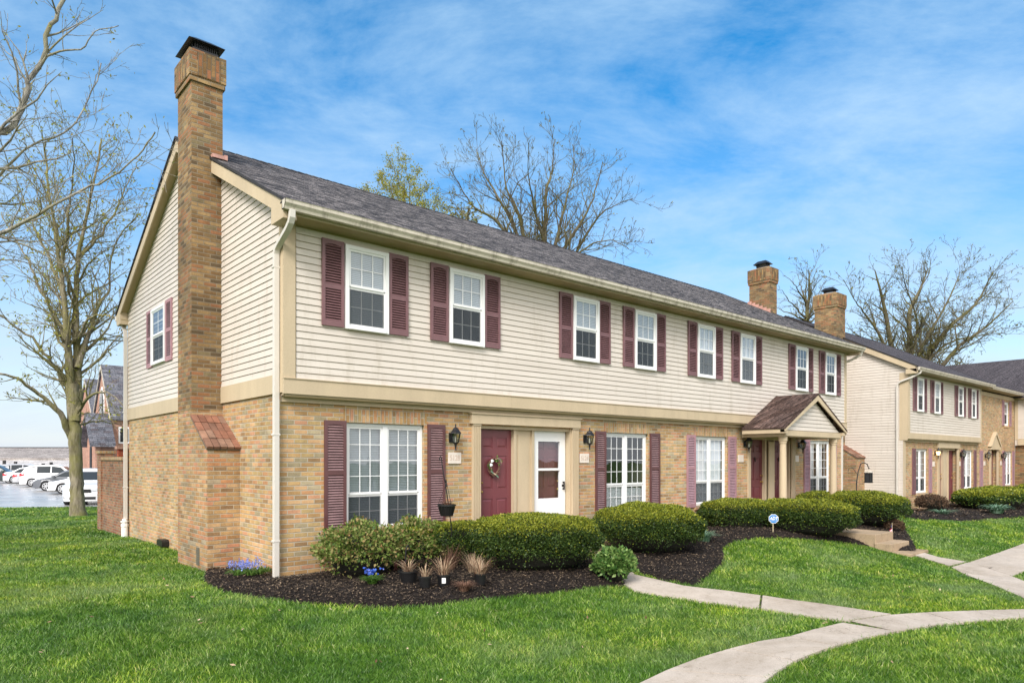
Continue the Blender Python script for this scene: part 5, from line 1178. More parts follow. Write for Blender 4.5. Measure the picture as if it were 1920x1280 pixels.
# ------------------------------------------------------------------ trees: main limbs given, the rest grown from them
def grow_tree(name, label, limbs, seed, bark_, levels=3, dens=(1.1, 2.2, 3.0), lens=(.42, .5, .5), twig=.009, budm=None, nbud=0, budsize=.05, group=None, up=.25, maxlen=4.0, drop=.0, minr=.007, budband=None, base=None):
    """limbs: list of (points, r0, r1); every limb sprouts branches along its length, these sprout twigs"""
    rs = random.Random(seed); V = []; F = []
    tips = []
    def tube(pts, rr, n):
        b = len(V); upv = None
        for i, p in enumerate(pts):
            d = (pts[min(i + 1, len(pts) - 1)] - pts[max(i - 1, 0)])
            d = d.normalized() if d.length > 1e-9 else Vector((0, 0, 1))
            if upv is None: upv = Vector((0, 0, 1)) if abs(d.z) < .9 else Vector((1, 0, 0))
            a = d.cross(upv); a = a.normalized() if a.length > 1e-6 else Vector((1, 0, 0)); c = a.cross(d).normalized(); upv = c
            for k_ in range(n):
                t_ = 2 * math.pi * k_ / n; q = p + (a * math.cos(t_) + c * math.sin(t_)) * rr[i]; V.append((q.x, q.y, q.z))
        for j in range(len(pts) - 1):
            for k_ in range(n): F.append((b + j * n + k_, b + j * n + (k_ + 1) % n, b + (j + 1) * n + (k_ + 1) % n, b + (j + 1) * n + k_))
    def smooth_line(pts):
        out = []
        n = len(pts)
        for i in range(n - 1):
            p0, p1, p2, p3 = pts[max(i - 1, 0)], pts[i], pts[i + 1], pts[min(i + 2, n - 1)]
            for k_ in range(4):
                t_ = k_ / 4; out.append(.5 * ((2 * p1) + (p2 - p0) * t_ + (2 * p0 - 5 * p1 + 4 * p2 - p3) * t_ * t_ + (3 * p1 - p0 - 3 * p2 + p3) * t_ ** 3))
        out.append(pts[-1]); return out
    def sprout(pts, rr, lv, L):
        """side branches along a line"""
        if lv >= levels: return
        seg = [(pts[i + 1] - pts[i]).length for i in range(len(pts) - 1)]; tot = sum(seg)
        n = max(1, int(tot * dens[lv] + rs.random()))
        for i in range(n):
            t_ = (i + rs.random() * .9) / n
            if t_ < .12 and lv == 0: t_ = .12 + rs.random() * .2
            s_ = t_ * tot; j = 0
            while j < len(seg) - 1 and s_ > seg[j]: s_ -= seg[j]; j += 1
            p = pts[j].lerp(pts[j + 1], min(1, s_ / max(seg[j], 1e-6))); d = (pts[j + 1] - pts[j]).normalized(); r = rr[j] * .9
            a = Vector((rs.gauss(0, 1), rs.gauss(0, 1), rs.gauss(0, 1))); a = (a - d * a.dot(d)).normalized()
            ang = rad(rs.uniform(28, 62)); nd = (d * math.cos(ang) + a * math.sin(ang)); nd.z += up * (.3 + rs.random() * .6) - drop * rs.random(); nd.normalize()
            ln = min(maxlen / (1 + lv * .8), L * lens[lv] * (1.15 - .6 * t_) * rs.uniform(.6, 1.2))
            r0 = min(r * .62, .012 + ln * .022) * rs.uniform(.75, 1.05); r0 = max(r0, minr)
            m_ = 5 if lv < 2 else 4 if lv == 2 else 3
            q = [p]; qr = [r0]; cd = nd.copy()
            for k_ in range(m_):
                cd = cd + Vector((rs.gauss(0, .17), rs.gauss(0, .17), rs.gauss(0, .13) + up * .14)); cd.normalize(); q.append(q[-1] + cd * ln / m_); qr.append(max(minr * .75, r0 * (1 - .85 * (k_ + 1) / m_)))
            tube(q, qr, 5 if lv == 0 else 4 if lv == 1 else 3)
            if lv >= 1: tips.append(q[-1]); tips.append(q[-2])
            sprout(q, qr, lv + 1, ln)
    for pts, r0, r1 in limbs:
        pts = smooth_line([Vector(p) for p in pts]); n = len(pts)
        rr = [r1 + (r0 - r1) * (1 - i / (n - 1)) ** (1.9 if r0 < .21 else 1.0) for i in range(n)]
        if r0 < .25:
            for i in range(2, n): pts[i] = pts[i] + Vector((rs.gauss(0, 1), rs.gauss(0, 1), rs.gauss(0, 1))) * (.014 if r0 > .11 else min(.035, r0 * .35))
        if pts[0].z < 1.0 and r0 > .15:
            rr = [r * (1 + .38 * math.exp(-(p.z - pts[0].z) / .35)) for r, p in zip(rr, pts)]
        tube(pts, rr, 12 if r0 > .12 else 8)
        L = sum((pts[i + 1] - pts[i]).length for i in range(n - 1)); cut = [i for i, p in enumerate(pts) if p.z > (base[2] + 3.0 if base else -9)]
        if cut: i0 = cut[0]; sprout(pts[i0:], rr[i0:], 0, max(2.0, L)) if len(pts) - i0 > 2 else None
    b = base or tuple(limbs[0][0][0])
    root = empty(name, b, label, 'tree', group)
    Vn = np.array(V, np.float32); Fn = np.array(F, np.int32)
    np_mesh('branches', Vn, Fn, M[bark_], root, smooth=True)
    if budm and nbud:
        g = np.random.RandomState(seed); T_ = np.array([(p.x, p.y, p.z) for p in tips])
        if budband is not None: T_ = T_[(T_[:, 2] > budband[0]) & (T_[:, 2] < budband[1])]
        P = T_[g.randint(0, len(T_), nbud)] + g.normal(0, .06 if nbud < 9000 else .13, (nbud, 3)); s_ = budsize * (.5 + g.rand(nbud))[:, None]
        a = g.normal(0, 1, (nbud, 3)); a /= np.linalg.norm(a, axis=1)[:, None]; c = np.cross(a, g.normal(0, 1, (nbud, 3))); c /= np.linalg.norm(c, axis=1)[:, None]
        Vb = np.stack([P - a * s_, P + c * s_ * .45, P + a * s_, P - c * s_ * .45], 1).reshape(-1, 3)
        np_mesh('leaves', Vb, np.arange(nbud * 4).reshape(-1, 4), M[budm], root)
    print(name, len(F)); return root
rt = random.Random(3)
def L3(pts, d, r0, r1, amp=.0, d1=None):
    out = []; n = len(pts)
    for i, (px, py) in enumerate(pts): out.append(dp(px, py, d + ((d1 - d) * i / (n - 1) if d1 is not None else 0) + rt.uniform(-amp, amp)))
    return (out, r0, r1)
bx_, by_ = gp(147, 966); dT = (bx_ - CX0) * FW[0] + (by_ - CY0) * FW[1]
base = (bx_, by_, T(bx_, by_) - .1)
tr = [([Vector(base), dp(145, 930, dT), dp(143, 880, dT), dp(141, 830, dT), dp(138, 780, dT), dp(136, 720, dT)], .225, .19),
      L3([(138, 790), (131, 720), (127, 640), (120, 560), (113, 500), (104, 430), (92, 360), (86, 300), (84, 265)], dT, .17, .03, .1, dT - .5),
      L3([(141, 790), (146, 720), (143, 640), (142, 560), (148, 480), (160, 420), (174, 350), (186, 290), (190, 262)], dT, .18, .03, .1, dT + .8),
      L3([(146, 690), (158, 650), (172, 610), (186, 570), (204, 545), (208, 490), (226, 440), (262, 400)], dT, .12, .02, .15, dT + 1.2),
      L3([(134, 820), (112, 775), (80, 745), (40, 715), (0, 700), (-50, 700)], dT, .13, .03, .1, dT - 2.0),
      L3([(132, 740), (110, 700), (85, 660), (50, 625), (10, 600), (-40, 560)], dT, .10, .025, .1, dT - 1.5),
      L3([(126, 650), (108, 600), (84, 560), (58, 500), (30, 450), (0, 400)], dT, .09, .02, .1, dT + 1.6),
      L3([(143, 640), (165, 600), (190, 590), (222, 598), (250, 615)], dT, .06, .015, .1, dT - 1.6),
      L3([(142, 780), (165, 745), (195, 735), (222, 748), (240, 770)], dT, .07, .015, .1, dT - 2.2),
      L3([(146, 860), (150, 800), (175, 790), (205, 792), (238, 800)], dT, .06, .015, .1, dT + 2.2),
      L3([(120, 560), (98, 500), (70, 440), (48, 380), (30, 330)], dT, .08, .015, .15, dT + 2.4),
      L3([(115, 500), (128, 430), (132, 370), (140, 310), (136, 260)], dT, .07, .015, .15, dT - 2.4),
      L3([(148, 480), (180, 450), (215, 400), (240, 340), (262, 300)], dT, .07, .015, .15, dT + 1.5),
      L3([(142, 560), (120, 500), (100, 400), (55, 300), (20, 270)], dT, .06, .015, .15, dT - 2.8)]
grow_tree('deciduous_tree', 'tall mossy tree with split trunk on the lawn left of the house', tr, 11, 'bark', levels=4, dens=(1.9, 2.4, 2.6, 2.0), lens=(.36, .55, .6, .6), budm='bud', nbud=4200, budsize=.05, up=.26, maxlen=2.5, base=base, minr=.008)
dl = 13.0; e = dp(-330, 861, dl); gb = (e.x, e.y, T(e.x, e.y) - .1)
tl = [([Vector(gb), dp(-325, 700, dl), dp(-315, 500, dl), dp(-300, 330, dl), dp(-290, 150, dl), dp(-285, -20, dl), dp(-270, -170, dl)], .34, .03),
      L3([(-300, 420), (-380, 300), (-470, 200), (-520, 80)], dl, .10, .015, .1, dl + 1), L3([(-305, 520), (-420, 440), (-540, 400), (-640, 330)], dl, .09, .015, .1, dl - 1), L3([(-290, 180), (-360, 40), (-400, -100)], dl, .08, .015, .1, dl - .5),
      L3([(-320, 620), (-180, 560), (-80, 480), (0, 440), (70, 400), (150, 360), (215, 330), (255, 292), (292, 248)], dl, .07, .012, .1, dl - .6),
      L3([(-310, 480), (-150, 400), (-60, 330), (0, 258), (38, 200), (62, 140), (88, 80), (112, 20), (125, -60)], dl, .10, .035, .1, dl + .5),
      L3([(-300, 360), (-160, 330), (-40, 360), (0, 325), (60, 272), (130, 240), (165, 190), (190, 120)], dl, .05, .012, .1, dl + 1.2),
      L3([(-320, 640), (-200, 520), (-80, 450), (0, 445), (90, 480), (130, 500)], dl, .06, .012, .1, dl + .8),
      L3([(62, 140), (100, 100), (150, 92), (180, 60), (220, 50)], dl + .4, .03, .008, .05),
      L3([(-290, 150), (-150, 50), (-40, 0), (30, -60)], dl, .10, .04, .05)]
grow_tree('deciduous_tree', 'bare grey tree reaching in from beyond the upper left corner', tl, 5, 'bark_grey', levels=4, dens=(2.3, 2.8, 3.2, 2.8), lens=(.30, .5, .55, .6), budm='bud', nbud=1100, budsize=.03, up=.2, maxlen=1.9, base=gb, minr=.0048)
d2 = 33; e = dp(1012, 861, d2); gb = (e.x, e.y, T(e.x, e.y) - .1)
t2 = [([Vector(gb), dp(1012, 700, d2), dp(1015, 560, d2), dp(1018, 470, d2)], .34, .2),
      L3([(1018, 480), (1022, 400), (1025, 330), (1035, 290), (1040, 225)], d2, .15, .02, .1, d2 + 1),
      L3([(1016, 540), (985, 440), (968, 370), (950, 330), (945, 280), (940, 230)], d2, .14, .02, .1, d2 - 1),
      L3([(1016, 560), (960, 400), (925, 330), (905, 290), (893, 245)], d2, .12, .02, .1, d2 + 1.5),
      L3([(1014, 590), (945, 415), (890, 370), (865, 330), (845, 290)], d2, .12, .015, .1, d2 - 2),
      L3([(1018, 520), (1045, 430), (1062, 350), (1075, 290), (1075, 235)], d2, .12, .02, .1, d2 + 2),
      L3([(1018, 545), (1060, 450), (1100, 380), (1120, 320), (1130, 275)], d2, .13, .02, .1, d2 - 1),
      L3([(1016, 580), (1070, 480), (1120, 390), (1150, 365), (1187, 348)], d2, .12, .015, .1, d2 + 1),
      L3([(1014, 600), (1060, 500), (1110, 445), (1150, 440), (1180, 455)], d2, .09, .015, .1, d2 - 2),
      L3([(1020, 440), (1000, 360), (990, 300), (992, 240)], d2, .08, .015, .1, d2 - 2.5)]
for _l in t2[1:]:
    for _p in _l[0]: _p.z -= max(0, _p.z - 9) * .10
grow_tree('deciduous_tree', 'widest bare tree rising behind the middle of the near roof', t2, 21, 'bark_far', levels=4, dens=(2.3, 2.8, 3.0, 2.6), lens=(.36, .55, .6, .65), budm='bud_dark', nbud=1600, budsize=.05, up=.45, maxlen=2.0, base=gb, minr=.0085, group='trees behind the townhouses')
d3 = 35
def small_crown(px, top, span, d, seed, label, nb, leafm='bud_dark', bs=.07, bottom=620, up=.25, ml=1.5, droop=.45, dens=(1.7, 2.2, 2.2, 2)):
    e = dp(px, 861, d); gb = (e.x, e.y, T(e.x, e.y) - .1); q = random.Random(seed)
    lim = [([Vector(gb), dp(px, 720, d), dp(px, bottom, d), dp(px + 4, (bottom + top) / 2, d), dp(px + 6, top + 20, d)], .24, .02)]
    for i in range(9):
        a = (i - 4) / 4.0; tx = px + a * span + q.uniform(-8, 8); ty = top + 15 + abs(a) ** 1.7 * (bottom - top) * droop + q.uniform(-10, 15)
        dd = d + q.uniform(-3, 3); y0 = bottom - 20 - q.random() * (bottom - top) * .35
        lim.append(([dp(px, y0, d), dp(px + a * span * .35, (y0 * .65 + ty * .35), d + (dd - d) * .4), dp(px + a * span * .75, (y0 * .3 + ty * .7), d + (dd - d) * .8), dp(tx, ty, dd)], .09, .015))
    return grow_tree('deciduous_tree', label, lim, seed, 'bark_far', levels=4, dens=dens, lens=(.34, .5, .55, .6), budm=leafm, nbud=nb, budsize=bs, up=up, maxlen=ml, base=gb, minr=.009, group='trees behind the townhouses')
small_crown(752, 322, 84, 33, 31, 'yellow-green budding tree behind the left part of the near roof', 30000, leafm='bud', bs=.046, bottom=600, droop=.14, ml=1.7)
small_crown(872, 370, 40, 30, 37, 'slim budding tree between the leafy crown and the widest bare tree', 1500, bs=.06, bottom=480)
d4 = 52; e = dp(1700, 861, d4); gb = (e.x, e.y, T(e.x, e.y) - .1)
t4 = [([Vector(gb), dp(1696, 800, d4), dp(1690, 750, d4), dp(1692, 720, d4)], .55, .40),
      L3([(1692, 730), (1705, 640), (1705, 570), (1725, 520), (1740, 475)], d4, .26, .03, .1, d4 + 2),
      L3([(1690, 740), (1672, 650), (1660, 570), (1650, 520), (1640, 480)], d4, .24, .03, .1, d4 - 2),
      L3([(1690, 735), (1740, 660), (1780, 600), (1830, 550), (1862, 480)], d4, .24, .03, .1, d4 + 3),
      L3([(1694, 745), (1760, 690), (1800, 640), (1850, 600), (1900, 545)], d4, .22, .02, .1, d4 - 2),
      L3([(1700, 735), (1730, 640), (1770, 560), (1795, 500), (1800, 470)], d4, .2, .02, .1, d4 + 2),
      L3([(1680, 700), (1650, 620), (1620, 570), (1600, 540), (1582, 500)], d4, .16, .02, .1, d4 - 3),
      L3([(1700, 700), (1720, 600), (1700, 520), (1690, 475)], d4, .15, .02, .1, d4 - 4),
      L3([(1710, 720), (1770, 640), (1850, 615), (1880, 600)], d4, .14, .02, .1, d4 + 1),
      L3([(1700, 740), (1750, 720), (1790, 690), (1810, 660)], d4, .14, .02, .1, d4 - 1),
      L3([(1670, 690), (1630, 640), (1600, 610), (1585, 600)], d4, .12, .02, .1, d4 + 1)]
for _l in t4[1:]:
    for _p in _l[0]: _p.z -= max(0, _p.z - 8) * .12
grow_tree('deciduous_tree', 'broad mossy limbed tree rising above the farther townhouse roof', t4, 41, 'bark_far', levels=4, dens=(1.8, 2.0, 2.2, 1.8), lens=(.36, .55, .6, .62), budm='bud_dark', nbud=3600, budsize=.07, up=.2, maxlen=3.0, base=gb, minr=.0125, group='trees behind the townhouses')
small_crown(1512, 488, 62, 48, 47, 'bare tree between the two far chimneys', 500, bs=.06, bottom=640, up=.3, dens=(1.8, 2.2, 2.4, 2.2), ml=2.4)
small_crown(1800, 662, 40, 60, 53, 'low bare thicket just right of the broad tree above the roof valley', 400, bs=.07, bottom=720, up=.2, dens=(1.0, 1.3, 1.4, 1.2))

# ------------------------------------------------------------------ clipped and loose shrubs
def shell_shrub(name, label, c, r, h, n, leaf, seed, tipm='yew_tip', bodym='yew', boxy=2.6, rz=0.0, group=None, cat='hedge', rough=.05, core=True, tipfrac=.88, fuzz=.02, zlow=.03, topflat=1.0, lean=0.6):
    """superellipsoid of many small leaves round a dark twiggy core; lighter leaves on the sheared top paint new growth and top light"""
    g = np.random.RandomState(seed); gz = T(c[0], c[1]) + c[2]
    d = g.normal(0, 1, (n, 3)); d[:, 2] = np.where(d[:, 2] < -.3, -d[:, 2] * .6, d[:, 2]); d /= np.linalg.norm(d, axis=1)[:, None]
    p = boxy; s_ = (np.abs(d[:, 0]) ** p + np.abs(d[:, 1]) ** p + np.abs(d[:, 2]) ** p) ** (-1 / p)
    q = d * s_[:, None]
    bumpv = 1 + rough * (np.sin(q[:, 0] * 5 + seed) * np.sin(q[:, 1] * 6 + 1) + .6 * np.sin(q[:, 2] * 9 + q[:, 0] * 7)) + g.normal(0, fuzz, n) - (g.rand(n) ** 3) * .10
    hc = h * .48
    P = q * bumpv[:, None] * np.array([r[0], r[1], h - hc]); P[:, 2] = np.where(q[:, 2] < 0, q[:, 2] * bumpv * (hc - zlow), P[:, 2] * topflat)
    # narrower at the foot
    taper = np.where(q[:, 2] < 0, 1 - .16 * (-q[:, 2]) ** 1.5, 1); P[:, 0] *= taper; P[:, 1] *= taper
    nrm = np.sign(q) * np.abs(q) ** (p - 1) / np.array([r[0], r[1], h - hc]); nrm /= np.linalg.norm(nrm, axis=1)[:, None]
    a = nrm * lean + g.normal(0, .6, (n, 3)); a /= np.linalg.norm(a, axis=1)[:, None]
    b = np.cross(a, g.normal(0, 1, (n, 3))); b /= np.linalg.norm(b, axis=1)[:, None]
    L = leaf * (.6 + .8 * g.rand(n))[:, None]; W_ = L * .42
    ca, sa = math.cos(rz), math.sin(rz); R = np.array([[ca, sa, 0], [-sa, ca, 0], [0, 0, 1]])
    P, a, b = P @ R, a @ R, b @ R
    P += np.array([c[0], c[1], gz + hc])
    V = np.stack([P - a * L * .3, P + b * W_ + a * L * .2, P + a * L, P - b * W_ + a * L * .2], 1).reshape(-1, 3)
    nz_ = nrm[:, 2]; prob = np.clip((nz_ - .30) * 1.9, .05, tipfrac); mi = (g.rand(n) < prob).astype(int)  # upward leaves get the lighter colour: new growth and painted top light
    F = np.arange(n * 4).reshape(-1, 4)
    # the core
    k1, k2 = 20, 12; cv = []; cf = []
    for j in range(k2 + 1):
        ph = -1.35 + 2.92 * j / k2
        for i in range(k1):
            th = 2 * math.pi * i / k1; dx, dy, dz = math.cos(ph) * math.cos(th), math.cos(ph) * math.sin(th), math.sin(ph)
            s2 = (abs(dx) ** p + abs(dy) ** p + abs(dz) ** p) ** (-1 / p) * .86
            tp = 1 - .16 * max(0, -dz * s2) ** 1.5
            x, y, z_ = dx * s2 * r[0] * tp, dy * s2 * r[1] * tp, dz * s2 * ((h - hc) if dz > 0 else hc * 1.1)
            cv.append((x * ca - y * sa + c[0], x * sa + y * ca + c[1], z_ + gz + hc))
    for j in range(k2):
        for i in range(k1): cf.append((j * k1 + i, j * k1 + (i + 1) % k1, (j + 1) * k1 + (i + 1) % k1, (j + 1) * k1 + i))
    if core:
        off = len(V); V = np.concatenate([V, np.array(cv)]); F = np.concatenate([F, np.array(cf) + off]); mi = np.concatenate([mi, np.full(len(cf), 2)])
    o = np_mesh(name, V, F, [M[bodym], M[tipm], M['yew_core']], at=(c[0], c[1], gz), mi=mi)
    tag(o, label, cat, group); return o
GH = 'clipped yew hedges along the townhouses'
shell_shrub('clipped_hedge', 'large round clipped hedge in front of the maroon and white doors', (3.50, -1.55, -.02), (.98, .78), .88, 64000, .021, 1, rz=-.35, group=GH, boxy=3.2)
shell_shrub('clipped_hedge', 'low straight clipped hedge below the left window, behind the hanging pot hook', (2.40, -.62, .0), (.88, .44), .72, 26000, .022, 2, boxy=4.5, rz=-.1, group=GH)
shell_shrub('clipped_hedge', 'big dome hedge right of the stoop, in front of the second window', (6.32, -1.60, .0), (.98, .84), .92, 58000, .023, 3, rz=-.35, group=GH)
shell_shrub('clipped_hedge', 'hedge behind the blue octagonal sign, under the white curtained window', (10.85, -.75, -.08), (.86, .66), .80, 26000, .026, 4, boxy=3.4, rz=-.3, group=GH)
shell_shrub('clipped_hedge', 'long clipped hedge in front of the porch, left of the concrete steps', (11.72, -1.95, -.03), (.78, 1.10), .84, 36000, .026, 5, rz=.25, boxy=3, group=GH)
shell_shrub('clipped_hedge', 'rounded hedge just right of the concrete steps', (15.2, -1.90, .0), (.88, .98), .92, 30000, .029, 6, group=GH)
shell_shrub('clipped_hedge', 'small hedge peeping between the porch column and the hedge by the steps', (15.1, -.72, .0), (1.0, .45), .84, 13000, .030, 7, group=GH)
S1 = 1
shell_shrub('loose_shrub', 'airy yellow-green shrub left of the first window, beside the downspout', (.98, -.62, .0), (.60, .50), .80, 9500, .036, 8, bodym='loose', tipm='loose', boxy=2.1, cat='shrub', fuzz=.085, rough=.13, lean=.9, group='loose shrubs under the first window')
shell_shrub('loose_shrub', 'airy shrub with bare red stems showing, behind the blue pansies', (1.88, -.62, .0), (.52, .42), .78, 7000, .036, 9, bodym='loose', tipm='loose', boxy=2.1, cat='shrub', fuzz=.085, rough=.13, lean=.9, group='loose shrubs under the first window')
mb = MB(); st_ = random.Random(8)
for i in range(9):
    a_ = st_.uniform(1.35, 1.75); b_ = -.82 + st_.uniform(-.1, .05); mb.tube([(a_, b_, T(a_, b_)), (a_ + st_.uniform(-.06, .1), b_ - .02, .22), (a_ + st_.uniform(-.2, .25), b_ + st_.uniform(-.05, .1), .52)], [.009, .007, .004], 5)
S2_ = [o for o in bpy.data.objects if o.get('label', '').startswith('airy shrub with bare')][0]
mb.build('stems', plain('red_stem', (.13, .03, .03), .6, .1), S2_)
ax0, ay0 = gp(1160, 1100)
shell_shrub('azalea_bush', 'small bright green bush at the edge of the front path', (ax0 + .12, ay0 + .18, .0), (.30, .28), .50, 3600, .045, 10, bodym='azalea', tipm='azalea', boxy=2.0, cat='shrub', fuzz=.08, rough=.12, lean=1.0)
for i, (px, py, rx, ry, h, lb) in enumerate(((1757, 951, 1.1, .8, .85, 'clipped hedge under the left window of the farther row, behind the round brown shrub'), (1842, 951, 2.0, .9, .92, 'longest clipped hedge in front of the farther row'),
                                         (1888, 940, 1.1, .9, .95, 'clipped hedge right behind the longest one of the farther row'), (1908, 934, 1.4, 1.0, .9, 'hedge at the right frame edge before the pedimented door'), (1900, 918, 1.4, 1.0, 1.0, 'farthest hedge, against the dark brick wing'))):
    x, y = gp(px, py); L = ((x - CX0) ** 2 + (y - CY0) ** 2) ** .5
    y = min(y, -1.0) if i < 4 else y; x = CX0 + (x - CX0)
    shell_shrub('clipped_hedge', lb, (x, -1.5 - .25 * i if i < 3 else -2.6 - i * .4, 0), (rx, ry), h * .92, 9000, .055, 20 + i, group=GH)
BS = gp(1752, 960)
shell_shrub('brown_shrub', 'round leafless brown shrub before the farther row', (BS[0], BS[1] + .1, 0), (.50, .5), .62, 3000, .04, 30, bodym='brown_shrub', tipm='brown_shrub', boxy=2.1, cat='shrub', fuzz=.05)
BS = gp(1690, 1003)
shell_shrub('brown_shrub', 'small dark brown twiggy shrub behind the little flag', (BS[0] + .1, BS[1] + .2, 0), (.22, .22), .34, 1200, .03, 31, bodym='brown_shrub', tipm='brown_shrub', boxy=2.0, cat='shrub', fuzz=.07, core=False)
def tuft(name, label, px, py, n, h, spread, m, cat, seed, w_=.008, arch=.6, loc=None, zoff=0.0, parent=None, droop=True):
    x, y = loc[:2] if loc else gp(px, py); g = random.Random(seed); z = T(x, y) + .08 + zoff if loc is None or len(loc) < 3 else loc[2]
    mb = MB()
    for i in range(n):
        a = g.random() * 6.283; r = spread * g.random() * .35; L = h * g.uniform(.6, 1.15); o = g.uniform(.25, 1) * spread
        p0 = Vector((x + math.cos(a) * r, y + math.sin(a) * r, z)); prev = None; s_ = Vector((-math.sin(a), math.cos(a), 0)) * w_ * g.uniform(.6, 1.2)
        vs = []
        for k_ in range(5):
            t_ = k_ / 4; q = p0 + Vector((math.cos(a) * o * t_ ** 1.4, math.sin(a) * o * t_ ** 1.4, L * (t_ - (arch * t_ ** 2.6 if droop else 0)))); ww = s_ * (1 - t_ * .85); vs += [tuple(q - ww), tuple(q + ww)]
        mb.add(vs, [(2 * k_, 2 * k_ + 1, 2 * k_ + 3, 2 * k_ + 2) for k_ in range(4)])
    if parent: return mb.build(name, M[m], parent)
    o = mb.build(name, M[m], at=(x, y, z)); tag(o, label, cat); return o
def flowers(o, x, y, z, n, r, h0, h1, m, size, seed, spike=False):
    g = np.random.RandomState(seed); Vs = []
    k_ = n * (10 if spike else 5)
    base_ = np.stack([x + g.normal(0, r * .5, n), y + g.normal(0, r * .5, n), z + h0 + g.rand(n) * (h1 - h0)], 1)
    P = np.repeat(base_, 10 if spike else 5, 0)
    if spike: P[:, 2] += (np.arange(k_) % 10) * .009 - .03; P[:, :2] += g.normal(0, .009, (k_, 2))
    else: P += g.normal(0, size * .45, (k_, 3)) * np.array([1, 1, .4])
    a = g.normal(0, 1, (k_, 3)); a /= np.linalg.norm(a, axis=1)[:, None]; b = np.cross(a, g.normal(0, 1, (k_, 3))); b /= np.linalg.norm(b, axis=1)[:, None]
    s_ = size * (.6 + .5 * g.rand(k_))[:, None]
    V = np.stack([P - a * s_, P + b * s_, P + a * s_, P - b * s_], 1).reshape(-1, 3)
    np_mesh('blossom', V, np.arange(k_ * 4).reshape(-1, 4), M[m], o)
hy = empty('hyacinth_clump', (-.33, .30, T(-.33, .3) + .105), 'clump of pale blue spring flowers between the chimney foot and the downspout', 'flowers')
for i, (dx, dy) in enumerate(((-.15, .03), (0, -.05), (.14, -.02), (.24, .06), (-.04, .12))): tuft('foliage', None, 0, 0, 60, .20, .22, 'bulb_leaf', None, 60 + i, .008, .75, loc=(-.33 + dx, .30 + dy, T(-.33, .3) + .105), parent=hy)
flowers(hy, -.33, .33, T(-.3, .3) + .105, 60, .22, .10, .17, 'blue', .0125, 3, spike=True)
x, y = gp(698, 1108); pz = T(x, y) + .105; pa = empty('pansy_clump', (x, y, pz), 'small clump of deep blue pansies in front of the loose shrubs', 'flowers')
tuft('foliage', None, 0, 0, 260, .17, .17, 'bulb_leaf', None, 71, .012, .5, loc=(x, y, pz), parent=pa); flowers(pa, x, y, pz, 34, .14, .12, .19, 'blue_deep', .017, 5)
tuft('strap_leaf_clump', 'blue-green strap leaf clump beside the big dome hedge', 1318, 1022, 210, .42, .36, 'strap', 'plant', 81, .013, .55)
tuft('strap_leaf_clump', 'low pale strap leaf clump on the mulch before the farther row', 1768, 968, 120, .28, .5, 'strap', 'plant', 82, .025, .5)
tuft('strap_leaf_clump', 'drooping blue-green strap leaf clump under the longest far hedge', 1868, 966, 160, .6, .55, 'strap', 'plant', 83, .035, .6)
tuft('dead_grass_clump', 'low orange-brown dead tuft on the far mulch', 1724, 962, 90, .22, .35, 'straw', 'plant', 84, .02, .5)
tuft('garden_seedling', 'small leafy green sprout against the brick below the curtained window', 1345, 968, 60, .34, .30, 'bulb_leaf', 'plant', 85, .02, .4)
# dead plants in black nursery pots
def pot(px, py, r, h, label, n, ph, pr, seed, tagcol=False, m='straw', w_=.006, loc=None):
    x, y = loc or gp(px, py); y += r * .6; z = T(x, y) + .10; o = empty('nursery_pot', (x, y, z), label, 'plant pot', 'black nursery pots of dead plants')
    mb = MB(); mb.lathe([(r * .74, 0), (r * .97, h * .86), (r * 1.06, h * .87), (r * 1.06, h), (r * .96, h), (r * .93, h * .84), (.001, h * .84)], (x, y, z), 20, cap=False); mb.lathe([(r * .74, 0), (.001, .001)], (x, y, z), 20, cap=False); mb.build('pot', M['plastic'], o, smooth=False)
    mb = MB(); mb.lathe([(r * .93, h * .86), (.001, h * .9)], (x, y, z), 12, cap=False); mb.build('soil', M['mulch'], o)
    if tagcol:
        a0 = math.atan2(CY0 - y, CX0 - x); mb = MB()
        for i in range(4):
            a = a0 - .28 + .14 * i; b_ = a + .14; R_ = r * .93
            mb.quad((x + math.cos(a) * R_, y + math.sin(a) * R_, z + h * .28), (x + math.cos(b_) * R_, y + math.sin(b_) * R_, z + h * .28), (x + math.cos(b_) * R_ * 1.03, y + math.sin(b_) * R_ * 1.03, z + h * .75), (x + math.cos(a) * R_ * 1.03, y + math.sin(a) * R_ * 1.03, z + h * .75))
        mb.build('label_sticker', M['white'], o)
    tuft('dead_stems', None, 0, 0, n, ph, pr, m, None, seed, w_, .35, loc=(x, y, z + h * .85), parent=o)
    tuft('dead_stems', None, 0, 0, n // 2, ph * .8, pr * 1.2, 'rust', None, seed + 1, w_ * .6, .3, loc=(x, y, z + h * .85), parent=o)
    return o
pot(772, 1106, .135, .155, 'widest low black pot with a white rim mark, leftmost of the dead pots', 60, .22, .20, 91)
pot(801, 1116, .088, .15, 'small black pot with few pale straw stalks, second from left', 36, .24, .17, 93, w_=.007)
pot(837, 1113, .098, .155, 'black pot with a white and yellow sticker on its side', 70, .34, .24, 95, tagcol=True)
pot(905, 1110, .09, .15, 'rightmost black pot with a tall spray of pale straw', 90, .32, .24, 97)
tuft('dead_plant', 'round rusty brown dead plant lying between the black pots', 870, 1118, 330, .20, .20, 'rust', 'plant', 99, .004, .5)
tuft('dead_plant', 'bare grey-brown twiggy bush behind the stickered pot', 842, 1078, 200, .42, .28, 'rust', 'plant', 101, .0035, .1)
tuft('dead_plant', 'bushy dry stalks standing behind the rightmost pot', 888, 1085, 160, .34, .25, 'straw', 'plant', 103, .004, .2)

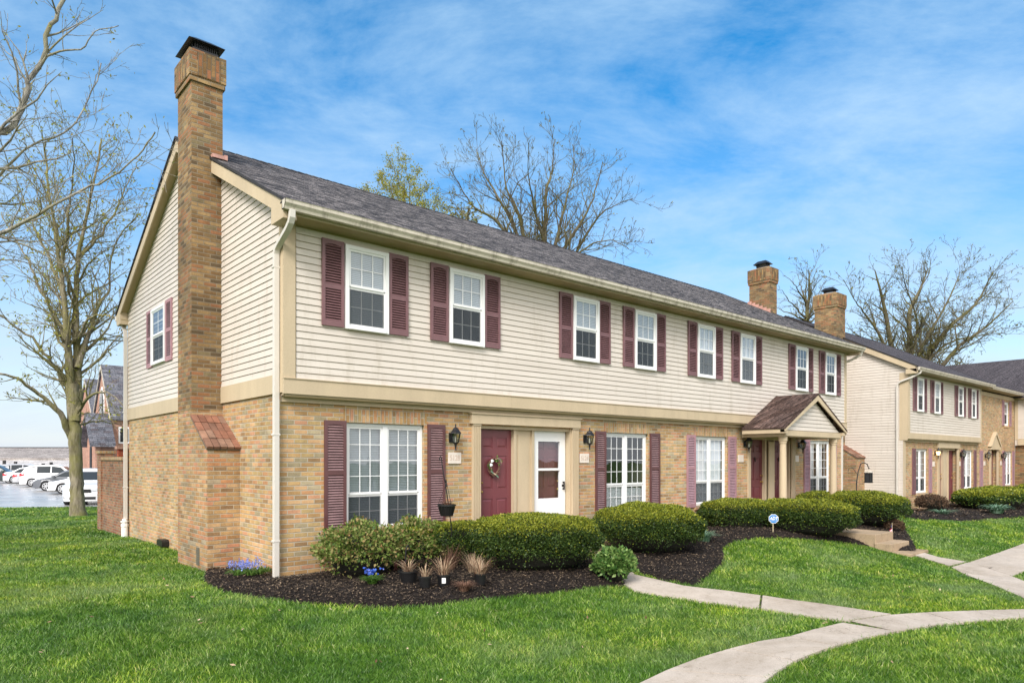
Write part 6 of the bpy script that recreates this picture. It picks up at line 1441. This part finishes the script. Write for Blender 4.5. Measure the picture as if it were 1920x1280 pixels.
# ------------------------------------------------------------------ hooks, sign, flag, feeder, pumpkins, wreath
x, y = 2.26, -1.05; z = T(x, y)
hk = empty('shepherd_hook', (x, y, z), 'thin black pole holding the hanging pot, left of the house number', 'plant hook')
top = dp(826, 855, 10.2); 
hx, hy_ = x, y
P0 = Vector((hx, hy_, z)); ptop = dp(829, 872, 10.42)
mb = MB(); mb.tube([P0, dp(846, 985, 10.5), dp(838, 925, 10.45), ptop, ptop + Vector((-.012, 0, .11)), ptop + Vector((-.03, 0, .135)), ptop + Vector((-.05, 0, .11)), ptop + Vector((-.04, 0, .07))], .0085, 6); mb.build('pole', M['black'], hk)
mb = MB(); a = dp(835, 905, 10.44); mb.tube([a, a + Vector((-.02, -.05, .05)), a + Vector((-.05, -.10, .02)), a + Vector((-.055, -.11, -.03)), a + Vector((-.04, -.09, -.05))], .007, 6); mb.build('arm', M['black'], hk)
pz = a + Vector((-.05, -.105, -.36)); hp = empty('hanging_pot', (pz.x, pz.y, pz.z - .13), 'black ribbed hanging pot with dead plant in front of the maroon shutter', 'hanging pot')
mb = MB()
n = 20; pr = []
mb.lathe([(.085, -.13), (.125, .02), (.140, .022), (.140, .045), (.128, .045), (.12, .02), (.001, .01)], pz, n, cap=False); mb.lathe([(.085, -.13), (.001, -.129)], pz, n, cap=False)
for i in range(20): t_ = 2 * math.pi * i / 20; mb.tube([(pz.x + .088 * math.cos(t_), pz.y + .088 * math.sin(t_), pz.z - .125), (pz.x + .125 * math.cos(t_), pz.y + .125 * math.sin(t_), pz.z + .01)], .005, 4)
mb.build('pot', M['plastic'], hp)
mb = MB()
for i in range(3): t_ = 2.1 * i + .4; mb.tube([(pz.x + .13 * math.cos(t_), pz.y + .13 * math.sin(t_), pz.z + .04), (pz.x, pz.y, pz.z + .37)], .0025, 4)
mb.build('hanger_wire', M['black'], hp)
tuft('dead_stems', None, 0, 0, 130, .13, .18, 'rust', None, 111, .003, .3, loc=(pz.x, pz.y, pz.z + .02), parent=hp)
x, y = gp(768, 1095); z = T(x, y)
hk2 = empty('garden_hook', (x, y + .1, z), 'short black curled garden hook among the loose shrub leaves', 'plant hook')
mb = MB(); y += .1; mb.tube([(x, y, z), (x, y, .42), (x + .01, y, .5), (x + .035, y, .535), (x + .06, y, .50), (x + .05, y, .46), (x + .03, y, .46)], .009, 6); mb.build('pole', M['black'], hk2)
x, y = gp(838, 1060); z = T(x, y); pl = empty('garden_stakes', (x, y, z), 'pair of thin dark stakes against the low hedge face', 'stakes')
for dx, h in ((-.06, .52), (.14, .42)):
    mb = MB(); mb.tube([(x + dx, y, z), (x + dx + .01, y, z + h)], .008, 5); mb.build('stake', M['black'], pl)
# octagonal alarm sign
x, y = 10.38, -1.88; z = T(x, y) + .04; sg = empty('yard_sign', (x, y, z), 'blue octagonal alarm company sign on a pale stake', 'sign')
M['sign_blue'] = plain('sign_blue', (.005, .19, .55), .35, .04); M['post'] = plain('pale_stake', (.50, .42, .28), .6, .1)
d = math.hypot(x - CX0, y - CY0); R_ = .108; zc = z + .34; ang = math.atan2(CY0 - y, CX0 - x) + rad(90)
mb = MB(); mb.box(x - .012, x + .012, y - .006, y + .006, z, z + .26); mb.build('stake', M['post'], sg)
Mx = Matrix.Translation((x, y - .012, zc)) @ Matrix.Rotation(ang, 4, 'Z') @ Matrix.Rotation(rad(90), 4, 'X')
def octa(R__, z0_, z1_, m, name):
    mb = MB(lambda a, b, c: tuple(Mx @ Vector((a, b, c)))); pts = [(R__ * math.cos(rad(22.5 + 45 * i)), R__ * math.sin(rad(22.5 + 45 * i))) for i in range(8)]; mb.prism(pts, 'z', z0_, z1_); return mb.build(name, m, sg)
octa(R_, -.004, .004, M['white'], 'sign_border'); octa(R_ * .90, .0041, .006, M['sign_blue'], 'sign_face')
text_mesh('ADT', .092, 'sign_lettering', M['white'], sg, Mx @ Matrix.Translation((0, .004, .0085)), bold=.003, shear=.22, extrude=.001, width=.86)
mb = MB(lambda a, b, c: tuple(Mx @ Vector((a, b, c)))); mb.box(-.075, .075, -.046, -.041, .0061, .0075); mb.box(-.035, .035, .062, .068, .0061, .0075); mb.build('sign_stripes', M['white'], sg)
# little flag
x, y = gp(1673, 1010); z = T(x, y) - .02; fl = empty('small_flag', (x, y, z), 'tiny furled red and white striped flag by the steps', 'flag')
mb = MB(); mb.tube([(x, y, z), (x - .01, y, z + .42)], .006, 5); mb.build('stick', M['post'], fl)
M['flag_red'] = plain('flag_red', (.55, .03, .08), .7, .05); M['flag_blue'] = plain('flag_blue', (.03, .04, .22), .7, .05)
mb = MB()
for i in range(7):
    for j in range(6):
        def fp(u, v): return (x - .01 - u * .11 + .012 * math.sin(v * 9), y + .02 * math.sin(u * 8 + v * 3), z + .36 - v * .19 - u * .12)
        blue = i < 3 and j < 3
        mb.add([fp(j / 6, i / 7), fp((j + 1) / 6, i / 7), fp((j + 1) / 6, (i + 1) / 7), fp(j / 6, (i + 1) / 7)], [(0, 1, 2, 3)], 2 if blue else (0 if i % 2 == 0 else 1))
mb.build('cloth', [M['flag_red'], M['white'], M['flag_blue']], fl)
# bird feeder on a hook in the gap between the rows
q = dp(1605, 861, 19.2); x, y = q.x, q.y; z = T(x, y); fh = empty('feeder_hook', (x, y, z), 'black crook pole holding the bird feeder in the gap between the rows', 'plant hook')
def fpx(px, py, d=19.2): return dp(px, py, d)
mb = MB(); mb.tube([(x, y, z), fpx(1606, 905), fpx(1609, 884), fpx(1614, 869), fpx(1620, 867), fpx(1626, 870), fpx(1629, 878), fpx(1631, 877)], .014, 6); mb.build('pole', M['black'], fh)
mb = MB(); mb.tube([fpx(1607, 888), fpx(1598, 876), fpx(1591, 879), fpx(1590, 884)], .008, 5); mb.build('arm', M['black'], fh)
c = fpx(1628.5, 892); c = Vector((c.x, c.y, c.z)); fd = empty('bird_feeder', (c.x, c.y, c.z - .2), 'dark lantern shaped bird feeder hanging from the crook', 'bird feeder')
mb = MB(); mb.box(c.x - .09, c.x + .09, c.y - .09, c.y + .09, c.z - .19, c.z - .17)
for sx_ in (-1, 1):
    for sy_ in (-1, 1): mb.box(c.x + sx_ * .07 - .01, c.x + sx_ * .07 + .01, c.y + sy_ * .07 - .01, c.y + sy_ * .07 + .01, c.z - .17, c.z + .10)
mb.build('tray_and_frame', M['black'], fd)
mb = MB(); mb.box(c.x - .06, c.x + .06, c.y - .06, c.y + .06, c.z - .17, c.z + .09); mb.build('seed_tube', M['dark_room'], fd)
mb = MB(); mb.add([(c.x - .10, c.y - .10, c.z + .10), (c.x + .10, c.y - .10, c.z + .10), (c.x + .10, c.y + .10, c.z + .10), (c.x - .10, c.y + .10, c.z + .10), (c.x, c.y, c.z + .16)], [(0, 1, 4), (1, 2, 4), (2, 3, 4), (3, 0, 4), (0, 3, 2, 1)]); mb.tube([(c.x, c.y, c.z + .15), fpx(1629, 878)], .004, 4); mb.build('feeder_roof', M['metal_cream'], fd)
# wooden pumpkins by the two porch doors
M['orange'] = plain('orange_painted_wood', (.72, .15, .01), .5, .1)
def pumpkin(u, y, z, label, s=1.0):
    o = empty('wooden_pumpkin', (u, y, z), label, 'pumpkin decoration', 'wooden pumpkins by the doors')
    mb = MB(); n = 22; pts = []
    for i in range(n):
        t_ = 2 * math.pi * i / n; r = 1 + .03 * math.cos(6 * t_); pts.append((u + .17 * s * r * math.cos(t_), z + .24 * s + .24 * s * r * math.sin(t_)))
    inner = [(u + (p[0] - u) * .82, z + .24 * s + (p[1] - z - .24 * s) * .84) for p in pts]
    for i in range(n):
        j = (i + 1) % n; mb.add([(pts[i][0], y, pts[i][1]), (pts[j][0], y, pts[j][1]), (inner[j][0], y, inner[j][1]), (inner[i][0], y, inner[i][1]), (pts[i][0], y + .02, pts[i][1]), (pts[j][0], y + .02, pts[j][1]), (inner[j][0], y + .02, inner[j][1]), (inner[i][0], y + .02, inner[i][1])],
                                [(0, 1, 2, 3), (4, 7, 6, 5), (0, 4, 5, 1), (3, 2, 6, 7)])
    for q_ in (-.55, 0, .55): mb.box(u + q_ * .14 * s - .022 * s, u + q_ * .14 * s + .022 * s, y + .002, y + .018, z + .05 * s, z + .43 * s)
    mb.box(u - .13 * s, u + .13 * s, y + .003, y + .017, z + .22 * s, z + .26 * s); mb.build('rim', M['orange'], o)
    mb = MB(); mb.box(u - .02, u + .025, y, y + .02, z + .47 * s, z + .54 * s); mb.build('stem', M['bark'] if False else M['trim'], o); return o
pumpkin(12.60, -.12, .12, 'orange slatted wooden pumpkin against the brick left of the left porch door', 1.15)
pumpkin(14.20, -.05, .12, 'orange slatted wooden pumpkin half hidden behind the porch column', 1.15)
# wreath on the maroon door
wx, wy, wz = 4.02, .10, 1.60; wr = empty('door_wreath', (wx, wy, wz), 'twig wreath with white blossoms and striped ribbon on the maroon door', 'wreath')
mb = MB(); g = random.Random(9)
for k_ in range(16):
    ph = g.random() * 6; pts = []
    for i in range(25): t_ = 2 * math.pi * i / 24; rr = .130 + .022 * math.sin(3 * t_ + ph) + .008 * math.sin(7 * t_ + ph * 2); pts.append((wx + rr * math.cos(t_) * .92, wy - .01 + .012 * math.sin(5 * t_ + ph), wz + rr * 1.05 * math.sin(t_)))
    mb.tube(pts, .0075, 4)
mb.build('twig_ring', M['rust'], wr)
mb = MB()
for i in range(34):
    t_ = g.uniform(.2, 4.3) if i % 3 else g.uniform(1.2, 3.3); r_ = .14 + g.uniform(-.03, .04); c_ = Vector((wx + r_ * math.cos(t_), wy - .03, wz + r_ * math.sin(t_))); a_ = g.random() * 6.28; L_ = g.uniform(.03, .07)
    mb.add([tuple(c_), tuple(c_ + Vector((math.cos(a_) * L_ * .5 - .012, -.012, math.sin(a_) * L_ * .5 + .01))), tuple(c_ + Vector((math.cos(a_) * L_, -.005, math.sin(a_) * L_))), tuple(c_ + Vector((math.cos(a_) * L_ * .5 + .012, -.012, math.sin(a_) * L_ * .5 - .01)))], [(0, 1, 2, 3)])
mb.build('greenery', M['bulb_leaf'], wr)
mb = MB()
for (dx, dz) in ((-.075, .105), (-.10, .035)):
    for k_ in range(3): mb.lathe([(.001, .022), (.016, .016), (.023, 0), (.016, -.016), (.001, -.022)], (wx + dx + .012 * math.cos(2.1 * k_), wy - .045, wz + dz + .012 * math.sin(2.1 * k_)), 8)
mb.build('white_blossom', M['white'], wr, smooth=True)
mb = MB()
for s0, pts in ((0, [(-.02, .13), (.05, .15), (.11, .12), (.13, .06), (.11, .02)]), (0, [(-.10, -.02), (-.12, -.08), (-.06, -.12), (.0, -.15), (.06, -.20)]), (0, [(.02, .15), (.09, .13), (.12, .07)])):
    for i in range(len(pts) - 1):
        a_, b_ = pts[i], pts[i + 1]; mb.quad((wx + a_[0], wy - .05, wz + a_[1]), (wx + b_[0], wy - .055, wz + b_[1]), (wx + b_[0] + .022, wy - .045, wz + b_[1] + .016), (wx + a_[0] + .022, wy - .045, wz + a_[1] + .016), i % 2)
mb.build('striped_ribbon', [M['straw'], M['strap']], wr)
# white splash block on the mulch near the steps
x, y = gp(1612, 1012); mb = MB(lambda a, b, c: (a, b, c)); z = T(x, y) + .05
mb.tube([(x - .30, y + .05, z + .09), (x - .25, y, z + .02), (x, y - .05, z), (x + .12, y - .16, z - .01)], .035, 6); o = mb.build('drain_pipe', M['post'], at=(x, y, z)); tag(o, 'short pale drain pipe lying on the mulch beside the top step', 'pipe')

# ------------------------------------------------------------------ parked cars
def paint(name, col): 
    m, t, b = mat(name); b.inputs['Base Color'].default_value = (*col, 1); b.inputs['Roughness'].default_value = .28; b.inputs['Coat Weight'].default_value = .8; b.inputs['Coat Roughness'].default_value = .05; return m
M['p_white'] = paint('white_car_paint', (.80, .80, .82)); M['p_silver'] = paint('silver_car_paint', (.45, .46, .49)); M['p_grey'] = paint('dark_grey_car_paint', (.11, .12, .14)); M['p_dark'] = paint('dark_green_car_paint', (.02, .035, .035)); M['p_red'] = paint('red_car_paint', (.30, .03, .03))
m, t, b = mat('car_glass'); b.inputs['Base Color'].default_value = (.02, .028, .035, 1); b.inputs['Roughness'].default_value = .08; b.inputs['Specular IOR Level'].default_value = .45; M['car_glass'] = m
M['tyre'] = plain('tyre_rubber', (.012, .012, .013), .8, .1); M['rim'] = plain('alloy_rim', (.55, .56, .58), .3, .03, metal=.7)
m, t, b = mat('red_lamp_lens'); b.inputs['Base Color'].default_value = (.60, .01, .02, 1); b.inputs['Roughness'].default_value = .15; M['red_lens'] = m
m, t, b = mat('clear_lamp_lens'); b.inputs['Base Color'].default_value = (.55, .57, .60, 1); b.inputs['Roughness'].default_value = .1; M['clear_lens'] = m
def car(label, loc, rz, kind='sedan', p='p_white'):
    """nose towards local +x"""
    o = empty('parked_car', (0, 0, 0), label, 'car', 'cars in the car park')
    suv = kind == 'suv'; Lh = 2.3; H = 1.70 if suv else 1.44; belt = 1.02 if suv else .92; hood = .98 if suv else .80
    if suv: top = [(-2.28, .55), (-2.26, .95), (-2.15, 1.12), (-1.85, 1.55), (-1.6, 1.66), (-.6, H), (.2, 1.68), (.55, 1.58), (1.15, 1.10), (1.3, 1.04), (2.0, .92), (2.22, .78), (2.3, .55)]
    else: top = [(-2.3, .5), (-2.28, .86), (-2.1, .99), (-1.6, 1.02), (-1.05, 1.36), (-.6, H), (.1, 1.43), (.45, 1.34), (1.15, .95), (1.35, .90), (2.0, .76), (2.22, .64), (2.3, .45)]
    xs = np.linspace(-2.3, 2.3, 47); tx = [q[0] for q in top]; tz = [q[1] for q in top]; zt = np.interp(xs, tx, tz)
    W = .92; n = len(xs); V = []; F = []
    wl = [(-1.42, .37), (1.40, .37)]
    def half(x, z, ztop):
        e = 1 - .22 * max(0, (abs(x) - 1.75) / .55) ** 2
        w_ = W * e
        if z > belt: w_ *= 1 - .30 * (z - belt) / (H - belt)
        elif z < .45: w_ *= .96
        if z >= ztop - .001: w_ -= .12
        return w_
    K = 7
    for i, x in enumerate(xs):
        zb = .22
        for cx_, r_ in wl:
            if abs(x - cx_) < r_: zb = max(zb, .33 + math.sqrt(r_ * r_ - (x - cx_) ** 2))
        levels = [zb, max(zb, .45), max(zb, min(zt[i] - .06, belt - .12)), max(zb, min(zt[i] - .05, belt)), max(zb, min(zt[i] - .04, belt + .3)), zt[i] - .035, zt[i]]
        for z in levels: V.append((x, half(x, z, zt[i]), z))
        for z in levels[::-1]: V.append((x, -half(x, z, zt[i]), z))
    R = 2 * K
    for i in range(n - 1):
        for k_ in range(R - 1): F.append((i * R + k_, i * R + k_ + 1, (i + 1) * R + k_ + 1, (i + 1) * R + k_))
    F += [tuple(range(R)), tuple(range((n - 1) * R, n * R))]
    mb = MB(); mb.add(V, F); mb.build('body', M[p], o, smooth=True)
    mb = MB(); mb.box(-2.1, 2.1, -.80, .80, .2, .62); mb.build('underbody', M['tyre'], o)
    def wz(x): return float(np.interp(x, tx, tz))
    g_ = MB()
    def side_pane(x0, x1, x2, x3, zb_):
        for s_ in (-1, 1):
            def pt_(x, z): return (x, s_ * (half(x, z, 9) + .006), z)
            zt1 = wz(x1) - .10; zt2 = wz(x2) - .10; g_.add([pt_(x0, zb_), pt_(x3, zb_), pt_(x2, zt2), pt_(x1, zt1)], [(0, 1, 2, 3)])
    if suv: side_pane(-2.0, -1.75, -1.2, -1.15, belt + .05); side_pane(-1.1, -1.12, -.22, -.2, belt + .05); side_pane(-.12, -.14, .45, .95, belt + .05)
    else: side_pane(-1.45, -1.0, -.3, -.28, belt + .03); side_pane(-.2, -.22, .35, .95, belt + .03)
    a_, b_ = (.62, 1.10) if suv else (.52, 1.10)
    def cross(x0, x1, sgn):
        z0_, z1_ = wz(x0), wz(x1); g_.add([(x1, -.74, z1_ + .012), (x1, .74, z1_ + .012), (x0, .58, z0_ + .012), (x0, -.58, z0_ + .012)], [(0, 1, 2, 3)])
    cross(a_, b_, 1)
    if suv: cross(-1.88, -2.13, -1)
    else: cross(-1.1, -1.55, -1)
    g_.build('window_glass', M['car_glass'], o)
    for cx_ in (-1.42, 1.40):
        for s_ in (-1, 1):
            vs = []; fs = []; nn = 20
            for rr, yy in ((.20, .93), (.30, .935), (.335, .90), (.335, .74), (.2, .73)):
                for i in range(nn): t_ = 2 * math.pi * i / nn; vs.append((cx_ + rr * math.cos(t_), s_ * yy, .335 + rr * math.sin(t_)))
            for j in range(4):
                for i in range(nn): fs.append((j * nn + i, j * nn + (i + 1) % nn, (j + 1) * nn + (i + 1) % nn, (j + 1) * nn + i))
            mb = MB(); mb.add(vs, fs); wh = mb.build('wheel', M['tyre'], o)
            mb = MB()
            mb.add([(cx_ + .2 * math.cos(2 * math.pi * i / 16), s_ * .915, .335 + .2 * math.sin(2 * math.pi * i / 16)) for i in range(16)], [tuple(range(16))])
            rm = mb.build('hub', M['tyre'], wh)
            mb = MB()
            for i in range(7):
                t_ = 2 * math.pi * i / 7; c0, s0 = math.cos(t_), math.sin(t_)
                mb.add([(cx_ - s0 * .035, s_ * .94, .335 + c0 * .035), (cx_ + s0 * .035, s_ * .94, .335 - c0 * .035), (cx_ + c0 * .21 + s0 * .028, s_ * .937, .335 + s0 * .21 - c0 * .028), (cx_ + c0 * .21 - s0 * .028, s_ * .937, .335 + s0 * .21 + c0 * .028)], [(0, 1, 2, 3)])
            for i in range(20):
                t0, t1 = 2 * math.pi * i / 20, 2 * math.pi * (i + 1) / 20
                mb.add([(cx_ + .195 * math.cos(t0), s_ * .938, .335 + .195 * math.sin(t0)), (cx_ + .195 * math.cos(t1), s_ * .938, .335 + .195 * math.sin(t1)), (cx_ + .23 * math.cos(t1), s_ * .936, .335 + .23 * math.sin(t1)), (cx_ + .23 * math.cos(t0), s_ * .936, .335 + .23 * math.sin(t0))], [(0, 1, 2, 3)])
            mb.build('rim', M['rim'], wh)
    zl = .74 if suv else .64
    for s_ in (-1, 1):
        mb = MB(); mb.add([(2.31, s_ * .34, zl + .02), (2.22, s_ * .70, zl + .10), (1.95, s_ * .875, zl + .16), (1.97, s_ * .885, zl + .02), (2.24, s_ * .74, zl - .06), (2.325, s_ * .36, zl - .06)], [(0, 1, 4, 5), (1, 2, 3, 4)]); mb.build('headlight', M['clear_lens'], o)
        zr_ = belt - .02 if suv else belt - .10
        mb = MB(); mb.add([(-2.325, s_ * .52, zr_), (-2.27, s_ * .76, zr_ + .05), (-1.90, s_ * .90, zr_ + .06), (-1.95, s_ * .92, zr_ - .10), (-2.25, s_ * .80, zr_ - .17), (-2.33, s_ * .54, zr_ - .14)], [(0, 1, 4, 5), (1, 2, 3, 4)]); mb.build('tail_light', M['red_lens'], o)
        mb = MB(); mb.box(.88, 1.06, s_ * 1.0 - .09, s_ * 1.0 + .09, belt, belt + .13); mb.build('wing_mirror', M[p], o, bevel=.02)
    mb = MB(); mb.box(2.285, 2.325, -.33, .33, zl - .12, zl + .03); mb.box(2.26, 2.318, -.52, .52, .30, .42); mb.box(2.2, 2.28, -.75, -.56, .34, .46); mb.box(2.2, 2.28, .56, .75, .34, .46); mb.build('grille', M['black'], o)
    mb = MB(); mb.box(-2.34, -2.30, -.26, .26, .62, .74); mb.build('number_plate', M['plaque'], o)
    mb = MB(); mb.box(-2.32, -2.25, -.7, .7, .28, .40); mb.build('bumper_trim', M['tyre'], o)
    o.location = loc; o.rotation_euler = (0, 0, rz); return o
def car_at(px, d, facing, label, kind, p, flip=0):
    """facing: degrees from the viewing direction's right-hand side, ccw"""
    q = dp(px, 861, d); return car(label, (q.x, q.y, T(q.x, q.y) + .02), math.atan2(RT[1], RT[0]) + rad(facing), kind, p)
car_at(180, 33.5, -72, 'white car facing the lawn, cut off by the patio wall', 'suv', 'p_white')
car_at(174, 43.5, 196, 'white sedan with its nose showing left of the tree trunk', 'sedan', 'p_white')
car_at(139, 47.5, 198, 'dark grey sedan with bright spoked wheels, nose to the left', 'sedan', 'p_grey')
car_at(106, 54.5, 20, 'long white estate car with red tail lights above the grey sedan', 'suv', 'p_white')
car_at(88, 59, 22, 'silver sedan tail with red lamps showing left of the long white estate car', 'sedan', 'p_silver')
car_at(66, 63, 22, 'small white sedan tail between two larger cars', 'sedan', 'p_white')
car_at(50, 69, 24, 'silver hatchback with tall red tail lights, second from the left edge', 'suv', 'p_silver')
car_at(-12, 62, 20, 'dark car at the left edge of the picture', 'suv', 'p_dark')
